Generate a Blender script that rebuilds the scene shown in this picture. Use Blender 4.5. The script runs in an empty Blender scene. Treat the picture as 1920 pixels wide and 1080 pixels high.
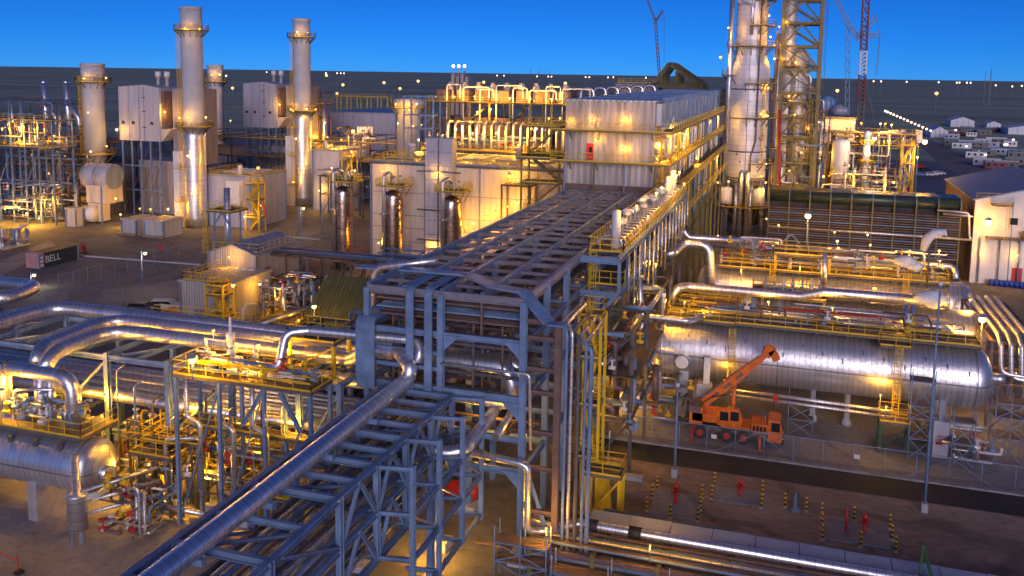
import bpy, bmesh, math, random
from mathutils import Vector as V, Matrix as M
sc = bpy.context.scene
col = sc.collection
rnd = random.Random(7)
# ------------------------------------------------------------------ camera
CAM_H, YAW, PIT, ROL, FPX, CX, CY = 36.0, -0.3105, 0.1169, 0.0148, 1684.0, 960.0, 334.0
_F = V((math.sin(YAW)*math.cos(PIT), math.cos(YAW)*math.cos(PIT), -math.sin(PIT)))
_R0 = V((math.cos(YAW), -math.sin(YAW), 0)); _U0 = _R0.cross(_F)
_R = _R0*math.cos(ROL) + _U0*math.sin(ROL); _U = -_R0*math.sin(ROL) + _U0*math.cos(ROL)
cd = bpy.data.cameras.new('camera'); cam = bpy.data.objects.new('camera', cd); col.objects.link(cam)
cd.sensor_width = 36; cd.lens = 36*FPX/1920; cd.shift_y = -(540-CY)/1920; cd.clip_end = 60000; cd.clip_start = 0.5
cam.matrix_world = M.Translation((0, 0, CAM_H)) @ M((_R, _U, -_F)).transposed().to_4x4()
sc.camera = cam
# ------------------------------------------------------------------ sky, after-glow, exposure
SUN_EL, SUN_AZ = math.radians(11.0), math.radians(160)      # the sun has just gone behind the viewer
w = bpy.data.worlds.new('World'); sc.world = w; w.use_nodes = True
nt = w.node_tree; nt.nodes.clear()
sky = nt.nodes.new('ShaderNodeTexSky'); sky.sky_type = 'NISHITA'; sky.sun_disc = False
sky.sun_elevation = SUN_EL; sky.sun_rotation = SUN_AZ; sky.altitude = 100
sky.air_density = 0.42; sky.dust_density = 0.0; sky.ozone_density = 10.0
bg = nt.nodes.new('ShaderNodeBackground'); bg.inputs['Strength'].default_value = 0.067
wo = nt.nodes.new('ShaderNodeOutputWorld')
nt.links.new(sky.outputs[0], bg.inputs[0]); nt.links.new(bg.outputs[0], wo.inputs[0])
sl = bpy.data.lights.new('sun', 'SUN'); so = bpy.data.objects.new('sun', sl); col.objects.link(so)
sl.energy = 1.15; sl.angle = math.radians(28); sl.color = (1.0, 0.82, 0.86)
_sd = V((math.sin(SUN_AZ), math.cos(SUN_AZ), 0))*math.cos(math.radians(12)) + V((0, 0, math.sin(math.radians(12))))
so.rotation_euler = _sd.to_track_quat('Z', 'Y').to_euler()
vs = sc.view_settings; vs.view_transform = 'Standard'; vs.look = 'None'; vs.exposure = 0.5; vs.gamma = 1.0
try:
    sc.cycles.use_light_tree = True; sc.cycles.max_bounces = 4; sc.cycles.diffuse_bounces = 1; sc.cycles.glossy_bounces = 2
    sc.cycles.transparent_max_bounces = 6; sc.cycles.sample_clamp_indirect = 3.0; sc.cycles.sample_clamp_direct = 0; sc.cycles.use_denoising = True
except Exception: pass

# ------------------------------------------------------------------ helpers
def W(u, v, y=None, z=None, x=None):
    """the point of the place that lies under a pixel of the photograph, on a known plane"""
    d = _F + _R*((u-CX)/FPX) - _U*((v-CY)/FPX)
    t = (z-CAM_H)/d.z if z is not None else (y/d.y if y is not None else x/d.x)
    return V((0, 0, CAM_H)) + d*t
def Wx(u, v, y): return W(u, v, y=y).x
def Wz(u, v, y): return W(u, v, y=y).z
UP = V((0, 0, 1))
class MB:
    def __init__(s): s.v = []; s.f = []; s.uv = []; s.sm = []
    def face(s, idx, uv=None, sm=False):
        s.f.append(idx); s.uv.append(uv or [(0, 0)]*len(idx)); s.sm.append(sm)
    def add(s, vs, fs, sm=False):
        o = len(s.v); s.v += [tuple(p) for p in vs]
        for f in fs: s.face([o+i for i in f], None, sm)
        return s
    def box(s, c, d, rz=0.0):
        x, y, z = d[0]/2, d[1]/2, d[2]/2; ca, sa = math.cos(rz), math.sin(rz)
        vs = [(c[0]+ca*a*x-sa*b*y, c[1]+sa*a*x+ca*b*y, c[2]+e*z) for e in (-1, 1) for a, b in ((-1, -1), (1, -1), (1, 1), (-1, 1))]
        return s.add(vs, [(3, 2, 1, 0), (4, 5, 6, 7), (0, 1, 5, 4), (1, 2, 6, 5), (2, 3, 7, 6), (3, 0, 4, 7)])
    def bx(s, x0, x1, y0, y1, z0, z1): return s.box(((x0+x1)/2, (y0+y1)/2, (z0+z1)/2), (x1-x0, y1-y0, z1-z0))
    def bar(s, p, q, w, h=None):
        p, q = V(p), V(q); h = h or w; d = (q-p)
        if d.length < 1e-6: return s
        d.normalize(); a = d.cross(UP)
        if a.length < 1e-3: a = V((1, 0, 0))
        a.normalize(); b = a.cross(d); a = a*(w/2); b = b*(h/2)
        vs = [e+i*a+j*b for e in (p, q) for i, j in ((-1, -1), (1, -1), (1, 1), (-1, 1))]
        return s.add(vs, [(0, 1, 2, 3), (7, 6, 5, 4), (4, 5, 1, 0), (5, 6, 2, 1), (6, 7, 3, 2), (7, 4, 0, 3)])
    def tube(s, pts, r, n=10, caps=True, radii=None):
        pts = [V(p) for p in pts]; N = len(pts); o = len(s.v)
        tan = []
        for i in range(N):
            t = (pts[min(i+1, N-1)]-pts[max(i-1, 0)])
            tan.append(t.normalized() if t.length > 1e-9 else UP.copy())
        a = tan[0].cross(UP)
        if a.length < 1e-2: a = tan[0].cross(V((1, 0, 0)))
        a.normalize(); L = 0; Ls = []
        for i in range(N):
            if i: L += (pts[i]-pts[i-1]).length
            Ls.append(L)
            a = (a - tan[i]*a.dot(tan[i])).normalized(); b = tan[i].cross(a); rr = radii[i] if radii else r
            for k in range(n):
                t = 2*math.pi*k/n; s.v.append(tuple(pts[i]+a*(math.cos(t)*rr)+b*(math.sin(t)*rr)))
        for i in range(N-1):
            for k in range(n):
                k2 = (k+1) % n
                s.face([o+i*n+k, o+i*n+k2, o+(i+1)*n+k2, o+(i+1)*n+k], [(Ls[i], k/n), (Ls[i], (k+1)/n), (Ls[i+1], (k+1)/n), (Ls[i+1], k/n)], True)
        if caps:
            s.face([o+k for k in reversed(range(n))]); s.face([o+(N-1)*n+k for k in range(n)])
        return s
    def cyl(s, p, q, r, n=12, r2=None): return s.tube([p, q], r, n, True, [r, r if r2 is None else r2])
    def lathe(s, base, axis, prof, n=24, smooth=True):
        """prof: list of (distance along axis, radius)"""
        base, d = V(base), V(axis).normalized(); a = d.cross(UP)
        if a.length < 1e-2: a = V((1, 0, 0))
        a.normalize(); b = d.cross(a); o = len(s.v); L = 0
        for i, (t, r) in enumerate(prof):
            for k in range(n):
                th = 2*math.pi*k/n; s.v.append(tuple(base+d*t+a*(math.cos(th)*r)+b*(math.sin(th)*r)))
        for i in range(len(prof)-1):
            l2 = L+math.hypot(prof[i+1][0]-prof[i][0], prof[i+1][1]-prof[i][1])
            for k in range(n):
                k2 = (k+1) % n
                s.face([o+i*n+k, o+i*n+k2, o+(i+1)*n+k2, o+(i+1)*n+k], [(L, k/n), (L, (k+1)/n), (l2, (k+1)/n), (l2, k/n)], smooth)
            L = l2
        if prof[0][1] > 1e-3: s.face([o+k for k in reversed(range(n))])
        if prof[-1][1] > 1e-3: s.face([o+(len(prof)-1)*n+k for k in range(n)])
        return s
    def sphere(s, c, r, n=8):
        m = max(4, n//2+1)
        return s.lathe((c[0], c[1], c[2]-r), UP, [(r-r*math.cos(math.pi*i/m), max(r*math.sin(math.pi*i/m), 1e-4)) for i in range(m+1)], n)
    def rail(s, pts, h=1.1, step=1.5, w=0.05, toe=True):
        """a handrail: posts, top rail, knee rail and toe plate along a polyline"""
        pts = [V(p) for p in pts]
        for a, b in zip(pts, pts[1:]):
            L = (b-a).length; n = max(1, round(L/step)); up = V((0, 0, h))
            s.bar(a+up, b+up, w); s.bar(a+up*.52, b+up*.52, w*.8)
            if toe: s.bar(a+V((0, 0, .08)), b+V((0, 0, .08)), .03, .16)
            for i in range(n+1):
                p = a.lerp(b, i/n); s.bar(p, p+up, w)
        return s
    def ladder(s, p, h, face=(0, -1), w=.5, cage=True):
        p = V(p); f = V((face[0], face[1], 0)).normalized(); r = V((-f.y, f.x, 0))
        for k in (-1, 1): s.bar(p+r*(k*w/2), p+r*(k*w/2)+V((0, 0, h)), .07)
        for i in range(int(h/.35)): s.bar(p+r*(-w/2)+V((0, 0, .3+.35*i)), p+r*(w/2)+V((0, 0, .3+.35*i)), .04)
        if cage and h > 3:
            for i in range(int((h-2.2)/.9)+1):
                z = 2.3+.9*i; q = [p+r*(.4*math.cos(t))+f*(.05+.75*math.sin(t))+V((0, 0, z)) for t in [math.pi*k/6 for k in range(7)]]
                for a, b in zip(q, q[1:]): s.bar(a, b, .04)
            for t in (.5, 1.05, 1.57, 2.1, 2.6):
                q = p+r*(.4*math.cos(t))+f*(.05+.75*math.sin(t)); s.bar(q+V((0, 0, 2.3)), q+V((0, 0, h)), .035)
        return s
    def stair(s, a, b, w=.9, side=None):
        a, b = V(a), V(b); d = V((b.x-a.x, b.y-a.y, 0)); r = V((-d.y, d.x, 0)).normalized() if d.length > .01 else V((1, 0, 0))
        n = max(3, int(abs(b.z-a.z)/.25))
        for k in (-.5, .5):
            s.bar(a+r*(w*k), b+r*(w*k), .06, .25)
            s.bar(a+r*(w*k)+V((0, 0, 1.0)), b+r*(w*k)+V((0, 0, 1.0)), .05)
            s.bar(a+r*(w*k)+V((0, 0, .5)), b+r*(w*k)+V((0, 0, .5)), .04)
            for i in range(0, n+1, 4):
                p = a.lerp(b, i/n)+r*(w*k); s.bar(p, p+V((0, 0, 1)), .05)
        for i in range(n):
            p = a.lerp(b, (i+.5)/n); s.box(p, (.28 if abs(d.x) > abs(d.y) else w, w if abs(d.x) > abs(d.y) else .28, .04))
        return s
    def mesh(s, name, mat):
        me = bpy.data.meshes.new(name); me.from_pydata(s.v, [], s.f)
        me.polygons.foreach_set('use_smooth', s.sm)
        u = me.uv_layers.new(name='UVMap'); flat = [c for f in s.uv for p in f for c in p]; u.data.foreach_set('uv', flat)
        me.materials.append(mat); me.update(); return me
    def build(s, name, mat, parent=None):
        o = bpy.data.objects.new(name, s.mesh(name, mat)); col.objects.link(o)
        if parent is not None: attach(o, parent)
        return o
def wloc(o):
    return o.matrix_basis.translation + (wloc(o.parent) + o.matrix_parent_inverse.translation if o.parent else V((0, 0, 0)))
def attach(o, parent):
    o.parent = parent; o.matrix_parent_inverse = M.Translation(-ORG[parent.name]); ORG[o.name] = V((0, 0, 0)) if o.name not in ORG else ORG[o.name]
ORG = {}
def tag(o, label, cat, group=None, kind=None):
    if label: o['label'] = label
    if cat: o['category'] = cat
    if group: o['group'] = group
    if kind: o['kind'] = kind
    return o
def T(name, label, cat, loc=(0, 0, 0), group=None):
    o = bpy.data.objects.new(name, None); o.empty_display_size = .3; col.objects.link(o); o.location = loc; ORG[o.name] = V(loc)
    return tag(o, label, cat, group)
_unit = {}
def unit(kind, mat):
    k = (kind, mat.name)
    if k not in _unit:
        m = MB()
        if kind == 'I':
            t = .14; g = .16
            pr = [(-.5, -.5), (.5, -.5), (.5, -.5+t), (g/2, -.5+t), (g/2, .5-t), (.5, .5-t), (.5, .5), (-.5, .5), (-.5, .5-t), (-g/2, .5-t), (-g/2, -.5+t), (-.5, -.5+t)]
        elif kind == 'L': pr = [(-.5, -.5), (.5, -.5), (.5, -.3), (-.3, -.3), (-.3, .5), (-.5, .5)]
        else: pr = [(-.5, -.5), (.5, -.5), (.5, .5), (-.5, .5)]
        n = len(pr); m.v = [(x, y, z) for z in (0, 1) for x, y in pr]
        for i in range(n): m.face([i, (i+1) % n, n+(i+1) % n, n+i])
        if n == 12:
            for q in ((0, 1, 2, 11), (5, 6, 7, 8), (3, 4, 9, 10), (2, 3, 10, 11), (4, 5, 8, 9)):
                m.face(list(reversed(q))); m.face([n+i for i in q])
        else: m.face(list(reversed(range(n)))); m.face(list(range(n, 2*n)))
        _unit[k] = m.mesh('beam_section', mat)
    return _unit[k]
def beam(parent, name, p, q, w, h, mat, kind='I'):
    p, q = V(p), V(q); d = q-p; L = d.length
    if L < 1e-4: return None
    z = d/L; a = z.cross(UP)
    if a.length < 1e-3: a = V((1, 0, 0))
    a.normalize(); b = a.cross(z)
    o = bpy.data.objects.new(name, unit(kind, mat)); col.objects.link(o)
    mt = M((a*w, b*h, z*L)).transposed().to_4x4(); mt.translation = p
    o.matrix_basis = mt
    attach(o, parent); return o
def route(pts, rad, n=6):
    pts = [V(p) for p in pts]; out = [pts[0]]
    for i in range(1, len(pts)-1):
        a, b, c = pts[i-1], pts[i], pts[i+1]; d1 = (a-b); d2 = (c-b); l1, l2 = d1.length, d2.length
        if l1 < 1e-6 or l2 < 1e-6: continue
        d1.normalize(); d2.normalize(); ang = math.pi-d1.angle(d2)
        if ang < .02: out.append(b); continue
        t = min(rad*math.tan(ang/2), l1*.49, l2*.49); p1 = b+d1*t; p2 = b+d2*t
        for k in range(n+1):
            s = k/n; out.append((p1*(1-s)+b*s)*(1-s)+(b*(1-s)+p2*s)*s)
    out.append(pts[-1]); return out
def densify(pts, step):
    return pts
def pipe(label, pts, r, mat, bend=None, n=None, cat='pipe', group=None, name='pipe', parent=None):
    m = MB().tube(route(pts, bend or r*3.0), r, n or (16 if r > .3 else 8))
    o = m.build(name, mat, parent)
    if parent is None: tag(o, label, cat, group)
    return o
ORD = ['first', 'second', 'third', 'fourth', 'fifth', 'sixth', 'seventh', 'eighth', 'ninth', 'tenth', 'eleventh', 'twelfth', 'thirteenth', 'fourteenth', 'fifteenth', 'sixteenth', 'seventeenth', 'eighteenth', 'nineteenth', 'twentieth']
def nth(i): return ORD[i] if i < len(ORD) else str(i+1)+'th'

# ------------------------------------------------------------------ materials
def mat(name, base, rough=.5, metal=0.0, var=.25, scale=1.5, bump=.0, bscale=8, spec=.5):
    m = bpy.data.materials.new(name); m.use_nodes = True; t = m.node_tree; b = t.nodes['Principled BSDF']
    b.inputs['Roughness'].default_value = rough; b.inputs['Metallic'].default_value = metal
    tc = t.nodes.new('ShaderNodeTexCoord'); n1 = t.nodes.new('ShaderNodeTexNoise'); n1.inputs['Scale'].default_value = scale; n1.inputs['Detail'].default_value = 6
    n1.inputs['Roughness'].default_value = .65
    ge = t.nodes.new('ShaderNodeNewGeometry'); t.links.new(ge.outputs['Position'], n1.inputs['Vector'])
    cr = t.nodes.new('ShaderNodeValToRGB'); cr.color_ramp.elements[0].position = .3; cr.color_ramp.elements[1].position = .72
    c0 = [max(0, c*(1-var)) for c in base]; c1 = [min(1, c*(1+var*.6)) for c in base]
    cr.color_ramp.elements[0].color = (*c0, 1); cr.color_ramp.elements[1].color = (*c1, 1)
    t.links.new(n1.outputs['Fac'], cr.inputs['Fac']); t.links.new(cr.outputs[0], b.inputs['Base Color'])
    if bump:
        n2 = t.nodes.new('ShaderNodeTexNoise'); n2.inputs['Scale'].default_value = bscale; n2.inputs['Detail'].default_value = 4; t.links.new(ge.outputs['Position'], n2.inputs['Vector'])
        bp = t.nodes.new('ShaderNodeBump'); bp.inputs['Strength'].default_value = bump; bp.inputs['Distance'].default_value = .1
        t.links.new(n2.outputs['Fac'], bp.inputs['Height']); t.links.new(bp.outputs[0], b.inputs['Normal'])
    return m
def clad(name, base, rough=.28, period=.9, seam=.06, metal=1.0, lines=0, var=.22, bump=.15):
    """sheet-metal insulation jacket: ring seams every period metres along the run (from the UV length), each sheet a little different"""
    m = bpy.data.materials.new(name); m.use_nodes = True; t = m.node_tree; b = t.nodes['Principled BSDF']; L = t.links.new
    b.inputs['Metallic'].default_value = metal
    uv = t.nodes.new('ShaderNodeUVMap'); sp = t.nodes.new('ShaderNodeSeparateXYZ'); L(uv.outputs[0], sp.inputs[0])
    def math_(op, a, b_=None):
        k = t.nodes.new('ShaderNodeMath'); k.operation = op
        for i, q in enumerate((a, b_)):
            if q is None: continue
            if isinstance(q, (int, float)): k.inputs[i].default_value = q
            else: L(q, k.inputs[i])
        return k.outputs[0]
    u = math_('DIVIDE', sp.outputs[0], period); fr = math_('FRACT', u); fl = math_('FLOOR', u)
    sm = math_('LESS_THAN', fr, seam)
    if lines:
        v = math_('MULTIPLY', sp.outputs[1], lines); s2 = math_('LESS_THAN', math_('FRACT', v), .03); sm = math_('MAXIMUM', sm, s2); fl = math_('ADD', fl, math_('MULTIPLY', math_('FLOOR', v), 7.3))
    wn = t.nodes.new('ShaderNodeTexWhiteNoise'); wn.noise_dimensions = '1D'; L(fl, wn.inputs['W'])
    ge = t.nodes.new('ShaderNodeNewGeometry'); n1 = t.nodes.new('ShaderNodeTexNoise'); n1.inputs['Scale'].default_value = .9; n1.inputs['Detail'].default_value = 7; L(ge.outputs['Position'], n1.inputs['Vector'])
    k = math_('ADD', math_('MULTIPLY', wn.outputs[0], var), math_('MULTIPLY', n1.outputs['Fac'], var*1.2))
    k = math_('SUBTRACT', 1.0+var*.6, k); k = math_('MULTIPLY', k, math_('SUBTRACT', 1.0, math_('MULTIPLY', sm, .55)))
    vm = t.nodes.new('ShaderNodeVectorMath'); vm.operation = 'SCALE'; vm.inputs[0].default_value = base; L(k, vm.inputs['Scale']); L(vm.outputs[0], b.inputs['Base Color'])
    L(math_('ADD', rough-.06, math_('MULTIPLY', n1.outputs['Fac'], .2)), b.inputs['Roughness'])
    n2 = t.nodes.new('ShaderNodeTexNoise'); n2.inputs['Scale'].default_value = 1.7; n2.inputs['Detail'].default_value = 2; L(ge.outputs['Position'], n2.inputs['Vector'])
    bp = t.nodes.new('ShaderNodeBump'); bp.inputs['Strength'].default_value = bump; bp.inputs['Distance'].default_value = .12
    L(math_('ADD', n2.outputs['Fac'], math_('MULTIPLY', sm, -.5)), bp.inputs['Height']); L(bp.outputs[0], b.inputs['Normal'])
    return m
def sheet(name, base, period=.3, rough=.5, metal=.0, axis='XY', depth=.04, var=.2, streak=.25):
    """corrugated or ribbed sheet wall: ribs run upright, with faint rain streaks"""
    m = bpy.data.materials.new(name); m.use_nodes = True; t = m.node_tree; b = t.nodes['Principled BSDF']; L = t.links.new
    b.inputs['Roughness'].default_value = rough; b.inputs['Metallic'].default_value = metal
    ge = t.nodes.new('ShaderNodeNewGeometry'); sp = t.nodes.new('ShaderNodeSeparateXYZ'); L(ge.outputs['Position'], sp.inputs[0])
    ad = t.nodes.new('ShaderNodeMath'); ad.operation = 'ADD'
    L(sp.outputs[0], ad.inputs[0])
    if axis == 'XY': L(sp.outputs[1], ad.inputs[1])
    else: ad.inputs[1].default_value = 0
    mu = t.nodes.new('ShaderNodeMath'); mu.operation = 'MULTIPLY'; mu.inputs[1].default_value = 2*math.pi/period; L(ad.outputs[0], mu.inputs[0])
    si = t.nodes.new('ShaderNodeMath'); si.operation = 'SINE'; L(mu.outputs[0], si.inputs[0])
    bp = t.nodes.new('ShaderNodeBump'); bp.inputs['Strength'].default_value = .6; bp.inputs['Distance'].default_value = depth; L(si.outputs[0], bp.inputs['Height']); L(bp.outputs[0], b.inputs['Normal'])
    mp = t.nodes.new('ShaderNodeMapping'); mp.inputs['Scale'].default_value = (1.0, 1.0, .12); L(ge.outputs['Position'], mp.inputs[0])
    n1 = t.nodes.new('ShaderNodeTexNoise'); n1.inputs['Scale'].default_value = 1.2; n1.inputs['Detail'].default_value = 8; L(mp.outputs[0], n1.inputs['Vector'])
    cr = t.nodes.new('ShaderNodeValToRGB'); cr.color_ramp.elements[0].position = .32; cr.color_ramp.elements[1].position = .7
    cr.color_ramp.elements[0].color = (*[c*(1-streak) for c in base], 1); cr.color_ramp.elements[1].color = (*[min(1, c*(1+.15)) for c in base], 1)
    L(n1.outputs['Fac'], cr.inputs[0]); L(cr.outputs[0], b.inputs['Base Color'])
    return m
def emit(name, color, strength):
    m = bpy.data.materials.new(name); m.use_nodes = True; b = m.node_tree.nodes['Principled BSDF']
    b.inputs['Base Color'].default_value = (*color, 1); b.inputs['Emission Color'].default_value = (*color, 1); b.inputs['Emission Strength'].default_value = strength
    return m
STEEL = mat('blue_grey_painted_steel', (.175, .27, .44), .32, .0, .35, .8)
STEEL_D = mat('weathered_dark_steel', (.13, .12, .12), .5, .2, .4, .9)
STEEL_B = mat('rust_brown_steel', (.17, .11, .095), .6, .0, .4, .8)
PLUM = mat('plum_tinted_steel', (.22, .21, .25), .5, .0, .35, .8)  # plum tint puts the dusk glow on the beam faces into the colour
OLIVE = mat('olive_painted_steel', (.17, .15, .05), .5, .0, .3, .8)
GREEN = mat('green_painted_steel', (.04, .11, .05), .5, 0, .3)
YEL = mat('yellow_safety_paint', (.70, .47, .02), .45, 0, .2, 2)
GRATE = mat('walkway_grating', (.16, .14, .12), .7, .3, .4, 3)
SILVER = clad('aluminium_pipe_jacket', (.93, .93, .94), .33, .55, .06, metal=.9, var=.16)
SILVER_S = clad('small_pipe_jacket', (.86, .85, .84), .34, .7, .06, metal=.84, var=.18)
TANK = clad('vessel_jacket', (.93, .93, .94), .35, .52, .07, lines=3, bump=.24, metal=.86, var=.16)
COLM = clad('column_jacket', (.78, .77, .79), .48, 1.1, .04, lines=4, bump=.15, metal=.35, var=.14)
COPPER = clad('bronze_toned_jacket', (.62, .48, .40), .25, 1.2, .05, lines=4, bump=.4)
CONC = mat('pale_concrete_shell', (.44, .46, .52), .75, 0, .15, .35, .1, 3)
LILAC = sheet('pale_lilac_panel', (.39, .40, .48), 1.2, .5, depth=.03, streak=.12)
LILAC_D = sheet('grey_panel_shade', (.30, .28, .31), 1.0, .5, depth=.03)
BEIGE = sheet('beige_panel', (.60, .52, .42), .45, .55, depth=.03, streak=.1)
TANR = sheet('tan_ribbed_sheet', (.50, .46, .42), .42, .5, depth=.08, streak=.14)
GALV = sheet('stained_zinc_panel', (.50, .47, .44), .9, .45, .25, depth=.03, streak=.42)
GREENS = sheet('olive_green_sheet', (.085, .105, .05), .5, .6, axis='X', depth=.06)
BLUER = sheet('blue_grey_roof_sheet', (.30, .34, .42), .6, .42, .2, depth=.04)
WHITE = mat('white_paint', (.72, .71, .70), .5, 0, .12, .6)
WHITEP = mat('white_tank_paint', (.78, .78, .76), .4, 0, .1, .5)
ORANGE = mat('orange_crane_paint', (.74, .17, .02), .40, 0, .35, 1.6, .1, 4)
RED = mat('red_paint', (.50, .03, .02), .4, 0, .15)
BLACK = mat('black_rubber', (.02, .02, .02), .7, 0, .3)
DARK = mat('dark_interior', (.035, .035, .04), .8, 0, .4)
GLASS = mat('dark_glass', (.02, .025, .03), .08, 0, .1)
BLUEP = mat('blue_plastic', (.03, .08, .42), .45, 0, .2)
TARP = mat('pale_wrapping', (.62, .66, .72), .6, 0, .15, 3, .4, 5)
BULB = emit('sodium_lamp_glow', (1.0, .50, .10), 3.6)
BULBW = emit('bright_lamp_glow', (1.0, .60, .17), 8)
BULBC = emit('cool_lamp_glow', (.55, .95, 1.0), 30)
BULBR = emit('red_lamp_glow', (1.0, .25, .12), 20)
BULB2 = emit('old_sodium_glow', (1.0, .42, .05), 2.2)
BULB3 = emit('pale_sodium_glow', (1.0, .62, .2), 5.5)
FARL = emit('far_lamp_glow', (1.0, .66, .36), 3.5)
# ------------------------------------------------------------------ ground
def gmat(name, cols, scale, rough=.85, stretch=(1, 1, 1), bump=.3, bscale=3, detail=8, tracks=0):
    m = bpy.data.materials.new(name); m.use_nodes = True; t = m.node_tree; b = t.nodes['Principled BSDF']; L = t.links.new
    b.inputs['Roughness'].default_value = rough
    ge = t.nodes.new('ShaderNodeNewGeometry'); mp = t.nodes.new('ShaderNodeMapping'); mp.inputs['Scale'].default_value = stretch; L(ge.outputs['Position'], mp.inputs[0])
    n1 = t.nodes.new('ShaderNodeTexNoise'); n1.inputs['Scale'].default_value = scale; n1.inputs['Detail'].default_value = detail; n1.inputs['Roughness'].default_value = .62; L(mp.outputs[0], n1.inputs['Vector'])
    cr = t.nodes.new('ShaderNodeValToRGB'); e = cr.color_ramp.elements
    e[0].position = .3; e[0].color = (*cols[0], 1); e[1].position = .72; e[1].color = (*cols[-1], 1)
    for i, c in enumerate(cols[1:-1]):
        k = e.new(.3+.42*(i+1)/(len(cols)-1)); k.color = (*c, 1)
    L(n1.outputs['Fac'], cr.inputs[0])
    n3 = t.nodes.new('ShaderNodeTexNoise'); n3.inputs['Scale'].default_value = scale*14; n3.inputs['Detail'].default_value = 5; L(mp.outputs[0], n3.inputs['Vector'])
    mx = t.nodes.new('ShaderNodeMix'); mx.data_type = 'RGBA'; mx.blend_type = 'OVERLAY'; mx.inputs[0].default_value = .45; L(cr.outputs[0], mx.inputs[6])
    L(n3.outputs['Fac'], mx.inputs[7]); out = mx.outputs[2]
    if tracks:      # wheel ruts and dark oil stains worn into the surface
        wv = t.nodes.new('ShaderNodeTexWave'); wv.bands_direction = 'DIAGONAL'; wv.inputs['Scale'].default_value = .035; wv.inputs['Distortion'].default_value = 22; wv.inputs['Detail'].default_value = 3; wv.inputs['Detail Scale'].default_value = .9; L(ge.outputs['Position'], wv.inputs['Vector'])
        r1 = t.nodes.new('ShaderNodeValToRGB'); r1.color_ramp.elements[0].position = .86; r1.color_ramp.elements[0].color = (1, 1, 1, 1); r1.color_ramp.elements[1].position = .97; r1.color_ramp.elements[1].color = (.45, .43, .42, 1); L(wv.outputs['Fac'], r1.inputs[0])
        n4 = t.nodes.new('ShaderNodeTexNoise'); n4.inputs['Scale'].default_value = .5; n4.inputs['Detail'].default_value = 3; L(ge.outputs['Position'], n4.inputs['Vector'])
        r2 = t.nodes.new('ShaderNodeValToRGB'); r2.color_ramp.elements[0].position = .60; r2.color_ramp.elements[0].color = (1, 1, 1, 1); r2.color_ramp.elements[1].position = .70; r2.color_ramp.elements[1].color = (.5, .48, .46, 1); L(n4.outputs['Fac'], r2.inputs[0])
        for rr in (r1, r2):
            mm = t.nodes.new('ShaderNodeMix'); mm.data_type = 'RGBA'; mm.blend_type = 'MULTIPLY'; mm.inputs[0].default_value = tracks; L(out, mm.inputs[6]); L(rr.outputs[0], mm.inputs[7]); out = mm.outputs[2]
    L(out, b.inputs['Base Color'])
    if bump:
        n2 = t.nodes.new('ShaderNodeTexNoise'); n2.inputs['Scale'].default_value = bscale; n2.inputs['Detail'].default_value = 5; L(ge.outputs['Position'], n2.inputs['Vector'])
        bp = t.nodes.new('ShaderNodeBump'); bp.inputs['Strength'].default_value = bump; bp.inputs['Distance'].default_value = .15; L(n2.outputs['Fac'], bp.inputs['Height']); L(bp.outputs[0], b.inputs['Normal'])
    return m
G_STEP = gmat('hazed_steppe_grass', [(.16, .19, .13), (.35, .39, .26), (.47, .50, .36)], .004, .95, (.25, 1.5, 1), 0, detail=10)  # pale tones: the haze over the plain is put into the grass colour
G_YARD = gmat('gravel_yard', [(.11, .11, .12), (.17, .17, .18), (.22, .215, .22)], .06, .8, bump=.35, tracks=.45)
G_CONC = gmat('stained_concrete', [(.19, .18, .185), (.29, .275, .285), (.36, .34, .345)], .12, .7, bump=.15, tracks=.4)
G_DIRT = gmat('reddish_dirt', [(.18, .135, .105), (.31, .245, .195), (.42, .34, .28)], .11, .95, (.6, 1.3, 1), 1.0, 1.2, tracks=.55)
G_SAND = gmat('ochre_sand', [(.20, .13, .07), (.30, .20, .11), (.34, .24, .14)], .1, .95, bump=.5)
G_ROAD = gmat('asphalt', [(.020, .020, .024), (.032, .031, .036), (.05, .05, .05)], .15, .75, bump=.2)
G_TRACK = gmat('grey_track', [(.15, .14, .15), (.21, .195, .20), (.25, .23, .23)], .09, .8, (.4, 1.2, 1), .25)
def ground(name, m, poly, z):
    mb = MB(); mb.v = [(p[0], p[1], z) for p in poly]; mb.face(list(range(len(poly)))); o = mb.build(name, m); o['kind'] = 'structure'; return o
def rect(x0, x1, y0, y1): return [(x0, y0), (x1, y0), (x1, y1), (x0, y1)]
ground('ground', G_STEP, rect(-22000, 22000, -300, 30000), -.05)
ground('gravel_yard', G_YARD, rect(-330, 330, -60, 430), 0)
ground('road', G_ROAD, rect(-17.5, 200, 80.6, 84.6), .012)
ground('dirt_ground', G_DIRT, [(-17.2, 66), (200, 63), (200, 80.5), (-17.2, 80.5)], .008)
ground('concrete_pavement', G_CONC, rect(-75, -31, -10, 68), .008)
G_APR = gmat('sky_tinted_concrete', [(.15, .155, .18), (.22, .23, .27), (.28, .29, .33)], .12, .65, bump=.15, tracks=.45)  # blue sky light put into this copy of the concrete's colour
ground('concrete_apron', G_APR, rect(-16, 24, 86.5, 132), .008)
ground('sand_strip', G_SAND, [tuple(W(u, v, z=0))[:2] for u, v in ((150, 610), (330, 600), (650, 500), (900, 450), (870, 430), (640, 470), (420, 545), (250, 575))], .012)
ground('paved_track', G_TRACK, [tuple(W(u, v, z=0))[:2] for u, v in ((0, 600), (150, 612), (420, 547), (640, 466), (860, 420), (700, 425), (470, 500), (240, 540), (0, 560))], .008)
ground('bund_pavement', G_CONC, [tuple(W(u, v, z=0))[:2] for u, v in ((0, 490), (95, 450), (105, 462), (0, 520))], .010)
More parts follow.
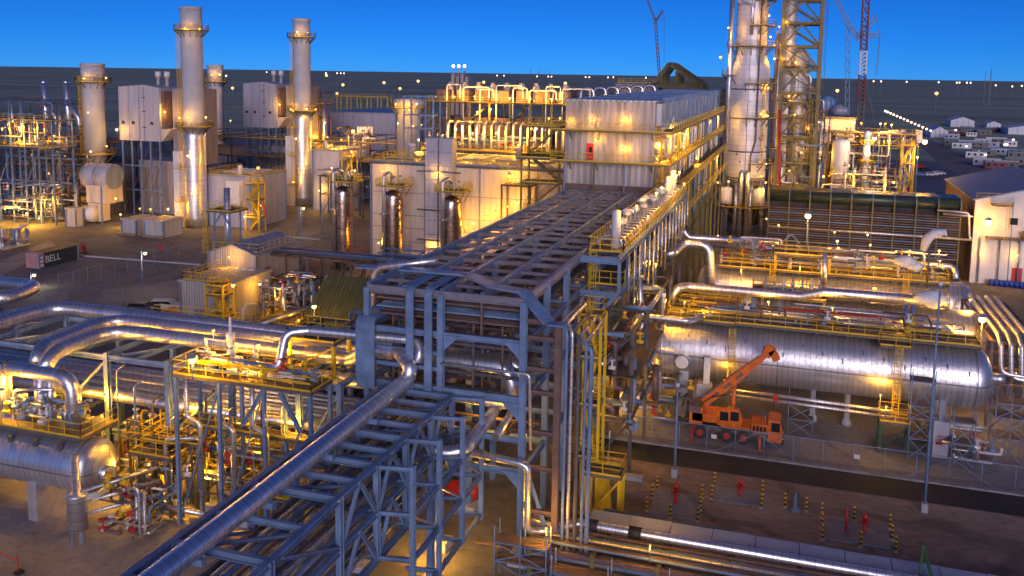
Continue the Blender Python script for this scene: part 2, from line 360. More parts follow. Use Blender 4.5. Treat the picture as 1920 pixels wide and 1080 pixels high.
ground('far_road', gmat('pink_gravel_road', [(.17, .13, .12), (.25, .19, .175), (.30, .24, .22)], .06, .9), [tuple(W(u, v, z=0))[:2] for u, v in ((1715, 262), (1745, 262), (1900, 340), (1825, 345), (1760, 305))], .010)
kb = MB(); kb.bx(-17.4, 200, 84.62, 84.85, 0, .18); ko = kb.build('kerb', G_CONC); ko['kind'] = 'structure'

# ------------------------------------------------------------------ the tall central rack
RX = (-30.6, -24.6, -18.2); RY0, RY1, RZ = 60.0, 121.5, 20.0
rk = T('pipe_rack', 'tall blue-grey steel pipe rack running up the middle to the zinc-clad building', 'pipe rack', (-24.5, 60, 0))
ys = [RY0+i*6.15 for i in range(11)]
for i, y in enumerate(ys):
    for x in RX:
        if i % 2 == 0 or i < 2: beam(rk, 'column', (x, y, 0), (x, y, RZ-.25), .46, .46, STEEL)
    for z, hh in ((RZ, .6 if i == 0 else .36), (16.9, .45), (12.7, .6), (9.6, .4), (7.2, .5)):
        beam(rk, 'cross_beam', (RX[0]+.02, y, z-hh/2-(.1 if z == RZ and i else 0)), (RX[2]-.02, y, z-hh/2-(.1 if z == RZ and i else 0)), .28, hh, PLUM if z == RZ else STEEL)
    if i < 10:
        beam(rk, 'cross_beam', (RX[0]+.2, y+6.15/2, RZ-.32), (RX[2]-.2, y+6.15/2, RZ-.32), .16, .26, PLUM)
for x in (RX[0], -27.6, RX[1], -21.4, RX[2]):
    for i in range(5):
        beam(rk, 'longitudinal_beam', (x, ys[2*i]+.2, RZ-.28), (x, ys[2*i+2]-.0, RZ-.28), .34, .7, STEEL)
for z in (16.9, 12.7, 7.2):
    for x in (RX[0], RX[2]):
        for i in range(5): beam(rk, 'longitudinal_beam', (x, ys[2*i]+.2, z-.3), (x, ys[2*i+2]-.2, z-.3), .32, .42, STEEL)
for i in range(10):           # flat wind bracing under the top beams
    a, b = ys[i], ys[i+1]
    beam(rk, 'brace', (RX[0], a, RZ-.75), (-27.6, b, RZ-.75), .2, .2, STEEL, 'L')
    beam(rk, 'brace', (RX[2], a, RZ-.75), (-21.4, b, RZ-.75), .2, .2, STEEL, 'L')
    if i % 2 == 0 and i > 1:
        beam(rk, 'brace', (RX[2]+.2, a, 12.5), (RX[2]+.2, b, 16.7), .22, .22, STEEL, 'L'); beam(rk, 'brace', (RX[2]+.2, a, 16.7), (RX[2]+.2, b, 12.5), .22, .22, STEEL, 'L')
# portal frames of the front bay with haunches
for y in (60.0,):
    for z in (12.1, 7.0, 16.7):
        for x, s in ((RX[1], 1), (RX[2], -1)):
            m = MB(); m.add([(x+.27*s, y-.15, z), (x+1.5*s, y-.15, z), (x+.27*s, y-.15, z-1.2), (x+.27*s, y+.15, z), (x+1.5*s, y+.15, z), (x+.27*s, y+.15, z-1.2)], [(0, 1, 2), (5, 4, 3), (0, 3, 4, 1), (1, 4, 5, 2), (2, 5, 3, 0)])
            m.build('haunch_plate', STEEL, rk)
for x in RX:
    for y in (60.0, 66.15): MB().box((x, y, .35), (1.5, 1.5, .7)).build('footing', CONC, rk)
# rust-brown side bay on the right of the rack front
for x, t in ((-15.6, 18.6),): beam(rk, 'column', (x, 60, 0), (x, 60, t), .45, .45, STEEL_B)
for z in (18.4, 17.2, 14.9, 13.2, 10.2, 7.5, 4.2): beam(rk, 'cross_beam', (RX[2]+.3, 60, z), (-15.6, 60, z), .25, .35, STEEL_B)
beam(rk, 'brace', (RX[2]+.3, 60.1, 7.4), (-15.6, 60.1, 1.0), .22, .22, STEEL, 'L')
# shelves of cable trays in the front bay
for z, c in ((18.75, 0), (18.1, 1), (17.55, 0)):
    for y0 in (60.7, 62.0, 63.3):
        m = MB(); m.bx(-30.2, -18.6, y0, y0+.95, z, z+.04); m.bx(-30.2, -18.6, y0, y0+.03, z, z+.18); m.bx(-30.2, -18.6, y0+.92, y0+.95, z, z+.18)
        for k in range(3): m.cyl((-30.1, y0+.2+.25*k, z+.11), (-18.7, y0+.2+.25*k, z+.11), .06, 6)
        m.build('cable_tray', (STEEL_B, STEEL)[c], rk)
for x in (-21.5, -27.5): beam(rk, 'hanger', (x, 60.3, 16.8), (x, 60.3, 19.5), .18, .18, STEEL_B, 'box')
for z in (15.2, 14.0, 9.0): beam(rk, 'cross_beam', (RX[0], 60, z), (RX[1], 60, z), .22, .3, STEEL)
# cable ladders that hang down the front face
def tray(label, pts, wdt, mt=STEEL, name='cable_tray', axis=(1, 0, 0)):
    pts = [V(p) for p in pts]; ax = V(axis); m = MB(); rp = route(pts, .8, 5)
    for k, hh in ((-.5, .16), (.5, .16)):
        for a, b in zip(rp, rp[1:]):
            d = (b-a)
            if d.length < 1e-4: continue
            m.bar(a+ax*(wdt*k), b+ax*(wdt*k), .05, hh)
    o = len(m.v)
    for p in rp:
        m.v += [tuple(p-ax*(wdt/2)), tuple(p+ax*(wdt/2))]
    for i in range(len(rp)-1): m.face([o+2*i, o+2*i+1, o+2*i+3, o+2*i+2])
    b = m.build(name, mt); md = b.modifiers.new('s', 'SOLIDIFY'); md.thickness = .03
    return tag(b, label, 'cable tray')
tray('narrow covered cable tray hanging down left of the central front column', [(-26.9, 66, 20.15), (-26.9, 59.55, 20.15), (-26.9, 59.55, 12.4)], .55)
tray('narrow stained cable tray hanging down beside the central front column', [(-25.4, 66, 20.15), (-25.4, 59.5, 20.15), (-25.4, 59.5, 12.4)], .55)
tray('wide pale cable tray curving down at the left end of the rack front', [(-30.4, 64, 17.6), (-30.4, 59.2, 17.6), (-30.4, 59.2, 12.2)], 1.5, STEEL)
zz = [(W(785, 488, z=20.3).x, 64.5, 20.3), (-24.2, 64.5, 20.3), (-21.0, 61.5, 20.3), (-18.5, 60.8, 20.3), (-16.2, 59.6, 18.5), (-15.0, 59.6, 18.5)]
m = MB()
for a, b in zip(zz, zz[1:]): m.bar(a, b, 1.15, .14)
tag(m.build('cable_tray', STEEL), 'flat blue cable tray zigzagging across the front of the rack top', 'cable tray')
for i, (x, r, z, mt) in enumerate(((-14.9, .11, 18.4, STEEL), (-14.5, .13, 18.4, SILVER_S), (-14.0, .15, 17.9, STEEL_D), (-13.5, .12, 17.6, STEEL), (-13.1, .16, 17.2, STEEL))):
    pipe('%s from left of the pipes bundled down the rack front corner' % nth(i), [(x-.6, 66, z), (x-.6, 60.3-i*.1, z), (x, 59.6, z-.3), (x, 59.4, 1.4+i*.15), (x+.8, 59.2, 1.2+i*.15)], r, mt, .9)
for k, x in enumerate((-29.1, -26.1, -23.1, -19.9)):      # tray runs added under the open top grid, dark to give its shade
    for i in range(5):
        y0, y1 = ys[2*i]+.3 if i else 66.0, ys[2*i+2]-.3
        m = MB(); m.bx(x-.55, x+.55, y0, y1, 17.2, 17.25); m.bx(x-.55, x-.5, y0, y1, 17.25, 17.45); m.bx(x+.5, x+.55, y0, y1, 17.25, 17.45)
        for c in range(3): m.cyl((x-.3+.3*c, y0, 17.31), (x-.3+.3*c, y1, 17.31), .06, 6)
        m.build('cable_tray', STEEL_D, rk)
for i, y in enumerate(ys[1:-1]):
    beam(rk, 'tray_beam', (RX[0], y+1.5, 17.0), (RX[2], y+1.5, 17.0), .22, .3, STEEL_B); beam(rk, 'tray_beam', (RX[0], y+4.6, 16.8), (RX[2], y+4.6, 16.8), .22, .3, STEEL_B)
for y in (61.6, 63.6, 65.4):
    for z in (16.4, 15.6, 13.4, 11.6, 8.6): beam(rk, 'tray_beam', (RX[0]+.2, y, z), (RX[2]-.2, y, z), .18, .22, (STEEL_B, STEEL_D)[int(z) % 2])
    for x in (-29.2, -27.4, -22.6, -20.3): beam(rk, 'hanger', (x, y, 11.6), (x, y, 18.4), .14, .14, STEEL_B, 'box')
# pipes carried through the rack lengthways, seen between the beams
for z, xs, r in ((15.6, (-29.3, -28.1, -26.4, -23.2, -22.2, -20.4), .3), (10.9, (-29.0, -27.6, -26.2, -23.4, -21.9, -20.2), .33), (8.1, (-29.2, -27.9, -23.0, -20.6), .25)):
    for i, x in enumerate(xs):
        pipe('pipe on the %s shelf inside the tall rack, %s from the left' % ({15.6: 'upper', 10.9: 'middle', 8.1: 'lower'}[z], nth(i)), [(x, 63.0+(i % 3)*.7, z), (x, 119, z)], r*(.7+.6*rnd.random()), (STEEL_D, STEEL_B, SILVER_S)[i % 3])  # mostly dark metals, so the rack's inner shade sits in their colour
pipe('thin bright pipe across the front portal of the rack', [(-24.4, 59.6, 14.6), (-18.3, 59.6, 14.6), (-17.6, 59.6, 14.6), (-17.4, 59.6, 9)], .12, SILVER_S)

# ------------------------------------------------------------------ low truss bridge in the foreground
tb = T('truss_bridge', 'blue steel truss pipe bridge coming from the bottom edge to the rack', 'pipe bridge', (-26, 40, 0))
TY = [16.0, 22.5, 29, 35.5, 42.4, 47.0, 51.2, 55.4, 59.3]
XL, XR, XM = -29.0, -23.4, -21.2
for i, y in enumerate(TY):
    beam(tb, 'cross_beam', (XL, y, 12.25), (XR, y, 12.25), .3, .42, STEEL)
    if i < len(TY)-1:
        ym = (y+TY[i+1])/2; beam(tb, 'cross_beam', (XL, ym, 12.25), (XR, ym, 12.25), .22, .36, STEEL)
        y2 = TY[i+1]
        for x in (XL, XR):
            for z in (12.5, 9.5, 6.5): beam(tb, 'chord', (x, y, z-.2), (x, y2, z-.2), .34, .34, STEEL)
        for za, zb in ((9.5, 12.3), (6.5, 9.3)):
            if i >= 4: beam(tb, 'brace', (XR+.04, y+.2, za), (XR+.04, ym, zb), .2, .2, STEEL); beam(tb, 'brace', (XR+.04, ym, zb), (XR+.04, y2-.2, za), .2, .2, STEEL)
            else: beam(tb, 'brace', (XR+.04, y+.2, zb), (XR+.04, y2-.2, za), .2, .2, STEEL)
            beam(tb, 'brace', (XL, y+.2, zb), (XL, y2-.2, za), .2, .2, STEEL)
        beam(tb, 'brace', (XL+.2, y, 12.0), (XR-.2, ym, 12.0), .2, .15, STEEL)
        beam(tb, 'brace', (XL+.2, y, 9.2), (XR-.2, y2, 9.2), .2, .15, STEEL)
    for x in (XL, XR): beam(tb, 'post', (x, y, 6.3), (x, y, 12.4), .36, .36, STEEL)
    for z in (9.3, 6.4): beam(tb, 'cross_beam', (XL, y, z), (XR, y, z), .26, .34, STEEL)
for y in (29, 42.4, 55.4):
    for x in (XL, XR):
        beam(tb, 'leg', (x, y, .3), (x, y, 6.3), .45, .45, STEEL); MB().box((x, y, .2), (1.3, 1.3, .4)).build('footing', CONC, tb)
# second, outer truss frame on the right of the bridge head
for y in TY[5:]:
    beam(tb, 'post', (XM, y+.4, 3), (XM, y+.4, 12.4), .3, .3, STEEL)
    for z in (12.2, 9.3, 6.4, 3.4): beam(tb, 'cross_beam', (XR, y, z), (XM, y+.4, z), .2, .26, STEEL)
for a, b in zip(TY[5:], TY[6:]):
    for z in (9.3, 6.4, 3.4): beam(tb, 'chord', (XM, a+.4, z), (XM, b+.4, z), .26, .26, STEEL)
    beam(tb, 'brace', (XM, a+.4, 9.2), (XM, b+.4, 6.5), .16, .16, STEEL, 'L')
for z, n in ((9.75, 9), (6.85, 11)):
    for i in range(n):
        x = -28.4+i*(4.6/(n-1)); pipe('%s slim pipe from the left on the %s shelf of the truss bridge' % (nth(i), 'middle' if z > 9 else 'bottom'), [(x, 14, z+.1), (x, 60, z+.1)], .09+.05*((i*7) % 3), (STEEL_D, SILVER_S, STEEL)[i % 3], group='slim pipes laid along the truss bridge')
pipe('thick blue-lit jacketed pipe running down the truss bridge to the bottom edge', [tuple(W(745, 655, y=60.5)), tuple(W(770, 690, y=59.0)), tuple(W(764, 712, z=13.3)), (-26.5, 30, 13.3), (-26.6, 14, 13.3)], .56, SILVER, 1.6, 24)
for i, y in enumerate((20, 27, 34, 40, 46.5, 52.5)):
    m = MB(); m.box((-26.5, y, 12.6), (.9, .3, .35)); m.build('pipe_shoe', STEEL, tb)
# ------------------------------------------------------------------ builders for plant items
def ring_platform(parent, c, r0, r1, z, mt=OLIVE, a0=0, a1=360, name='platform', rail=YEL):
    n = max(8, int((a1-a0)/15)); A = [math.radians(a0+(a1-a0)*i/n) for i in range(n+1)]
    m = MB(); o = 0
    for a in A:
        ca, sa = math.cos(a), math.sin(a)
        m.v += [(c[0]+r0*ca, c[1]+r0*sa, z), (c[0]+r1*ca, c[1]+r1*sa, z), (c[0]+r0*ca, c[1]+r0*sa, z-.18), (c[0]+r1*ca, c[1]+r1*sa, z-.18)]
    for i in range(n):
        k = 4*i; m.face([k, k+1, k+5, k+4]); m.face([k+2, k+6, k+7, k+3]); m.face([k+1, k+3, k+7, k+5])
    for a in A[::2]:
        ca, sa = math.cos(a), math.sin(a); m.bar((c[0]+r0*ca*.98, c[1]+r0*sa*.98, z-.3-(r1-r0)*.9), (c[0]+r1*ca*.96, c[1]+r1*sa*.96, z-.2), .12, .2)
    p = m.build(name, mt, parent)
    q = MB(); pts = [(c[0]+(r1-.05)*math.cos(a), c[1]+(r1-.05)*math.sin(a), z) for a in A]
    q.rail(pts, 1.15, 1.2, .07); q.build('railing', rail, p); return p
def plat(label, x0, x1, y0, y1, z, sides='NSEW', foot=None, lm=STEEL, parent=None, cat='platform', name='platform', nleg=2, rail=YEL, ladder=None, brace=True, group=None, h=1.15, deck=GRATE):
    t = parent or T(name, label, cat, ((x0+x1)/2, (y0+y1)/2, foot if foot is not None else z), group)
    d = MB(); d.bx(x0, x1, y0, y1, z-.06, z)
    for k in (0, 1): d.bx(x0, x1, (y0, y1-.14)[k], (y0+.14, y1)[k], z-.28, z-.06); d.bx((x0, x1-.14)[k], (x0+.14, x1)[k], y0+.14, y1-.14, z-.28, z-.06)
    d.build('deck', deck, t)
    r = MB(); c = [(x0, y0, z), (x1, y0, z), (x1, y1, z), (x0, y1, z)]
    for s, (a, b) in {'S': (0, 1), 'E': (1, 2), 'N': (2, 3), 'W': (3, 0)}.items():
        if s in sides: r.rail([c[a], c[b]], h)
    if sides: r.build('railing', rail, t)
    if foot is not None:
        for i in range(nleg):
            for y in (y0+.15, y1-.15):
                x = x0+.15+(x1-x0-.3)*i/max(1, nleg-1); beam(t, 'leg', (x, y, foot), (x, y, z-.25), .26, .26, lm)
        if brace and z-foot > 2.5:
            for i in range(nleg-1):
                xa = x0+.15+(x1-x0-.3)*i/max(1, nleg-1); xb = x0+.15+(x1-x0-.3)*(i+1)/max(1, nleg-1)
                beam(t, 'brace', (xa, y0+.15, foot+.3), (xb, y0+.15, z-.4), .14, .14, lm, 'L')
    if ladder:
        l = MB(); l.ladder(ladder[0], ladder[1], ladder[2]); l.build('ladder', rail, t)
    return t
def vessel(label, x0, x1, y, z, r, saddles, mt=TANK, head=.55, foot=0.0, manway=None, sm=CONC):
    t = T('vessel', label, 'vessel', ((x0+x1)/2, y, foot)); h = r*head
    pr = [(h-h*math.cos(math.pi/2*i/6) , max(.02, r*math.sin(math.pi/2*i/6))) for i in range(7)]
    L = x1-x0; full = [(a, b) for a, b in pr] + [(h+(L-2*h)*i/12, r) for i in range(1, 12)] + [(L-a, b) for a, b in reversed(pr)]
    MB().lathe((x0, y, z), (1, 0, 0), full, 40).build('shell', mt, t)
    for x in (x0+h+.05, x1-h-.05):
        MB().lathe((x-.06, y, z), (1, 0, 0), [(0, r+.03), (.12, r+.03)], 40).build('seam_band', SILVER_S, t)
    for x in saddles:
        s = MB(); s.bx(x-.45, x+.45, y-r*.75, y+r*.75, foot, z-r*.62); s.build('saddle', sm, t)
    return t
def nozzle(parent, p, q, r, mt=SILVER_S, fl=1.5):
    m = MB(); m.cyl(p, q, r, 14); p, q = V(p), V(q); d = (q-p).normalized(); m.cyl(q-d*.18, q, r*fl, 14); m.build('nozzle', mt, parent)
def lamp(label, p, foot=None, power=900, r=.16, mt=None, color=(1.0, .45, .03), group=None, arm=None, pole_mat=None, head=True, cat='lamp', name='lamp'):
    p = V(p); t = T(name, label, cat, (p.x, p.y, foot if foot is not None else p.z), group)
    MB().sphere(p, r, 8).build('bulb', mt or rnd.choice((BULB, BULB, BULB2, BULB3)), t)
    if head:
        h = MB(); h.lathe(p+V((0, 0, r*.75)), UP, [(0, r*1.25), (r*.5, r*.9), (r*.9, r*.3)], 8, False); h.build('hood', STEEL, t)
    if foot is not None:
        b = MB(); q = p+(V(arm) if arm else V((0, 0, 0))); b.cyl((q.x, q.y, foot), (q.x, q.y, p.z+.1+r), max(.04, min(.11, .006*(p.z-foot)+.035)), 6)
        if arm: b.bar((q.x, q.y, p.z+.1+r), (p.x, p.y, p.z+.1+r), .07)
        b.build('pole', pole_mat or STEEL, t)
    if power:
        l = bpy.data.lights.new('lamp_light', 'POINT'); l.energy = power*LK; l.color = color; l.shadow_soft_size = max(.2, r*1.4)
        o = bpy.data.objects.new('lamp_light', l); col.objects.link(o); o.location = p-V((0, 0, .02)); attach(o, t)
        BULBL.append(o)
    return t
BULBL = []
LK = .95
def lamps(where, items, power=900, r=.16, pole=1.3, group=None, boost=1.0, **k):
    """items (u, v, Y[, power[, r]]): each lamp gets its place in the row, counted from the left"""
    items = sorted(items)
    for i, it in enumerate(items):
        u, v, Y = it[:3]; p = W(u, v, y=Y)
        lb = ('only lit lamp '+where) if len(items) == 1 else ('%s lit lamp from the left %s' % (nth(i), where))
        lamp(lb, p, p.z-pole if pole else None, (it[3] if len(it) > 3 else power)*boost, it[4] if len(it) > 4 else r, group=group or ('lamps '+where), **k)
def frame(label, xs, ys, zs, mt=STEEL, rails=(), decks=(), braces=True, name='pipe_structure', cat='steel frame', w=.3, bw=.26, top=None, rail=YEL, z0=0, group=None):
    t = T(name, label, cat, (sum(xs)/len(xs), sum(ys)/len(ys), z0), group)
    zt = top or max(zs)
    for x in xs:
        for y in ys: beam(t, 'column', (x, y, z0), (x, y, zt), w, w, mt)
    for z in zs:
        for y in ys: beam(t, 'cross_beam', (xs[0], y, z-bw/2), (xs[-1], y, z-bw/2), bw*.8, bw, mt)
        for x in xs: beam(t, 'side_beam', (x, ys[0], z-bw/2-.002), (x, ys[-1], z-bw/2-.002), bw*.8, bw*.96, mt)
        if z in decks:
            MB().bx(xs[0]-.6, xs[-1]+.6, ys[0]-.8, ys[-1]+.3, z+.01, z+.06).build('deck', GRATE, t)
        if z in rails:
            r = MB(); r.rail([(xs[0]-.6, ys[-1]+.3, z+.06), (xs[0]-.6, ys[0]-.8, z+.06), (xs[-1]+.6, ys[0]-.8, z+.06), (xs[-1]+.6, ys[-1]+.3, z+.06)], 1.15); r.build('railing', rail, t)
    if braces:
        lv = [z0]+sorted(zs)
        for i in range(len(xs)-1):
            for j, (a, b) in enumerate(zip(lv, lv[1:])):
                if (i+j) % 2 == 0: beam(t, 'brace', (xs[i], ys[0], a), (xs[i+1], ys[0], b-.3), bw*.7, bw*.7, mt, 'L')
    return t
def pipework(label, x0, x1, y0, y1, z0, z1, n, seed, r=(.08, .22), mats=None, cat='pipework', valves=4, name='pipework', group=None, vert=.4):
    """an orthogonal tangle of pipe runs with valves: every run its own part"""
    q = random.Random(seed); t = T(name, label, cat, ((x0+x1)/2, (y0+y1)/2, z0), group); mats = mats or (SILVER_S, STEEL, SILVER_S, STEEL_B)
    for i in range(n):
        rr = q.uniform(*r); p = V((q.uniform(x0, x1), q.uniform(y0, y1), q.uniform(z0, z1))); pts = [p.copy()]; last = -1
        for k in range(q.choice((1, 2, 3, 3))):
            ax = 2 if q.random() < vert and last != 2 else q.choice([a for a in (0, 0, 1) if a != last] or [0]); last = ax; p = p.copy()
            p[ax] = q.uniform(*((x0, x1), (y0, y1), (z0, z1))[ax]); pts.append(p)
        m = MB().tube(route(pts, rr*3, 4), rr, 8); m.build('pipe', q.choice(mats), t)
    for i in range(valves):
        p = V((q.uniform(x0, x1), y0+q.random()*.4*(y1-y0), q.uniform(z0, z1))); m = MB(); m.cyl(p-V((.3, 0, 0)), p+V((.3, 0, 0)), .2, 8); m.cyl(p, p+V((0, 0, .7)), .09, 8); m.lathe(p+V((0, 0, .7)), UP, [(0, .3), (.08, .3)], 10); m.build('valve', q.choice((STEEL, WHITE, RED, YEL)), t)
    return t

# ------------------------------------------------------------------ left background: stacks, filter houses, turbine buildings
def stack(label, x, y, z0, zj, z1, rl, rh, plats, lowm, ladder_side=210, capz=None, flare=0):
    t = T('exhaust_stack', label, 'stack', (x, y, 0))
    MB().lathe((x, y, z0), UP, [((zj-z0)*i/10, rl) for i in range(11)], 32).build('lower_shell', lowm, t)
    u = MB().lathe((x, y, zj), UP, [((z1-3.5-zj)*i/8, rh) for i in range(9)] + [(z1-3.4-zj, rh+flare), (z1-zj, rh+flare)], 32).build('upper_shell', CONC, t)
    MB().lathe((x, y, z1), UP, [(-.5, rh+flare+.12), (.15, rh+flare+.12), (.15, rh+flare-.25), (-.4, rh+flare-.3), (-.4, .05)], 32).build('rim', CONC, u)
    for z, w_ in plats: ring_platform(t, (x, y), min(rl, rh), max(rl, rh)+w_, z)
    a = math.radians(ladder_side); f = (math.cos(a), math.sin(a)); l = MB(); rr = max(rl, rh)+.15
    l.ladder((x+rr*f[0], y+rr*f[1], z0+.3), plats[-1][0]-z0+1, f, .6); l.build('ladder', YEL, t)
    zz = z0+6
    while zz < zj-2:
        p = (x+(rr+.6)*f[0], y+(rr+.6)*f[1]); m = MB(); m.box((p[0], p[1], zz), (1.9, 1.9, .12)); m.rail([(p[0]-.9, p[1]-.9, zz), (p[0]+.9, p[1]-.9, zz), (p[0]+.9, p[1]+.9, zz)], 1.1, .9, .07); m.build('rest_platform', YEL, t); zz += 7.5
    return t
stack('tall pale stack with silver lower half, nearest of the two tall ones', -130.5, 171, 0, 22.4, 49.3, 2.5, 2.35, ((23.0, 1.5), (44.4, 1.3)), SILVER, 235)
stack('tall pale stack with silver lower half, farther and right of its twin', -125.4, 209, 0, 25.0, 49.0, 2.4, 2.25, ((25.4, 1.5), (44.4, 1.3)), SILVER, 235)
stack('short wide lilac stack at the far left with two platforms', -164.6, 178, 12, 15.2, 36.6, 2.5, 2.5, ((14.8, 2.2), (32.4, 1.6)), CONC, 235, flare=.25)
stack('short distant stack peeping out right of the tall stack', -189.3, 260, 8, 12, 37.0, 2.45, 2.45, ((12.6, 1.2), (31.6, 1.6)), CONC, 235, flare=.2)
def base_under(label, x, y, d, z1, mt):
    t = T('boiler_casing', label, 'boiler casing', (x, y, 0)); MB().bx(x-d, x+d, y-d*.6, y+d*1.6, 0, z1-.4).build('casing', mt, t)
    for k in (-1, 1): MB().bx(x+k*d-.2, x+k*d+.2, y-d*.6-.25, y-d*.6, 0, z1).build('buttress', STEEL_D, t)
    for z in (3, 6, 9): 
        if z < z1-1: MB().bx(x-d-.1, x+d+.1, y-d*.6-.15, y-d*.6, z, z+.3).build('stiffener', STEEL_D, t)
    MB().bx(x-d*1.1, x+d*1.1, y-d*.7, y+d*1.7, z1-.4, z1).build('top_plate', STEEL_D, t)
base_under('dark square casing carrying the short wide left stack', -164.6, 178, 4.2, 12, LILAC_D)
base_under('dark square casing carrying the distant short stack', -189.3, 260, 4.6, 8, LILAC_D)
def filter_house(label, x0, x1, y0, y1, z0, z1):
    t = T('filter_house', label, 'filter house', ((x0+x1)/2, (y0+y1)/2, 0)); xm = x0+(x1-x0)*.62
    m = MB(); pr = [(x0, z0), (x1, z0), (x1, z1-.7), (xm, z1), (x0, z1-.6)]; n = 5
    m.v = [(a, y, b) for y in (y0, y1) for a, b in pr]
    m.face([0, 1, 2, 3, 4]); m.face([9, 8, 7, 6, 5])
    for i in range(n): m.face([(i+1) % n, i, n+i, n+(i+1) % n])
    w_ = m.build('wall', LILAC, t)
    for f in (.25, .5, .62): MB().bx(x0+(x1-x0)*f-.06, x0+(x1-x0)*f+.06, y0-.08, y0-.005, z0, z1-.5).build('panel_joint', STEEL, w_)
    for f in (.1, .35, .8): MB().bx(x0+(x1-x0)*f-.4, x0+(x1-x0)*f+.4, y0-.06, y0-.005, z0+4.0, z0+4.7).build('vent', DARK, w_)
    for k in (3.3, 7.2, 10.5): MB().box((xm, y0-.12, z0+k), (.9, .2, .25)).build('latch', STEEL_D, w_)
    MB().bx(x1+.02, x1+.9, y0+.6, y0+3.2, z0+3.4, z1-1.5).build('louvre_box', STEEL_B, t)
    h = MB(); h.add([(x1+.02, y0+.5, z0+3), (x1+.02, y0+4.2, z0+3), (x1+.02, y0+.5, z0), (x1+.02, y0+4.2, z0), (x1+2.8, y0+.5, z0+3), (x1+2.8, y0+4.2, z0+3)], [(0, 1, 5, 4), (2, 4, 5, 3), (0, 4, 2), (1, 3, 5), (0, 2, 3, 1)]); h.build('hood', BEIGE, t)
    b = MB().bx(x1+1.0, x1+7.5, y0+3.4, y1, z0-6, z1-.9).build('duct', LILAC_D, t)
    for i in range(5): beam(t, 'leg', (x0+.5+(x1-x0-1)*i/4, y0+.4, 0), (x0+.5+(x1-x0-1)*i/4, y0+.4, z0), .32, .32, STEEL); beam(t, 'leg', (x0+.5+(x1-x0-1)*i/4, y1-.4, 0), (x0+.5+(x1-x0-1)*i/4, y1-.4, z0), .32, .32, STEEL_D)
    for z in (z0*.33, z0*.66):
        beam(t, 'cross_beam', (x0, y0+.4, z), (x1, y0+.4, z), .25, .3, STEEL)
    for i in range(4):
        for j in range(3): beam(t, 'brace', (x0+.5+(x1-x0-1)*i/4, y0+.35, z0*j/3), (x0+.5+(x1-x0-1)*(i+1)/4, y0+.35, z0*(j+1)/3), .16, .16, STEEL_D, 'L')
    MB().bx(x0+2.5, x1+2, y0+3.5, y1, 0, z0*.72).build('turbine_casing', LILAC_D, t)
    for k in (.58, .8): MB().lathe((x0+(x1-x0)*k, y0+6, z1-.4), UP, [(0, .45), (2.2, .45), (2.2, .75), (3.6, .75)], 12).build('vent_pipe', WHITE, t)
    return t
filter_house('raised lilac filter house on stilts just left of the tall near stack', -159, -147, 180, 192, 18.2, 31.8)
filter_house('raised lilac filter house on stilts between the two tall stacks', -152.4, -141.5, 222, 234, 19.4, 32.4)
for lb, u0, u1, v0, v1, Y in (('white insulated panel block beside the silver foot of the near stack', 324, 350, 283, 402, 169), ('white insulated panel block beside the silver foot of the far stack', 535, 553, 255, 352, 207)):
    a, b = W(u0, v0, y=Y), W(u1, v1, y=Y); t = T('insulated_duct', lb, 'duct', ((a.x+b.x)/2, Y, 0)); MB().bx(a.x, b.x, Y, Y+5, 0, a.z).build('casing', WHITE, t)
    for i in range(8):
        for j in range(2): MB().box((a.x+(b.x-a.x)*(.27+.46*j), Y-.04, b.z+(a.z-b.z)*(i+.5)/8), ((b.x-a.x)*.42, .08, (a.z-b.z)/8-.15)).build('panel', TARP, t)
def block(label, name, x0, x1, y0, y1, z1, mt, roof=BLUER, z0=0, cat='building', rails=True, over=.25, trim=STEEL, gable=0):
    t = T(name, label, cat, ((x0+x1)/2, (y0+y1)/2, z0)); xm = (x0+x1)/2
    m = MB()
    if gable:
        pr = [(x0, z0), (x1, z0), (x1, z1), (xm, z1+gable), (x0, z1)]
        m.v = [(a, y, b) for y in (y0, y1) for a, b in pr]; m.face([0, 1, 2, 3, 4]); m.face([9, 8, 7, 6, 5])
        for i in range(5): m.face([(i+1) % 5, i, 5+i, 5+(i+1) % 5])
        m.build('wall', mt, t); r = MB()
        for (a, za), (b, zb) in (((x0-over, z1-.1), (xm, z1+gable)), ((x1+over, z1-.1), (xm, z1+gable))):
            r.add([(a, y0-over, za+.02), (b, y0-over, zb+.02), (b, y1+over, zb+.02), (a, y1+over, za+.02), (a, y0-over, za+.22), (b, y0-over, zb+.22), (b, y1+over, zb+.22), (a, y1+over, za+.22)], [(3, 2, 1, 0), (4, 5, 6, 7), (0, 1, 5, 4), (1, 2, 6, 5), (2, 3, 7, 6), (3, 0, 4, 7)])
        r.build('roof', roof, t)
    else:
        m.bx(x0, x1, y0, y1, z0, z1); m.build('wall', mt, t); MB().bx(x0-over, x1+over, y0-over, y1+over, z1+.002, z1+.3).build('roof', roof, t)
    for x, y in ((x0, y0), (x1, y0), (x1, y1)): MB().box((x, y, (z0+z1)/2), (.3, .3, z1-z0-.05)).build('corner_trim', trim, t)
    if rails: 
        q = MB(); zz = z1+.3; q.rail([(x0+.2, y1-.2, zz), (x0+.2, y0+.2, zz), (x1-.2, y0+.2, zz), (x1-.2, y1-.2, zz)], 1.1, 1.8, .07) if not gable else None
        if not gable: q.build('railing', YEL, t)
    return t
t = block('lilac turbine hall in front of the near tall stack', 'turbine_hall', -130, -117.6, 173.4, 188, 11.6, LILAC)
MB().bx(-123, -119.5, 171.8, 173.3, 5.5, 10.8).build('exhaust_box', WHITE, t); MB().cyl((-121, 174.5, 11.8), (-121, 174.5, 14.2), .5, 12).build('vent_pipe', WHITE, t)
for k in range(4): MB().bx(-127+k*2.2, -126+k*2.2, 177, 185, 11.95, 12.3).build('skylight', TARP, t)
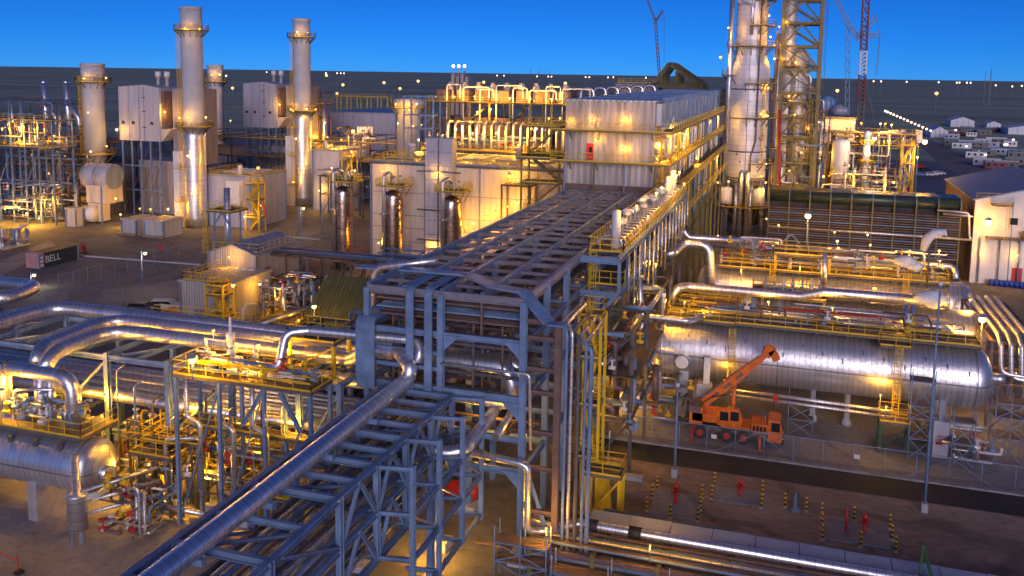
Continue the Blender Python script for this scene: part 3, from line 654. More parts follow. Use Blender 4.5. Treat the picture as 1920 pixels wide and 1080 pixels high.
t = block('lilac turbine hall in front of the far tall stack', 'turbine_hall', -128, -115.6, 211, 228, 14.6, LILAC)
MB().cyl((-121, 213.5, 14.8), (-121, 213.5, 17.2), .5, 12).build('vent_pipe', WHITE, t)
a = W(752, 328, y=206)
block('low lilac annex at the foot of the far turbine hall', 'annex', Wx(588, 350, 204), Wx(648, 350, 204), 204, 210.6, Wz(600, 322, 204), LILAC, LILAC, rails=False)
def stair_tower(label, x0, x1, y0, y1, zs, foot=0, mt=YEL):
    t = T('stair_tower', label, 'stair tower', ((x0+x1)/2, (y0+y1)/2, foot))
    for x in (x0, x1):
        for y in (y0, y1): beam(t, 'column', (x, y, foot), (x, y, zs[-1]), .22, .22, mt)
    prev = foot
    for i, z in enumerate(zs):
        plat('', x0, x1, y0, y1, z, 'NSEW', None, mt, t)
        m = MB(); m.stair((x0+.3, (y0+y1)/2, prev), (x1-.3, (y0+y1)/2, z)) if i % 2 == 0 else m.stair((x1-.3, (y0+y1)/2, prev), (x0+.3, (y0+y1)/2, z)); m.build('stair', mt, t); prev = z
    return t
stair_tower('yellow stair tower against the near turbine hall', Wx(472, 360, 173), Wx(497, 360, 173), 170.5, 173, [3.2, 7.2, 10.6])
stair_tower('yellow stair tower against the far turbine hall', Wx(650, 310, 210), Wx(668, 310, 210), 207.5, 210.5, [4, 9, 13.6])
# rounded hood and its casing at the foot of the short left stack
Y = 166; x0, x1 = Wx(148, 335, Y), Wx(198, 335, Y); zc = Wz(170, 330, Y)
t = T('intake_hood', 'grey rounded intake hood in front of the short wide left stack', 'intake hood', ((x0+x1)/2, Y, 0))
for k in range(2):
    xa, xb = x0+(x1-x0)*(.02+.5*k), x0+(x1-x0)*(.46+.5*k); MB().lathe((xa, Y+3, zc-.3), (1, 0, 0), [(0, 3.0), (xb-xa, 3.0)], 24).build('hood', LILAC, t)
MB().lathe((x0, Y+3, zc-.3), (1, 0, 0), [(0, 2.9), (x1-x0, 2.9)], 24).build('inner_drum', BLUER, t)
MB().bx(x0+1.2, x1-.6, Y+.8, Y+6, 4.5, zc-.6).build('casing', BEIGE, t); MB().bx(x0+2.5, x1-1.8, Y-.2, Y+3, .4, 4.6).build('lower_casing', BEIGE, t)
MB().lathe(((x0+x1)/2-1.6, Y-1.4, 2.4), (1, 0, 0), [(0, 1.6), (3.2, 1.9), (3.4, .2)], 16).build('fan_housing', WHITEP, t)
for x in (x0+.6, x1): beam(t, 'leg', (x, Y-1.5, 0), (x, Y-1.5, zc-2), .3, .3, STEEL)
Y = 256; x0, x1 = Wx(392, 290, Y), Wx(447, 290, Y); zc = Wz(420, 285, Y)
t = T('intake_hood', 'grey rounded intake hood beside the distant short stack', 'intake hood', ((x0+x1)/2, Y, 0))
MB().lathe((x0, Y+3, zc-.3), (1, 0, 0), [(0, 2.6), (x1-x0, 2.6)], 24).build('hood', LILAC, t); MB().bx(x0+1, x1-1, Y+.8, Y+6, 0, zc-.6).build('casing', LILAC_D, t)
for lb, u0, u1, v0, v1 in (('left of two small tan sheds at the foot of the near stack', 230, 264, 440, 412), ('right of two small tan sheds at the foot of the near stack', 272, 318, 444, 414)):
    a, b = W(u0, v0, z=0), W(u1, v0, z=0); t = block(lb, 'equipment_shed', a.x, b.x, a.y, a.y+6, Wz(u0, v1, a.y), TANR, TANR, rails=False, cat='shed')
    MB().bx(a.x-.3, b.x+.3, a.y-.5, a.y-.3, 0, .5).build('plinth', G_SAND, t)
a = W(133, 425, z=0); block('small plain cabinet standing left of the intake hood', 'cabinet', a.x-1.2, a.x+1.5, a.y, a.y+2, 4, BEIGE, BEIGE, rails=False, cat='cabinet')
# process frames at the far left
P = lambda u, v, Y: W(u, v, y=Y)
x0, x1 = Wx(-30, 260, 160), Wx(98, 260, 160)
frame('grey steel pipe structure with yellow rails at the far left edge', [x0+(x1-x0)*i/5 for i in range(6)], [160, 166], [Wz(50, 345, 160), Wz(50, 275, 160), Wz(50, 225, 160)], STEEL, rails=[Wz(50, 275, 160), Wz(50, 225, 160)], decks=[Wz(50, 275, 160), Wz(50, 225, 160)])
pipework('tangle of lamp-lit pipes under the far left structure', x0, x1, 159, 167, .5, 9, 34, 11, (.1, .25), valves=8)
pipework('upright pipes and valves on the upper decks of the far left structure', x0, x1, 160, 165, 17, 29, 30, 12, (.08, .2), vert=.75, valves=6)
x2, x3 = Wx(85, 300, 185), Wx(215, 300, 185)
frame('dark steel pipe structure between the far left structure and the short stack', [x2+(x3-x2)*i/5 for i in range(6)], [182, 190, 198], [6.5, 12, 17], STEEL_D, rails=[17], decks=[17, 12])
pipework('dark pipes with lamps behind the columns left of the short stack', x2, x3, 181, 192, .5, 16, 40, 13, (.1, .3), (STEEL_D, STEEL_B, STEEL, SILVER_S), valves=4)
frame('dark pipe structure behind the raised filter houses', [-175+8*i for i in range(11)], [214, 246], [6, 12, 17], STEEL_D, rails=[17], decks=[12])
for k, (u, v) in enumerate(((82, 155), (124, 155))):     # silver breather pipes with bent branches
    Y = 205; a = P(u, v, Y); t = T('vent_stack', '%s of two silver vent pipes with slanting branches at far left' % ('left', 'right')[k], 'vent pipe', (a.x, Y, 12))
    m = MB(); m.tube(route([(a.x, Y, a.z), (a.x+.3, Y, a.z-8), (a.x+1.0, Y, 13)], 3), .85, 14); m.sphere(a, .85, 12); m.build('pipe', SILVER, t)
    m = MB(); m.tube(route([(a.x+.4, Y-.6, a.z-5), (a.x+4.6, Y-.6, a.z-10), (a.x+4.8, Y-.6, 14)], 2), .75, 12); m.build('branch', SILVER, t)
x0, x1 = Wx(62, 200, 204), Wx(160, 200, 204); fz = Wz(110, 195, 204)
frame('slate lattice frame holding the silver vent pipes', [x0, (x0+x1)/2, x1], [203, 209], [fz, fz-6, 13], STEEL_D)
frame('second row of grey columns behind the far left structure', [x0-40+4.6*i for i in range(9)], [171, 176], [4.5, 9, 13.5, 18], STEEL_D, rails=[18, 13.5], decks=[13.5, 9])
pipework('dark pipes threading the far left columns', Wx(-20, 300, 168), Wx(150, 300, 168), 168, 177, .5, 17, 70, 16, (.1, .3), (STEEL_D, STEEL_B, STEEL, STEEL_D), valves=6, vert=.35)
for k in range(6): pipe('%s tall dark riser from the left before the short stack' % nth(k), [(Wx(100+k*9, 300, 168), 168, 0), (Wx(100+k*9, 300, 168), 168, 14-1.3*k), (Wx(100+k*9, 300, 168)+1.2, 169, 15-1.3*k)], .4, (STEEL_D, STEEL_B)[k % 2])
# small pipe stand with white ladders in front (left edge)
a, b = W(5, 470, z=0), W(88, 455, z=0)
pipework('low white pipe manifold on a concrete pad at the left edge', a.x, b.x, a.y-1, a.y+6, .4, 4.6, 22, 15, (.1, .26), (WHITE, STEEL, SILVER_S), valves=6, vert=.5)
# shipping container
a = W(74, 505, z=0); b = W(136, 488, z=0); c = W(41, 502, z=0)
t = T('shipping_container', 'dark shipping container with white BELL lettering and a pink end', 'container', (a.x-1.5, (a.y+b.y)/2, 0))
x0, x1, y0, y1 = a.x-3.0, a.x, a.y, a.y+9.0
CONT = sheet('dark_green_container', (.025, .04, .045), .28, .5, depth=.06); PINK = mat('faded_pink_paint', (.42, .22, .22), .6)
MB().bx(x0, x1, y0+1.1, y1, .1, 2.75).build('body', CONT, t); MB().bx(x0-.01, x1+.01, y0, y0+1.1, .08, 2.77).build('end_section', PINK, t)
for k in range(3): MB().bx(x1+.012, x1+.05, y0+.25, y0+.9, .4+.7*k, .8+.7*k).build('placard', WHITE, t)
for y in (y0, y1): MB().bx(x1-.1, x1+.06, y-.08, y+.08, 0, 2.85).build('corner_post', STEEL, t)
def text(s, mt, size, mw, parent=None, label=None, extrude=.01):
    c = bpy.data.curves.new('lettering', 'FONT'); c.body = s; c.size = size; c.extrude = extrude; c.align_x = 'CENTER'; c.align_y = 'CENTER'
    d = bpy.context.evaluated_depsgraph_get(); o = bpy.data.objects.new('tmp', c); col.objects.link(o)
    bpy.context.view_layer.update(); me = bpy.data.meshes.new_from_object(o.evaluated_get(bpy.context.evaluated_depsgraph_get())); bpy.data.objects.remove(o)
    me.materials.clear(); me.materials.append(mt); q = bpy.data.objects.new('lettering', me); col.objects.link(q); q.matrix_basis = mw
    if parent: attach(q, parent)
    if label: q['label'] = label
    return q
text('BELL', WHITE, 1.75, M.Translation((x1+.03, y0+3.1, 1.45)) @ M(((0, 0, 1), (1, 0, 0), (0, 1, 0))).to_4x4(), t, 'white letters BELL on the dark container side')
# ------------------------------------------------------------------ beige hall behind the rack
t = T('process_hall', 'large beige panelled hall with blue roof behind the steel rack', 'building', (-55, 160, 0)); JX0, JX1, JY, JZ = -76, -33, 151.0, 18.8
MB().bx(JX0, JX1, JY+.12, 172, 0, JZ).build('wall', LILAC_D, t)
MB().bx(JX0-.4, JX1, JY-.2, 172.4, JZ+.002, JZ+.35).build('roof_edge', STEEL_D, t)
MB().bx(JX0, JX1, JY+.2, 172, JZ+.36, JZ+.6).build('roof', BLUER, t)
PW = 43/8
for i in range(8):
    for j, (za, zb) in enumerate(((0.0, 4.4), (4.4, 7.0), (7.0, 9.4), (9.4, 13.6), (13.6, JZ))):
        MB().bx(JX0+i*PW+.09, JX0+(i+1)*PW-.09, JY, JY+.11, za+.08, zb-.08).build('panel', BEIGE, t)
for x in (JX0-.15, JX0+PW*4): MB().box((x, JY-.08, JZ/2), (.28, .2, JZ-.1)).build('downpipe', STEEL, t)
for i, x in enumerate((-70, -51)): MB().bx(x, x+2.2, JY-.06, JY-.004, .1, 4.0).build('door', LILAC, t)
q = MB(); q.rail([(JX0+.3, 171, JZ+.6), (JX0+.3, JY+.6, JZ+.6), (-64.5, JY+.6, JZ+.6)], 1.15, 1.8, .08); q.rail([(-58.5, JY+.6, JZ+.6), (JX1, JY+.6, JZ+.6)], 1.15, 1.8, .08); q.rail([(JX0+.3, 157, JZ+.62), (JX1, 157, JZ+.62)], 1.15, 1.8, .08); q.build('railing', YEL, t)
for x, y in ((-71, 158), (-66.5, 166), (-49.5, 158), (-40, 160)): MB().lathe((x, y, JZ+.6), UP, [(0, .55), (2.3, .55), (2.35, .7), (2.8, .7)], 14).build('roof_vent', WHITE, t)
for k in range(6): MB().bx(-74+6.6*k, -70+6.6*k, 158.5, 169, JZ+.62, JZ+.95).build('roof_panel', BLUER, t)
for lb, xa, xb in (('left of the twin lilac duct shafts climbing the beige hall', -64.1, -61.75), ('right of the twin lilac duct shafts climbing the beige hall', -61.45, -59.0)):
    d = T('duct_shaft', lb, 'duct', ((xa+xb)/2, 149.5, 4))
    for i in range(8): MB().bx(xa, xb, 148.6, 150.8, 4.2+2.5*i, 4.2+2.5*i+2.44).build('section', LILAC, d)
for i, z in enumerate((18.0, 11.0, 5.5)): tag(MB().bx(-65.6, -57.2, 148.2, 148.45, z, z+.25).build('support_bar', STEEL_D), 'dark bar clamping the twin duct shafts, %s from the top' % nth(i), 'bracket')
for i, (u, v, Y) in enumerate(((640, 500, 0), (735, 515, 0), (836, 530, 0))):   # bronze cylinders with platforms
    X = (-78.6, -68.6, -57.4)[i]; Y = 144.6; ztop = (15.2, 15.0, 14.6)[i]; zp = ztop+.9
    c = T('adsorber_column', '%s of three bronze reflecting columns before the beige hall' % ('leftmost', 'middle', 'rightmost')[i], 'column', (X, Y, 0))
    r = 1.75; MB().lathe((X, Y, .2), UP, [((ztop-1.5)*k/8, r) for k in range(9)] + [(ztop-1.5+1.3*math.sin(a), r*math.cos(a)+.01) for a in (.4, .8, 1.2, 1.57)], 28).build('shell', COPPER, c)
    MB().tube(route([(X-.9, Y-1.9, 0), (X-.9, Y-1.9, zp+1.6), (X-.4, Y-.6, zp+2.2), (X, Y, zp+1.2)], .8), .36, 12).build('riser_pipe', SILVER, c)
    MB().lathe((X-.9, Y-1.9, ztop-4.2), UP, [(0, .75), (.2, .75)], 12).build('flange', SILVER_S, c)
    p = MB(); p.bx(X-2.2, X+3.0, Y-2.4, Y+2.2, zp-.15, zp); pp = p.build('platform', OLIVE, c)
    MB().rail([(X-2.2, Y+2.2, zp), (X-2.2, Y-2.4, zp), (X+3, Y-2.4, zp), (X+3, Y+2.2, zp), (X-2.2, Y+2.2, zp)], 1.3, .9, .08).build('railing', YEL, pp)
    b = MB()
    for k in (-1.6, 1.4): b.bar((X+r, Y+k, zp-2.2), (X+2.9, Y+k, zp-.2), .14)
    b.build('bracket', OLIVE, c)
    for k in range(3): MB().cyl((X-.6+.9*k, Y+.4, zp), (X-.6+.9*k, Y+.4, zp+1.1+.3*k), .18, 8).build('valve', (STEEL, WHITE, SILVER_S)[k], c)

# ------------------------------------------------------------------ zinc-clad building on the rack
KX0, KX1, KY0, KY1, KZ0, KZ1 = -31.4, -18.9, 122.0, 236.0, 20.6, 32.3
t = T('zinc_building', 'long zinc-clad building standing on the steel rack with lit end wall', 'building', (-25, 180, 0))
MB().bx(KX0+.1, KX1-.1, KY0+.1, KY1, KZ0, KZ1).build('wall', GALV, t)
n = 14
for i in range(n):
    for za, zb in ((KZ0+.1, 23.9), (24.0, 28.2), (28.3, KZ1)): MB().bx(KX0+(KX1-KX0)*i/n+.02, KX0+(KX1-KX0)*(i+1)/n-.02, KY0, KY0+.09, za, zb).build('panel', GALV, t)
MB().bx(KX0-.3, KX1+.3, KY0-.1, KY0+.4, KZ0-1.0, KZ0+.05).build('base_beam', STEEL_B, t)
MB().bx(KX0-.2, KX1+.25, KY0-.15, KY1+.2, KZ1+.002, KZ1+.14).build('roof', sheet('zinc_roof', (.58, .58, .59), .8, .4, .3, depth=.05), t)
for i in range(9): MB().bx(KX0-.21, KX1+.26, KY0+12*i, KY0+12*i+.25, KZ1+.15, KZ1+.25).build('roof_seam', STEEL, t)
for i in range(18): MB().bx(KX1-.09, KX1+.55, KY0+2+i*6.2, KY0+6.6+i*6.2, KZ1-3.3, KZ1-.25).build('fan_housing', TARP, t)
for i in range(18): MB().bx(KX1-.09, KX1+.9, KY0+7.0+i*6.2, KY0+7.6+i*6.2, KZ1-4.3, KZ1+.5).build('fin', STEEL, t)
MB().bx(-28.3, -27.3, KY0-.06, KY0-.004, 24.1, 26.4).build('door', RED, t); MB().bx(-27.9, -27.5, KY0-.08, KY0-.062, 25.0, 25.9).build('door_window', GLASS, t)
for i in range(10):
    for x in (KX0+.3, (KX0+KX1)/2, KX1-.3): beam(t, 'leg', (x, KY0+.6+i*12.4, 0), (x, KY0+.6+i*12.4, KZ0-.1), .45, .45, OLIVE)
for z, off in ((24.0, 0), (28.3, 0)):
    d = MB(); d.bx(KX0-1.6, KX1+2.6, KY0-1.8, KY0-.15, z-.22, z); d.bx(KX1+.75, KX1+2.6, KY0-.1, KY1-30, z-.22, z); w_ = d.build('walkway', OLIVE, t)
    MB().rail([(KX0-1.6, KY0-1.75, z), (KX1+2.55, KY0-1.75, z), (KX1+2.55, KY1-30, z)], 1.2, 2.0, .08).build('railing', YEL, w_)
    for i in range(4): MB().bar((KX0+1+3.8*i, KY0-.1, z-1.3), (KX0+1+3.8*i, KY0-1.6, z-.2), .12).build('bracket', OLIVE, w_)
for i in range(4): beam(t, 'walkway_post', (KX0+.4+4.2*i, KY0-1.6, 19.9), (KX0+.4+4.2*i, KY0-1.6, 23.8), .2, .2, (STEEL, OLIVE)[i % 2], 'box')
# dense pipes and valves along the right flank of the zinc building
for k, (z0, z1, lb) in enumerate(((20.8, 23.6, 'lowest'), (24.2, 27.8, 'middle'), (12.5, 20.0, 'under-deck'))):
    tt = T('pipe_bank', '%s bank of lamp-lit upright pipes on the zinc building right flank' % lb, 'pipe bank', (-17.5, 160, z0)); q = random.Random(30+k)
    for i in range(46):
        y = 123+i*1.75+q.random()*.6; x = -18.2+q.random()*1.2; m = MB().tube(route([(x-.3, y+.5, z0), (x, y, z0+.2), (x, y, z1-q.random()*.8), (x-.6, y, z1-.4)], .3, 3), .09+.1*q.random(), 6); m.build('pipe', q.choice((SILVER_S, YEL, STEEL, SILVER_S)), tt)
frame('olive frame carrying the flank pipes of the zinc building', [-18.2, -15.9], [123+9*i for i in range(10)], [12.3, 16.0, 20.4], OLIVE, rails=[20.4, 16.0], decks=[20.4])
# stair tower left of the zinc building
stair_tower('olive stair tower at the left corner of the zinc building', Wx(985, 320, 128), -33.2, 126, 130, [10.5, 15.5, 20.0, 24.0, 28.3], 0, OLIVE)
tt = T('platform', 'yellow-railed landing bridging beige hall roof and stair tower', 'platform', (-38, 130, 20)); plat('', Wx(980, 305, 126), -32.8, 122.6, 126, 24.0, 'NSW', None, OLIVE, tt)
x0 = Wx(945, 330, 149); plat('lit yellow platform with railings on the beige hall wall right end', x0, x0+5.5, 147.2, 150.8, Wz(950, 345, 148), 'SEW', 0, STEEL_B)

# ------------------------------------------------------------------ compressor block behind
x0, x1 = Wx(806, 200, 186), Wx(1075, 200, 186)
zt, zm, zl = Wz(900, 192, 186), Wz(900, 226, 186), Wz(900, 282, 186)
xs = [x0+(x1-x0)*i/7 for i in range(8)]
frame('brown steel process block with yellow railed top deck behind the beige hall', xs, [186, 196], [zl, zm, zt], OLIVE, rails=[zt, zl], decks=[zt, zl], w=.4)
tt = T('casing_row', 'row of rust-brown casings filling the process block', 'casing', ((x0+x1)/2, 190, 0))
for i in range(7): MB().bx(xs[i]+.4, xs[i+1]-.4, 188, 195, zl+.2, zm+.6).build('casing', STEEL_B, tt); MB().bx(xs[i]+.6, xs[i+1]-1.2, 188.5, 194, zt+.1, zt+2.6).build('top_box', STEEL_B, tt)
for i in range(9):
    X = x0+3+i*(x1-x0-6)/8; tt = T('exhaust_silencer', '%s upright beige silencer from the left on the process block top' % nth(i), 'silencer', (X, 191, zt)); MB().lathe((X, 191, zt+.1), UP, [(0, .8), (3.6, .8), (3.7, .5), (4.2, .5)], 12).build('drum', BEIGE, tt)
for i in range(8):
    X = Wx(838+i*31, 170, 187); z = Wz(838, 158+(i % 3)*4, 187); dx = 1.6+1.4*(i % 2)
    pipe('%s white loop pipe from the left above the process block' % nth(i), [(X, 187, zl), (X, 187, z), (X+dx*2, 187, z), (X+dx*2, 187, zt+1)], .16, WHITE, .6, 8)
for i in range(17):
    X = Wx(840+i*13.6, 245, 176); z = Wz(840, 228, 176); pipe('%s silver gooseneck from the left in the row before the process block' % nth(i), [(X, 180, z-.4), (X, 178, z), (X, 176, z-.2), (X, 175.8, zl-5)], .27, SILVER, 1.0, 10)
plat('long yellow railed walkway under the row of silver goosenecks', Wx(790, 270, 174), Wx(1010, 270, 174), 173.4, 175.4, Wz(900, 283, 174), 'NSEW', 0, OLIVE, nleg=6)
pipework('valves and fittings under the row of silver goosenecks', Wx(795, 270, 176), Wx(1020, 270, 176), 176, 182, Wz(900, 292, 176), Wz(900, 255, 176), 46, 21, (.1, .28), (SILVER_S, STEEL_B, STEEL, WHITE), valves=14)
x0, x1 = Wx(800, 190, 190), Wx(830, 190, 190)
frame('open white pipe gantry at the left end of the process block', [x0-2, x0+1.5, x0+5], [182, 186], [Wz(815, 180, 184), Wz(815, 215, 184), Wz(815, 240, 184)], STEEL)
for k, u in enumerate((850, 860, 871)):
    Y = 235; a = W(u, 124, y=Y); tt = T('flare_pipe', '%s of three slender pipes with red beacons on the horizon' % ('left', 'middle', 'right')[k], 'vent pipe', (a.x, Y, 18)); MB().cyl((a.x, Y, 18), (a.x, Y, a.z-.3), .22, 8).build('pipe', STEEL, tt); MB().sphere(a, .38, 8).build('beacon', emit('beacon_%d' % k, (1, .5, .35), 16), tt)
tt = T('silo_group_base', 'pale box unit under the three slender beacon pipes', 'equipment box', (Wx(860, 150, 234), 234, 0))
for k in range(4): MB().bx(Wx(846+k*8.5, 150, 233), Wx(852+k*8.5, 150, 233), 233, 237, 0, Wz(850, 138+(k % 2)*5, 233)).build('box', LILAC_D, tt)
# lilac tank with a lit rim
Y = 215; a, b = Wx(741, 190, Y), Wx(796, 190, Y); tt = T('storage_tank', 'lilac storage tank with lamp-lit rim beside the process block', 'tank', ((a+b)/2, Y, 0))
MB().lathe(((a+b)/2, Y, 0), UP, [(0, (b-a)/2-.8), (Wz(760, 205, Y), (b-a)/2-.8), (Wz(760, 198, Y), (b-a)/2), (Wz(760, 186, Y), (b-a)/2), (Wz(760, 183, Y), .1)], 28).build('shell', LILAC, tt); ring_platform(tt, ((a+b)/2, Y), (b-a)/2-.8, (b-a)/2+.8, Wz(760, 201, Y))
# blue-roofed long shed in the distance
Y = 262; a, b = Wx(618, 220, Y), Wx(742, 220, Y)
block('long low shed with a blue roof in the distance left of the lilac tank', 'shed', a, b, Y, Y+40, Wz(680, 212, Y), LILAC, BLUER, rails=False)
frame('yellow gantry pipe rack in front of the horizon behind the blue-roofed shed', [Wx(632+i*19, 185, 300) for i in range(6)], [300, 303], [Wz(680, 181, 300)], YEL, rails=[Wz(680, 181, 300)])
tt = frame('dark lattice tower left of the blue-roofed shed', [Wx(597, 180, 232), Wx(610, 180, 232)], [232, 235], [Wz(600, 172, 232), Wz(600, 195, 232), Wz(600, 220, 232), 6], STEEL_B, rails=[Wz(600, 195, 232)]); MB().cyl((Wx(606, 200, 233), 233.5, 4), (Wx(606, 200, 233), 233.5, Wz(606, 170, 233)), .9, 12).build('pipe', SILVER, tt)
pipework('cluster of valves and small tanks beyond the far turbine hall', Wx(630, 250, 225), Wx(700, 250, 225), 222, 235, 1, Wz(660, 240, 225), 40, 22, (.12, .35), (WHITE, STEEL_D, STEEL_B, SILVER_S), valves=10)
for i in range(6): X = Wx(672+i*5, 245, 228); tt = T('bottle_tank', '%s of the small white upright bottles by the far hall' % nth(i), 'bottle', (X, 228, 8)); MB().lathe((X, 228, Wz(690, 252, 228)), UP, [(0, .42), (2.0, .42), (2.3, .2)], 10).build('shell', WHITE, tt)
for sx, nm in ((560, 'dark rack of pipes running behind the two tall stacks'),):
    frame(nm, [Wx(590+i*24, 280, 240) for i in range(9)], [238, 244], [5, 9.5], STEEL_D, rails=[9.5], decks=[9.5])
frame('dark pipe rack between the far hall and the beige hall', [Wx(600+i*20, 300, 196) for i in range(6)], [196, 200], [5.5, 10], STEEL_D, decks=[10])
# brown A-frame
Y = 262; a0, b0, zc = Wx(1226, 160, Y), Wx(1316, 160, Y), Wz(1262, 119, Y)
tt = T('a_frame', 'olive A-frame gantry above the far end of the zinc building', 'gantry', ((a0+b0)/2, Y, 20)); zb = Wz(1270, 160, Y); xm = Wx(1255, 120, Y)
for y in (Y, Y+7, Y+14):
    beam(tt, 'rafter', (a0, y, zb), (xm, y, zc), .95, 1.1, OLIVE); beam(tt, 'rafter', (xm, y, zc), (b0, y, zb), .95, 1.1, OLIVE); beam(tt, 'tie_beam', (a0, y, zb), (b0, y, zb), 1.0, 1.4, OLIVE)
    for k in (-1, 1): beam(tt, 'post', (xm+k*2.2, y, zb), (xm+k*2.2, y, zc-2.2), .8, .8, OLIVE)
    for x in (a0, b0): beam(tt, 'leg', (x, y, 0), (x, y, zb), .7, .7, OLIVE)
for x, z in ((a0, zb), (b0, zb), (xm, zc)): beam(tt, 'ridge_beam', (x, Y, z), (x, Y+14, z), .5, .6, OLIVE)
# grey units behind the zinc building
block('grey flat-roofed unit on the skyline left of the A-frame', 'equipment_house', Wx(1155, 160, 250), Wx(1222, 160, 250), 250, 258, Wz(1180, 157, 250), LILAC_D, STEEL_D, rails=True)
for i in range(6): X = Wx(1092+i*24, 170, 200+i*7); Y = 205+i*7; pipe('%s silver hoop pipe from the left behind the zinc roof' % nth(i), [(X-1.5, Y, 26), (X-1.5, Y, Wz(1100, 166-i*1.5, Y)), (X+1.5, Y, Wz(1100, 166-i*1.5, Y)), (X+1.5, Y, 26)], .45, SILVER, 1.4, 10)

# ------------------------------------------------------------------ great column and olive lattice tower
NX, NY, NR = -11.4, 207.0, 4.35
t = T('distillation_column', 'great silver distillation column with ring platforms right of the zinc building', 'column', (NX, NY, 0))
zc0 = 13.2
MB().lathe((NX, NY, zc0), UP, [(0, NR)] + [(24*k/8, NR) for k in range(1, 9)] + [(25.2, NR-.15), (27.5, NR-1.0)] + [(27.5+i*6, NR-1.0) for i in range(1, 6)], 40).build('shell', COLM, t)
for z in (zc0+.2, 19.3, 26.6, 33.0): MB().lathe((NX, NY, z), UP, [(0, NR+.06), (.3, NR+.06)], 40).build('seam_band', STEEL_B if z > 20 else STEEL_D, t)
MB().lathe((NX, NY, 3), UP, [(0, NR-1.2), (8.5, NR-1.2), (10.2, NR)], 28).build('skirt', STEEL_D, t)
for i in range(8):
    a = math.radians(22+45*i); MB().tube([(NX+4.1*math.cos(a), NY+4.1*math.sin(a), 0), (NX+3.9*math.cos(a), NY+3.9*math.sin(a), zc0)], .55, 12).build('leg', SILVER, t)
for u in (1390, 1402):
    X = Wx(u, 340, NY-5); MB().tube(route([(X, NY-3.6, 14.6), (X, NY-4.9, 15.2), (X, NY-5, 13.5), (X, NY-5, 0)], .9), .5, 12).build('downcomer', SILVER, t)
for u in (1363, 1424):
    X = Wx(u, 345, NY-4.6); MB().lathe((X, NY-4.8, 7.8), UP, [(0, .9), (.3, 1.25), (3.6, 1.25), (3.9, .8)], 16).build('side_drum', WHITEP, t)
ring_platform(t, (NX, NY), NR, NR+2.8, 7.4, OLIVE)
for z, a0, a1, w_ in ((17.0, 280, 400, 1.8), (27.0, 270, 360, 1.9), (34.5, 265, 350, 1.8), (42.5, 150, 400, 1.9), (47.0, 270, 380, 1.8), (52.5, 280, 380, 1.7)):
    rr = NR if z < 38 else NR-1.0; ring_platform(t, (NX, NY), rr, rr+w_, z, STEEL_D, a0, a1)
ring_platform(t, (NX, NY), NR, NR+1.8, 36.2, STEEL_D, 150, 230)
X = Wx(1362, 200, NY-3); MB().tube([(X+.3, NY-2.4, 10), (X+.3, NY-2.4, 60)], .55, 14).build('riser_pipe', SILVER, t)
MB().tube(route([(NX-2.9, NY-2.6, 58), (NX-2.9, NY-2.6, 52), (NX+.2, NY-3.4, 51.2), (NX+.2, NY-3.6, 45)], 1.2), .42, 10).build('overhead_pipe', SILVER, t)
for dx in (2.1, ): MB().tube(route([(NX+dx, NY-4.1, 56), (NX+dx, NY-4.5, 22), (NX+dx-.9, NY-4.6, 18.5), (NX+dx-.8, NY-4.6, 13), (NX+dx+2, NY-4.6, 12)], .6), .16, 8).build('drain_pipe', STEEL_B, t)
l = MB(); l.ladder((NX+NR*.75, NY-NR*.75, 17), 18, (.7, -.7)); l.ladder((NX+NR*.55, NY-NR*.6, 36), 18, (.7, -.7)); l.build('ladder', YEL, t)
for i in range(14): 
    a = math.radians(-60+rnd.uniform(-60, 60)); z = rnd.uniform(15, 34); MB().cyl((NX+NR*.98*math.cos(a), NY+NR*.98*math.sin(a), z), (NX+(NR+.35)*math.cos(a), NY+(NR+.35)*math.sin(a), z), .14, 8).build('stub', STEEL_D, t)
OX0, OX1, OY0, OY1 = Wx(1456, 300, 214), Wx(1527, 300, 214), 214, 222
t = T('lattice_tower', 'olive steel lattice tower right of the great column', 'tower', ((OX0+OX1)/2, 218, 0))
for x in (OX0, OX1):
    for y in (OY0, OY1): beam(t, 'leg', (x, y, 0), (x, y, 60), .8, .8, OLIVE)
zs = [0, 6.5, 11.5, 16.5, 22, 27.2, 32.4, 37.6, 42.8, 48, 53.2, 58.4]
for a, b in zip(zs, zs[1:]):
    for y in (OY0, OY1): beam(t, 'ring_beam', (OX0, y, b), (OX1, y, b), .4, .6, OLIVE)
    for x in (OX0, OX1): beam(t, 'ring_beam', (x, OY0, b-.02), (x, OY1, b-.02), .4, .6, OLIVE)
    xm = (OX0+OX1)/2
    beam(t, 'brace', (OX0, OY0, a), (xm, OY0, b-.3), .42, .42, OLIVE); beam(t, 'brace', (OX1, OY0, a), (xm, OY0, b-.3), .42, .42, OLIVE)
    beam(t, 'brace', (OX0, OY1, b), (OX1, OY1, a), .4, .4, OLIVE); beam(t, 'brace', (OX0, OY0, b), (OX1, OY0, a), .3, .3, OLIVE); beam(t, 'brace', (OX1, OY0, a), (OX1, OY1, b), .25, .25, OLIVE)
    m = MB(); m.stair((OX1+.8, OY0+.6, a), (OX1+.8, OY1-.6, b), .8) if zs.index(a) % 2 else m.stair((OX1+.8, OY1-.6, a), (OX1+.8, OY0+.6, b), .8); m.build('stair', OLIVE, t)
for z in (16.5, 32.4, 48): r = MB(); r.rail([(OX0, OY0-.4, z), (OX1, OY0-.4, z)], 1.2, 1.5, .08); r.bx(OX0, OX1, OY0-.4, OY1, z-.1, z); r.build('platform', OLIVE, t)
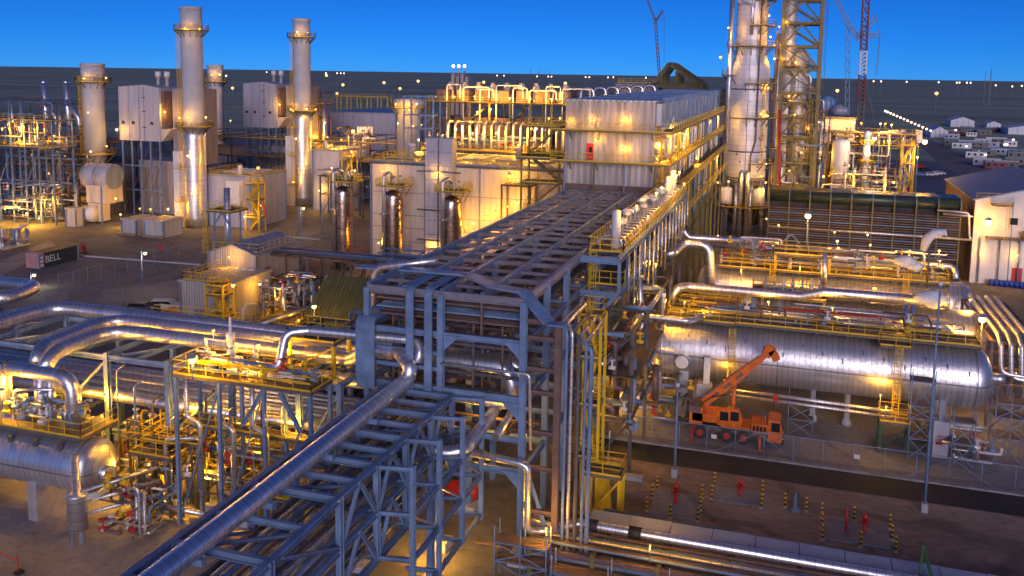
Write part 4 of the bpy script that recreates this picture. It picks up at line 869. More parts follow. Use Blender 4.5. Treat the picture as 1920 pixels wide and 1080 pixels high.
for lb, u, r, zt_, mt_ in (('slim silver column inside the lattice tower, left', 1476, 1.5, 60, COLM), ('stouter silver column inside the lattice tower, right', 1497, 2.2, 41, COLM)):
    X = Wx(u, 150, 218); c = T('inner_column', lb, 'column', (X, 218, 0)); MB().lathe((X, 218, .2), UP, [(zt_*k/10, r) for k in range(11)] + [(zt_+r*.5, r*.5), (zt_+r*.6, .02)], 24).build('shell', mt_, c)
    ring_platform(c, (X, 218), r, r+1.2, 30, OLIVE); ring_platform(c, (X, 218), r, r+1.2, 38.5, OLIVE)
    MB().tube(route([(X+r+.5, 216, 2), (X+r+.5, 216, 36), (X, 216, 38)], 1), .3, 8).build('side_pipe', SILVER, c)
pipework('yellow-lit pipes and platforms between the great column and the lattice tower', NX+5.2, OX0-.5, 208, 216, 8, 46, 60, 41, (.12, .35), (SILVER, STEEL_B, STEEL, YEL), valves=16, vert=.55)
plat('small yellow platform high between column and lattice tower', NX+5, OX0, 208, 212, 40.0, 'NSE', None)
plat('middle yellow platform between column and lattice tower', NX+5, OX0, 208, 212, 31.0, 'NSE', None)
plat('lower yellow platform between column and lattice tower', NX+5, OX0, 207, 212, 20.0, 'NSE', 0, OLIVE)
pipework('dense lamp-lit pipes inside the foot of the lattice tower', OX0, OX1+3, 213, 221, 4, 32, 55, 42, (.1, .3), (SILVER_S, STEEL_B, OLIVE, STEEL), valves=12, vert=.5)
m = MB().tube([(Wx(1460, 440, 198), 198, 3), (Wx(1460, 240, 198), 198, Wz(1460, 205, 198))], .28, 8); tag(m.build('standpipe', RED), 'tall red standpipe before the lattice tower', 'pipe')

# ------------------------------------------------------------------ dark air-cooler bank, white tank, far right process unit
PY = 176.0; PX0, PX1 = Wx(1440, 420, PY), Wx(1800, 420, PY); 
t = T('air_cooler_bank', 'long dark slatted air-cooler bank right of the great column', 'air cooler', ((PX0+PX1)/2, PY, 0)); zt, zb = 14.3, 3.6
MB().bx(PX0, PX1, PY+.9, PY+7, zb, zt-.4).build('housing', DARK, t)
m = MB(); m.lathe((PX0, PY+1.2, zt-.75), (1, 0, 0), [(0, 1.15), (PX1-PX0, 1.15)], 20); m.bx(PX0, PX1, PY+1.2, PY+7, zt-.3, zt+.38); m.build('hood', mat('dark_green_cover', (.03, .05, .04), .35), t)
SL = [zb+.1+(zt-3.0-zb)*i/17 for i in range(18)]
for i, z in enumerate(SL):
    for k in range(9):
        xa = PX0+(PX1-PX0)*k/9; xb = PX0+(PX1-PX0)*(k+1)/9; beam(t, 'slat', (xa+.12, PY+.1, z), (xb-.12, PY+.1, z), .5, .16, STEEL_B if i % 3 else STEEL, 'box')
for k in range(10): X = PX0+(PX1-PX0)*k/9; MB().bx(X-.11, X+.11, PY-.25, PY+.4, 0, zt-.6).build('rib', OLIVE, t); MB().tube([(X, PY-.1, zt-.9), (X, PY+.3, zt), (X, PY+1.2, zt+.48), (X, PY+7, zt+.48)], .11, 6).build('hoop', STEEL, t)
pipe('long white pipe strung along the dark slatted cooler bank', [(PX0, PY-.7, 7.8), (PX1+2, PY-.7, 7.6)], .2, SILVER_S)
for k in range(2): pipe('%s of two stepped pipes at the right end of the cooler bank' % ('inner', 'outer')[k], [(PX1-4+k, PY-.5, 12.6-k*.6), (PX1+1.2+k*1.0, PY-.5, 12.4-k*.6), (PX1+1.6+k*.9, PY-.5, 7.8-k*.5), (PX1+5, PY-.5, 7.5-k*.5)], .22, SILVER_S)
t = T('pipe_support', 'white A-shaped pipe support before the slatted cooler bank', 'pipe support', (Wx(1485, 420, 165), 165, 0)); X = Wx(1486, 400, 165)
for k in (-1, 1): beam(t, 'strut', (X+k*2.9, 165, 5.0), (X, 165, 8.3), .3, .3, STEEL); beam(t, 'strut', (X+k*3.6, 165, 0), (X, 165, 4.4), .3, .3, STEEL)
beam(t, 'beam', (X-3.2, 165, 4.7), (X+3.2, 165, 4.7), .4, .5, STEEL)
Y = 222; a = Wx(1558, 300, Y); b = Wx(1592, 300, Y); r = (b-a)/2; X = (a+b)/2; za, zb_ = Wz(1575, 346, Y), Wz(1575, 258, Y)
t = T('white_tank', 'upright white domed tank beyond the dark cooler bank', 'tank', (X, Y, 0)); MB().lathe((X, Y, za-6), UP, [(0, r), (zb_-za+6-r*.7, r)] + [(zb_-za+6-r*.7+r*.7*math.sin(q), r*math.cos(q)+.01) for q in (.3, .6, .9, 1.2, 1.57)], 28).build('shell', WHITEP, t)
ring_platform(t, (X, Y), r, r+1, za+.3, OLIVE); plat('', X-1.4, X+2.6, Y-1.5, Y+1.5, zb_+.4, 'NSEW', None, parent=t); MB().lathe((X, Y, 0), UP, [(0, r*.9), (za-6, r*.9)], 20).build('skirt', STEEL, t)
t = T('slim_column', 'slim white column with yellow cage right of the white tank', 'column', (Wx(1623, 300, Y), Y, 0)); X = Wx(1624, 300, Y); MB().lathe((X, Y, 0), UP, [(0, .8), (Wz(1624, 248, Y), .8), (Wz(1624, 244, Y), .1)], 16).build('shell', WHITEP, t)
ring_platform(t, (X, Y), .8, 1.9, Wz(1624, 300, Y), YEL); ring_platform(t, (X, Y), .8, 1.9, Wz(1624, 262, Y), YEL)
fx0, fx1 = Wx(1535, 260, 232), Wx(1712, 260, 232)
frame('lamp-lit steel process unit around the white tank with yellow decks', [fx0+(fx1-fx0)*i/7 for i in range(8)], [226, 234], [8, 14, Wz(1620, 270, 230), Wz(1620, 248, 230)], STEEL_B, rails=[Wz(1620, 270, 230), Wz(1620, 248, 230)], decks=[14, Wz(1620, 270, 230)])
pipework('upright pipes of the process unit around the white tank', fx0, fx1, 224, 233, 3, Wz(1620, 240, 228), 70, 43, (.1, .28), (SILVER_S, STEEL_B, WHITE, STEEL), valves=14, vert=.7)
pipework('valves before the white tank above the cooler bank', Wx(1540, 340, 212), Wx(1700, 340, 212), 208, 216, 9, 17, 40, 44, (.1, .25), (SILVER_S, STEEL_B, WHITE, STEEL), valves=12, vert=.6)
stair_tower('yellow stair tower at the right end of the white tank unit', Wx(1690, 300, 220), Wx(1713, 300, 220), 219, 222, [5, 9, 13, 17, 21], 0, YEL)
tt = T('notice_board', 'white flat panel at the right end of the white tank unit', 'panel', (Wx(1723, 260, 230), 230, 10)); MB().bx(Wx(1717, 260, 230), Wx(1729, 260, 230), 230, 230.5, Wz(1722, 268, 230), Wz(1722, 244, 230)).build('board', WHITE, tt); beam(tt, 'post', (Wx(1723, 260, 230), 230.3, 0), (Wx(1723, 260, 230), 230.3, Wz(1722, 268, 230)), .2, .2, STEEL)
# white building at the right edge
QX, QY = 30.0, 175.0; t = T('white_building', 'white industrial building with slate roof at the right edge', 'building', (45, 190, 0)); qz = 14.9
m = MB(); xm_, x9 = 42.0, 54.0; pr = [(QX, 0), (x9, 0), (x9, qz), (xm_, qz+3.2), (QX, qz)]; m.v = [(a, y, b) for y in (QY, 208) for a, b in pr]; m.face([0, 1, 2, 3, 4]); m.face([9, 8, 7, 6, 5])
for i in range(5): m.face([(i+1) % 5, i, 5+i, 5+(i+1) % 5])
m.build('wall', WHITE, t)
r = MB()
for xe in (QX-.5, x9+.5): r.add([(xe, QY-.5, qz-.12), (xm_, QY-.5, qz+3.22), (xm_, 208.5, qz+3.22), (xe, 208.5, qz-.12), (xe, QY-.5, qz+.1), (xm_, QY-.5, qz+3.45), (xm_, 208.5, qz+3.45), (xe, 208.5, qz+.1)], [(3, 2, 1, 0), (4, 5, 6, 7), (0, 1, 5, 4), (1, 2, 6, 5), (2, 3, 7, 6), (3, 0, 4, 7)])
r.build('roof', BLUER, t)
for k in range(6): MB().bx(QX-.13, QX-.01, QY+.3+k*5.5, QY+5.6+k*5.5, .05, qz-.1).build('side_panel', STEEL_B, t)
for k in range(5): MB().box((QX+6+k*6.5, QY-.04, qz/2), (.14, .08, qz-.1)).build('panel_joint', STEEL, t)
MB().bx(QX+6.6, QX+8.2, QY-.12, QY-.09, .1, 3.2).build('door', RED, t); MB().bx(QX+5.6, QX+6.9, QY-.1, QY-.085, 10.8, 12).build('window', GLASS, t)
MB().rail([(QX+.2, QY+.1, qz+.1), (QX+20, QY+.1, qz+.7)], 1.1, 1.8, .07).build('railing', YEL, t)
plat('yellow platform with ladder on the white building corner', QX+2.4, QX+5.6, QY-2.4, QY-.3, qz-.4, 'SEW', None, ladder=((QX+4.8, QY-2.5, 8), 7, (0, -1)))
plat('ledge platform with small boxes halfway up the white building', QX+2, QX+16, QY-2.2, QY-.15, 8.6, '', None, deck=STEEL_B)
for k in range(4): tt = T('wall_box', '%s of the small boxes on the white building ledge' % nth(k), 'box', (QX+8+k*1.6, QY-1.2, 8.6)); MB().bx(QX+7.6+k*1.6, QX+8.7+k*1.6, QY-1.6, QY-.7, 8.62, 9.9).build('cabinet', STEEL_B if k != 2 else WHITE, tt)
for k in range(5): pipe('%s downpipe from the left on the white building front' % nth(k), [(QX+1.2+k*3.1, QY-.5, 8.4), (QX+1.2+k*3.1, QY-.5, .2)], .14, STEEL)
for k in range(2): a = W(1858+k*24, 518, z=0); tt = T('air_unit', '%s white air unit on the ground before the white building' % ('left', 'right')[k], 'air unit', tuple(a)); MB().bx(a.x-1, a.x+1, a.y, a.y+1.8, 0, 2.6).build('case', WHITE, tt); MB().lathe((a.x, a.y-.02, 1.5), (0, -1, 0), [(0, .7), (.08, .7), (.08, .1)], 14).build('fan_grille', STEEL_D, tt)
for i in range(16):
    for j in range(2):
        a = W(1858+i*9.5, 535-j*8+i*.9, z=0); tt = T('drum', '%s blue drum from the left in the %s row before the white building' % (nth(i), ('front', 'back')[j]), 'drum', tuple(a), 'blue drums before the white building'); MB().lathe((a.x, a.y, 0), UP, [(0, .38), (.5, .4), (.52, .42), (.56, .4), (1.1, .38)], 12).build('barrel', BLUEP, tt)
# ------------------------------------------------------------------ walkway gallery on the right flank of the rack
t = T('rack_gallery', 'blue steel gallery with yellow-railed valve walkway along the rack right side', 'walkway gallery', (-16.4, 76, 16))
GX0, GX1, GY0, GY1 = -18.0, -14.5, 76.3, 124.0
for x in (GX1,):
    for z in (20.2, 17.1):
        for i in range(6): beam(t, 'chord', (x, GY0+8*i, z-.25), (x, GY0+8*(i+1), z-.25), .4, .5, STEEL)
for i in range(13):
    y = GY0+3.95*i
    for z in (20.0, 16.95): beam(t, 'cross_beam', (GX0, y, z-.25), (GX1, y, z-.25), .28, .42 if i else .6, STEEL)
    beam(t, 'post', (GX1, y, 16.9), (GX1, y, 19.9), .26, .26, STEEL)
    if i < 12: beam(t, 'brace', (GX0, y, 19.6), (GX1, y+3.95, 19.6), .14, .14, STEEL, 'L')
    if i % 2 == 0: beam(t, 'strut', (GX1, y, 16.8), (RX[2]+.2, y, 12.8), .26, .26, STEEL)
MB().bx(GX0+.2, GX1-.2, GY0+2.2, GY1, 20.02, 20.08).build('deck', GRATE, t); MB().bx(GX0+.2, GX1-.2, GY0+2.2, GY1, 17.0, 17.06).build('deck', GRATE, t)
MB().rail([(GX0+.2, GY1, 20.08), (GX0+.2, GY0+2.2, 20.08), (GX1-.1, GY0+2.2, 20.08), (GX1-.1, GY1, 20.08)], 1.25, 1.2, .07).build('railing', YEL, t)
MB().rail([(GX0+.2, GY0+6, 17.06), (GX0+.2, GY0+2.2, 17.06), (GX1-.1, GY0+2.2, 17.06), (GX1-.1, GY1, 17.06)], 1.25, 1.2, .07).build('railing', YEL, t)
l = MB(); l.ladder((GX0+.7, GY0+2.1, 12), 8.2, (0, -1), .5); l.build('ladder', YEL, t)
q = random.Random(5)
for i in range(26):
    y = GY0+4.5+i*1.75; vt = T('control_valve', '%s white control valve from the near end on the gallery walkway' % nth(i), 'valve', (-16.3, y, 20.1), 'control valves along the gallery walkway')
    m = MB(); m.tube(route([(GX0+.6, y, 20.1), (GX0+.6, y, 20.8), (GX1-.7, y, 20.8), (GX1-.7, y, 20.1)], .3, 4), .14, 8); m.build('pipe', SILVER_S, vt)
    h = .7+q.random()*.7; m = MB(); m.lathe((-16.2+q.uniform(-.4, .4), y, 20.75), UP, [(0, .16), (h, .16), (h, .42), (h+.25, .42), (h+.4, .1)], 10); m.build('actuator', WHITE, vt)
for k, (y, hh) in enumerate(((80.5, 3.4), (114, 3.0), (118, 3.4))):
    vt = T('white_cylinder', '%s tall white cylinder standing on the gallery walkway, counted from near' % nth(k), 'cylinder', (-15.7, y, 20.1)); MB().lathe((-15.7, y, 20.1), UP, [(0, .42), (hh, .42), (hh+.15, .2)], 14).build('shell', WHITE, vt)
for i in range(16):
    y = GY0+3+i*2.9; pipe('%s thin pipe from near hanging below the gallery edge' % nth(i), [(GX1+.3, y, 19.7), (GX1+.3, y, 15.6-(i % 3))], .09, SILVER_S, group='thin pipes below the gallery')
# yellow ladders and galleries below, right of the rack front
stair_tower('yellow caged ladder tower below the gallery by the rack corner', -16.4, -14.6, 69.6, 71.6, [4.5, 9.0, 13.0, 16.5], 0, YEL)
plat('dim yellow landing at the foot of the ladder tower by the rack', -15.2, -12.2, 67.5, 69.5, 4.2, 'NSE', 0, YEL)
pipework('dark tangle of pipes beneath the gallery beside the rack', -17.4, -12.6, 74, 98, 2, 14, 46, 52, (.12, .35), (STEEL_D, STEEL, SILVER_S, STEEL_B), valves=8)
frame('dark steel frame under the gallery between rack and vessels', [-17.2, -13.4], [78, 86, 94, 102, 110], [5, 9, 13], STEEL_D, decks=[9])
# ------------------------------------------------------------------ the vessels on the right
v1 = vessel('huge silver horizontal vessel lying behind the orange crane', -14.6, 19.0, 95.5, 6.9, 3.05, (-10.5, 14.2))
for x, yy in ((-10.6, 90.4),): nozzle(v1, (x, 93.5, 6.3), (x, 91.9, 6.3), .75, SILVER, 1.1); MB().lathe((x, 91.88, 6.3), (0, -1, 0), [(0, .72), (.05, .66), (.06, .02)], 20).build('cover_disc', WHITE, v1)
MB().tube([(19.0, 95.5, 7.0), (20.1, 95.5, 7.0)], .5, 14).build('end_nozzle', SILVER, v1)
MB().box((-4, 93.1, 9.6), (.05, .05, .05)).build('lug', STEEL_D, v1)
for i in range(16):
    x = -12+i*1.9; a = .35+.5*((i*5) % 3)/3; MB().box((x, 95.5-3.07*math.cos(a), 6.9+3.07*math.sin(a)), (.08, .12, .5)).build('clip', STEEL_D, v1)
v2 = vessel('silver horizontal vessel half hidden behind the crane vessel', -6.0, 20.8, 109.0, 7.4, 2.9, (-2, 15.5))
v3 = vessel('farthest of the three silver horizontal vessels, under the long header pipe', -12.4, 21.6, 122.5, 7.8, 2.85, (-8, 8, 16.5))
def walk(label, x0, x1, y0, y1, z, parent_v, posts=(), steps=None):
    tt = plat(label, x0, x1, y0, y1, z, 'NSEW', None)
    n = int((x1-x0)/3)
    for i in range(n+1):
        x = x0+(x1-x0)*i/n; beam(tt, 'bracket', (x, y0+.1, z-.35), (x, y1-.1, z-1.2), .14, .14, OLIVE, 'box')
    return tt
walk('long yellow-railed walkway on top of the crane vessel', -12.6, 17.6, 93.6, 97.0, 10.55, v1)
plat('small yellow step-up platform on the left of the crane vessel walkway', -8.6, -5.4, 92.0, 93.5, 10.9, 'SEW', None)
plat('small yellow step-up platform on the right of the crane vessel walkway', 8.4, 11.2, 92.0, 93.5, 10.2, 'SEW', None)
for lb, x, z1 in (('caged yellow ladder down the left part of the crane vessel', -5.6, 10.4), ('caged yellow ladder down the right part of the crane vessel', 10.1, 10.4)):
    tt = T('ladder', lb, 'ladder', (x, 91.9, 2.4)); MB().ladder((x, 92.0, 2.6 if x > 0 else 4.4), z1-2.6 if x > 0 else z1-4.4, (0, -1), .6).build('cage', YEL, tt)
plat('lit yellow service stand on green legs under the crane vessel', 8.6, 11.4, 90.2, 92.6, 3.2, 'NSEW', 0, GREEN)
walk('yellow-railed walkway above the middle silver vessel', -4.5, 16.6, 107.4, 110.2, 11.0, v2)
walk('dim yellow walkway left of the middle silver vessel', -12.5, -5.5, 103.0, 106.0, 10.0, v2)
walk('yellow-railed walkway on the farthest silver vessel', -9.5, 18.4, 119.8, 123.2, 11.0, v3)
plat('raised yellow valve platform on the farthest vessel walkway', -2.5, 4.5, 120, 123.4, 13.2, 'NSEW', 11.0, YEL)
plat('yellow valve platform midway along the middle vessel walkway', -3.4, 3.6, 104.2, 106.2, 11.2, 'NSEW', 0, STEEL_D)
for lb, x in (('yellow caged ladder on the farthest vessel, left', -2.6), ('yellow caged ladder on the farthest vessel, right', 13.4)):
    tt = T('ladder', lb, 'ladder', (x, 119.4, 5)); MB().ladder((x, 119.5, 4.5), 7.5, (0, -1), .6).build('cage', YEL, tt)
plat('lit yellow box platform before the farthest vessel at right', 9.8, 13.0, 117.0, 119.4, 7.0, 'NSEW', 0, YEL)
plat('yellow platform at the right head of the middle vessel', 12.6, 16.6, 104.5, 107.0, 8.4, 'NSEW', 0, GREEN)
# pipes over the vessels
def XP(label, pts, r, mt=SILVER, **k): return pipe(label, [tuple(p) for p in pts], r, mt, **k)
P = lambda u, v, Y: W(u, v, y=Y)
XP('fat silver loop pipe bending down over the farthest vessel at left', [P(1246, 478, 116), P(1262, 474, 116), P(1280, 455, 118), P(1330, 460, 118), P(1333, 535, 118), P(1344, 538, 121)], .62, bend=1.5)
XP('silver pipe with a peaked bend beside the gallery', [P(1255, 447, 125), P(1272, 446, 125), P(1281, 430, 125), P(1290, 445, 125), P(1460, 455, 127)], .42, bend=.8)
XP('long silver header pipe above the farthest vessel', [P(1335, 458, 127), P(1440, 466, 127), P(1462, 474, 127), P(1790, 500, 127), P(1793, 525, 126)], .40, bend=1.2)
XP('upright silver pipe dropping past the farthest vessel', [P(1546, 474, 116), P(1544, 548, 116)], .36)
XP('long silver pipe with a kink between the first two vessels', [P(1256, 570, 102), P(1268, 540, 102), P(1290, 537, 103), P(1500, 556, 103), P(1545, 548, 103), P(1775, 566, 103)], .5, bend=1.4)
XP('silver pipe with a downward elbow above the crane vessel', [P(1515, 594, 101), P(1755, 612, 101), P(1780, 618, 101), P(1792, 645, 100)], .42, bend=1.2)
XP('pale L-shaped pipe left of the vessels below the gallery', [P(1199, 515, 90), P(1202, 592, 90), P(1290, 602, 90), P(1316, 594, 92)], .3, bend=.8)
XP('grey pipe entering the crane vessel from the rack', [P(1085, 612, 97), P(1188, 618, 97), P(1196, 640, 96)], .45, STEEL)
for k in range(4): XP('%s dim pipe from the top behind the middle vessel walkway' % nth(k), [(-14, 112.6+k*.8, 8.2-k*.25), (18.5, 112.6+k*.8, 8.2-k*.25)], .22+.06*k, (SILVER, STEEL_B, SILVER, STEEL)[k])
for k in range(5): XP('%s pipe from the front in the bank between the far and middle vessels' % nth(k), [(-16, 113.5+k*.9, 6.4+.2*(k % 2)), (19, 113.5+k*.9, 6.4+.2*(k % 2))], .2, (SILVER_S, STEEL_B)[k % 2])
for k in range(2): XP('%s of two bright pipes running under the crane vessel' % ('upper', 'lower')[k], [(-5.5, 91.3, 4.2-k*.55), (9.8, 91.3, 3.9-k*.55)], .16, SILVER_S)
for k, x in enumerate((2.6, 6.0)):
    tt = T('pedestal', '%s white concrete pedestal under the crane vessel pipes' % ('left', 'right')[k], 'pedestal', (x, 94.5, 0)); MB().lathe((x, 96.6, 0), UP, [(0, .55), (.5, .5), (.7, .3), (3.6, .28)], 10).build('shaft', CONC, tt)
tt = T('concrete_pier', 'tall pale concrete pier behind the orange crane', 'pier', (-8.2, 91.5, 0)); MB().bx(-8.9, -7.5, 91.2, 92.4, 0, 4.4).build('shaft', CONC, tt); MB().bx(-8.3, -7.7, 91.5, 92.1, 4.4, 7.2).build('stub', TARP, tt)
tt = T('concrete_pier', 'tall pale concrete pier under the right part of the crane vessel', 'pier', (14.2, 91.4, 0)); MB().bx(13.5, 14.9, 91.0, 92.2, 0, 3.6).build('shaft', CONC, tt); MB().bx(13.9, 14.5, 91.2, 91.8, 3.6, 5.6).build('stub', BLUER, tt)
q = random.Random(3)
for vx, Y, z, nm in ((v3, 121.4, 11.0, 'farthest'), (v2, 105.2, 11.2, 'middle')):
    for i in range(7):
        x = -9+i*4.2+q.uniform(-.6, .6) if nm == 'farthest' else -3+i*1.0; hh = 1.3+q.random()*1.3
        vt = T('relief_valve', '%s upright relief valve from the left on the %s vessel walkway' % (nth(i), nm), 'valve', (x, Y, z)); MB().lathe((x, Y, z), UP, [(0, .24), (.2, .24), (.2, .13), (hh*.5, .14), (hh*.5, .26), (hh*.6, .22), (hh*.62, .12), (hh, .1)], 12).build('body', (SILVER_S, STEEL, WHITE)[i % 3], vt); MB().tube([(x, Y, z+.8), (x+.9, Y, z+.8)], .14, 8).build('branch', STEEL, vt)
pipework('small pipes and valves along the crane vessel walkway', -11.5, 16.8, 94.2, 98.5, 10.7, 12.2, 40, 61, (.05, .12), (STEEL, STEEL_B, SILVER_S, RED), valves=12, vert=.45)
pipework('pipes and valves between the crane vessel and the middle vessel', -12, 17, 99, 104.5, 5.5, 8.6, 50, 62, (.08, .22), (STEEL_B, STEEL, SILVER_S, STEEL_D), valves=10, vert=.3)
pipework('valves and fittings on the farthest vessel walkway', -9, 19, 123.5, 127.5, 10.5, 14, 46, 63, (.08, .2), (SILVER_S, STEEL_B, STEEL, WHITE), valves=14, vert=.5)
pipework('pipes under the farthest vessel', -12, 19, 117, 121, 2, 7, 30, 64, (.1, .3), (STEEL_B, STEEL_D, SILVER_S), valves=6)
pipework('manifold of pipes under the left head of the crane vessel', -15.5, -9, 89, 96, .4, 5, 26, 65, (.08, .2), (STEEL, STEEL_D, SILVER_S), valves=8)
pipework('valve group on the ground under the right part of the crane vessel', 14, 20, 90, 95, .3, 2.4, 18, 66, (.08, .18), (STEEL, WHITE, SILVER_S), valves=6)
for u, v, Y, s, lb in ((1695, 490, 117, 1.3, 'white wrapped bundle on the farthest vessel walkway, left'), (1715, 500, 117, 1.0, 'white wrapped bundle on the farthest vessel walkway, right'), (1742, 560, 101, 1.6, 'pale tarpaulin hung over the kinked pipe')):
    a = P(u, v, Y); m = MB(); m.sphere((0, 0, 0), 1, 10); m.v = [(a.x+x*s*(1+.25*math.sin(7*y+3*z)), a.y+y*.5*s, a.z+z*s*.55*(1+.3*math.sin(5*x))) for x, y, z in m.v]; tag(m.build('wrapped_bundle', TARP), lb, 'bundle')
a = P(1737, 452, 116); m = MB(); m.tube([a+V((-.3, 0, -1.2)), a+V((0, 0, .2)), a+V((.8, 0, 1.0)), a+V((2.0, 0, 1.2)), a+V((2.1, 0, .8))], .5, 8, True, [.35, .6, .55, .35, .15]); tag(m.build('hooked_cover', TARP), 'white hook-shaped wrapped pipe end above the farthest vessel', 'pipe cover')
tt = T('standpipe', 'thin dark standpipe under the white hook-shaped cover', 'pipe', (a.x+.4, 116, 11)); MB().cyl((a.x+.4, 116, 11), (a.x+.4, 116, a.z-1), .12, 8).build('pipe', STEEL_D, tt)
for k in range(2): XP('%s of two blue hoses hanging between the vessels' % ('left', 'right')[k], [(11.6+k*.7, 102.2, 12), (11.6+k*.7, 102.0, 9.5), (11.7+k*.7, 101.6, 6.5)], .22, BLUEP)
# right-hand pipe gantry and its lamp
for k, Y in enumerate((107, 112)):
    X = Wx(1850, 560, Y)
gx = Wx(1848, 600, 104); frame('brown steel pipe gantry at the right head of the vessels', [gx, gx+4.6], [100, 106, 112, 118], [5.2, 9.6], STEEL_B, name='pipe_gantry')
for k in range(4): XP('%s silver gantry pipe from the left with a drooping end at the right edge' % nth(k), [(gx+.6+k*.95, 118, 10.1), (gx+.6+k*.95, 101, 10.1), (gx+.7+k*.95, 99.6, 9.4), (gx+.9+k*.95, 99.4, 6.4-k*.4), (gx+6, 99.2, 6.2-k*.4)], .24, SILVER_S, bend=.9)
frame('grey pipe trestle at the right edge behind the vessel head', [gx+7, gx+11], [104, 110], [4.5, 8.4], STEEL_D, rails=[8.4])
for k in range(3): XP('%s silver trestle pipe at the right edge' % nth(k), [(gx+5.5, 104+k*1.3, 8.9), (gx+14, 104+k*1.3, 8.9)], .3, SILVER_S)
# scaffolds
def scaffold(label, x0, x1, y0, y1, zs, planks=STEEL_B):
    t = T('scaffold', label, 'scaffold', ((x0+x1)/2, (y0+y1)/2, 0)); m = MB()
    xs = [x0, (x0+x1)/2, x1] if x1-x0 > 2.5 else [x0, x1]
    for x in xs:
        for y in (y0, y1): MB().cyl((x, y, 0), (x, y, zs[-1]+1.2), .05, 6).build('standard', STEEL, t)
    for z in zs:
        for y in (y0, y1): m.bar((x0, y, z), (x1, y, z), .07)
        for x in xs: m.bar((x, y0, z), (x, y1, z), .07)
        for i in range(4): MB().bx(x0-.1, x1+.1, y0+(y1-y0)*i/4+.03, y0+(y1-y0)*(i+1)/4-.03, z+.05, z+.1).build('plank', planks, t)
    for a, b in zip([0]+list(zs), zs): m.bar((x0, y0, a), (x1, y0, b), .06); m.bar((x1, y0, a), (x0, y0, b), .06)
    m.build('tubes', STEEL, t); return t
scaffold('tube scaffold tower with planks before the right part of the crane vessel', 11.2, 13.2, 89.8, 91.4, [2, 4, 5.2, 7.6])
scaffold('low wide scaffold beside the right pier of the crane vessel', 14.9, 16.8, 89.4, 91.0, [2.2, 4.2])
scaffold('tall scaffold at the right end of the crane vessel', 18.8, 21.4, 91.6, 93.8, [2.4, 4.4, 5.8])
scaffold('short scaffold left of the right green service stand', 0.2, 2.6, 92.0, 93.4, [1.6, 3.2])
# ------------------------------------------------------------------ orange mobile crane
cx, cy = -4.9, 89.0
t = T('mobile_crane', 'orange mobile crane with raised boom parked before the great vessel', 'crane', (cx, cy, 0))
MB().bx(cx-4.0, cx+3.4, cy-1.1, cy+1.1, .95, 1.35).build('chassis', STEEL_D, t)
for x in (-3.2, -.6, 1.0, 3.0):
    if x == 3.0: continue
    for s in (-1, 1):
        w_ = MB().lathe((cx+x, cy+s*1.15-.2, .66), (0, 1, 0), [(0, .45), (.02, .64), (.38, .64), (.4, .45)], 20).build('wheel', BLACK, t)
        MB().lathe((cx+x, cy+s*1.15-.24, .66), (0, 1, 0), [(0, .2), (.02, .34), (.46, .34), (.48, .2)], 14).build('rim', RED, w_)
MB().bx(cx+1.7, cx+3.28, cy-1.25, cy+1.25, 1.36, 2.2).build('engine_cover', ORANGE, t)
for k in range(4): MB().bx(cx+1.85+k*.34, cx+2.1+k*.34, cy-1.275, cy-1.255, 1.55, 2.05).build('grille', BLACK, t)
for s in (-1, 1): MB().lathe((cx+4.7, cy+s*.85, .95), (1, 0, 0), [(0, .14), (.06, .12)], 10).build('headlight', WHITE, t)
MB().bx(cx+4.55, cx+4.8, cy-1.25, cy+1.25, .45, .75).build('bumper', BLACK, t); MB().bx(cx-4.35, cx-3.2, cy-1.22, cy+1.22, 2.6, 3.25).build('counterweight', STEEL_B, t)
for x in (-3.2, -.6, 1.0): MB().bx(cx+x-.8, cx+x+.8, cy-1.4, cy-.9, 1.36, 1.42).build('mudguard', BLACK, t)
m = MB(); m.tube([(cx-3.4, cy-.5, 3.2), (cx-2.2, cy-.62, 4.2), (cx-.8, cy-.6, 4.6)], .05, 6); m.build('hydraulic_hose', BLACK, t)
m = MB(); m.add([(cx+3.3, cy-1.25, .6), (cx+4.6, cy-1.25, .6), (cx+4.7, cy-1.25, 1.6), (cx+4.4, cy-1.25, 2.75), (cx+3.3, cy-1.25, 2.85), (cx+3.3, cy+1.25, .6), (cx+4.6, cy+1.25, .6), (cx+4.7, cy+1.25, 1.6), (cx+4.4, cy+1.25, 2.75), (cx+3.3, cy+1.25, 2.85)], [(0, 1, 2, 3, 4), (9, 8, 7, 6, 5)] + [((i+1) % 5, i, 5+i, 5+(i+1) % 5) for i in range(5)]); cb = m.build('drivers_cab', ORANGE, t)
m = MB(); m.add([(cx+4.72, cy-1.1, 1.65), (cx+4.72, cy+1.1, 1.65), (cx+4.45, cy+1.1, 2.6), (cx+4.45, cy-1.1, 2.6)], [(0, 1, 2, 3)]); m.build('windscreen', GLASS, cb); MB().bx(cx+3.6, cx+4.4, cy-1.27, cy-1.255, 1.7, 2.6).build('side_window', GLASS, cb)
MB().bx(cx-1.2, cx+1.6, cy-1.2, cy+1.2, 1.36, 1.75).build('deck', ORANGE, t)
s_ = MB(); s_.bx(cx-4.0, cx-.4, cy-1.2, cy+1.2, 1.8, 2.6); s_.bx(cx-4.3, cx-3.0, cy-1.2, cy+1.2, 1.5, 3.2); ss = s_.build('superstructure', ORANGE, t)
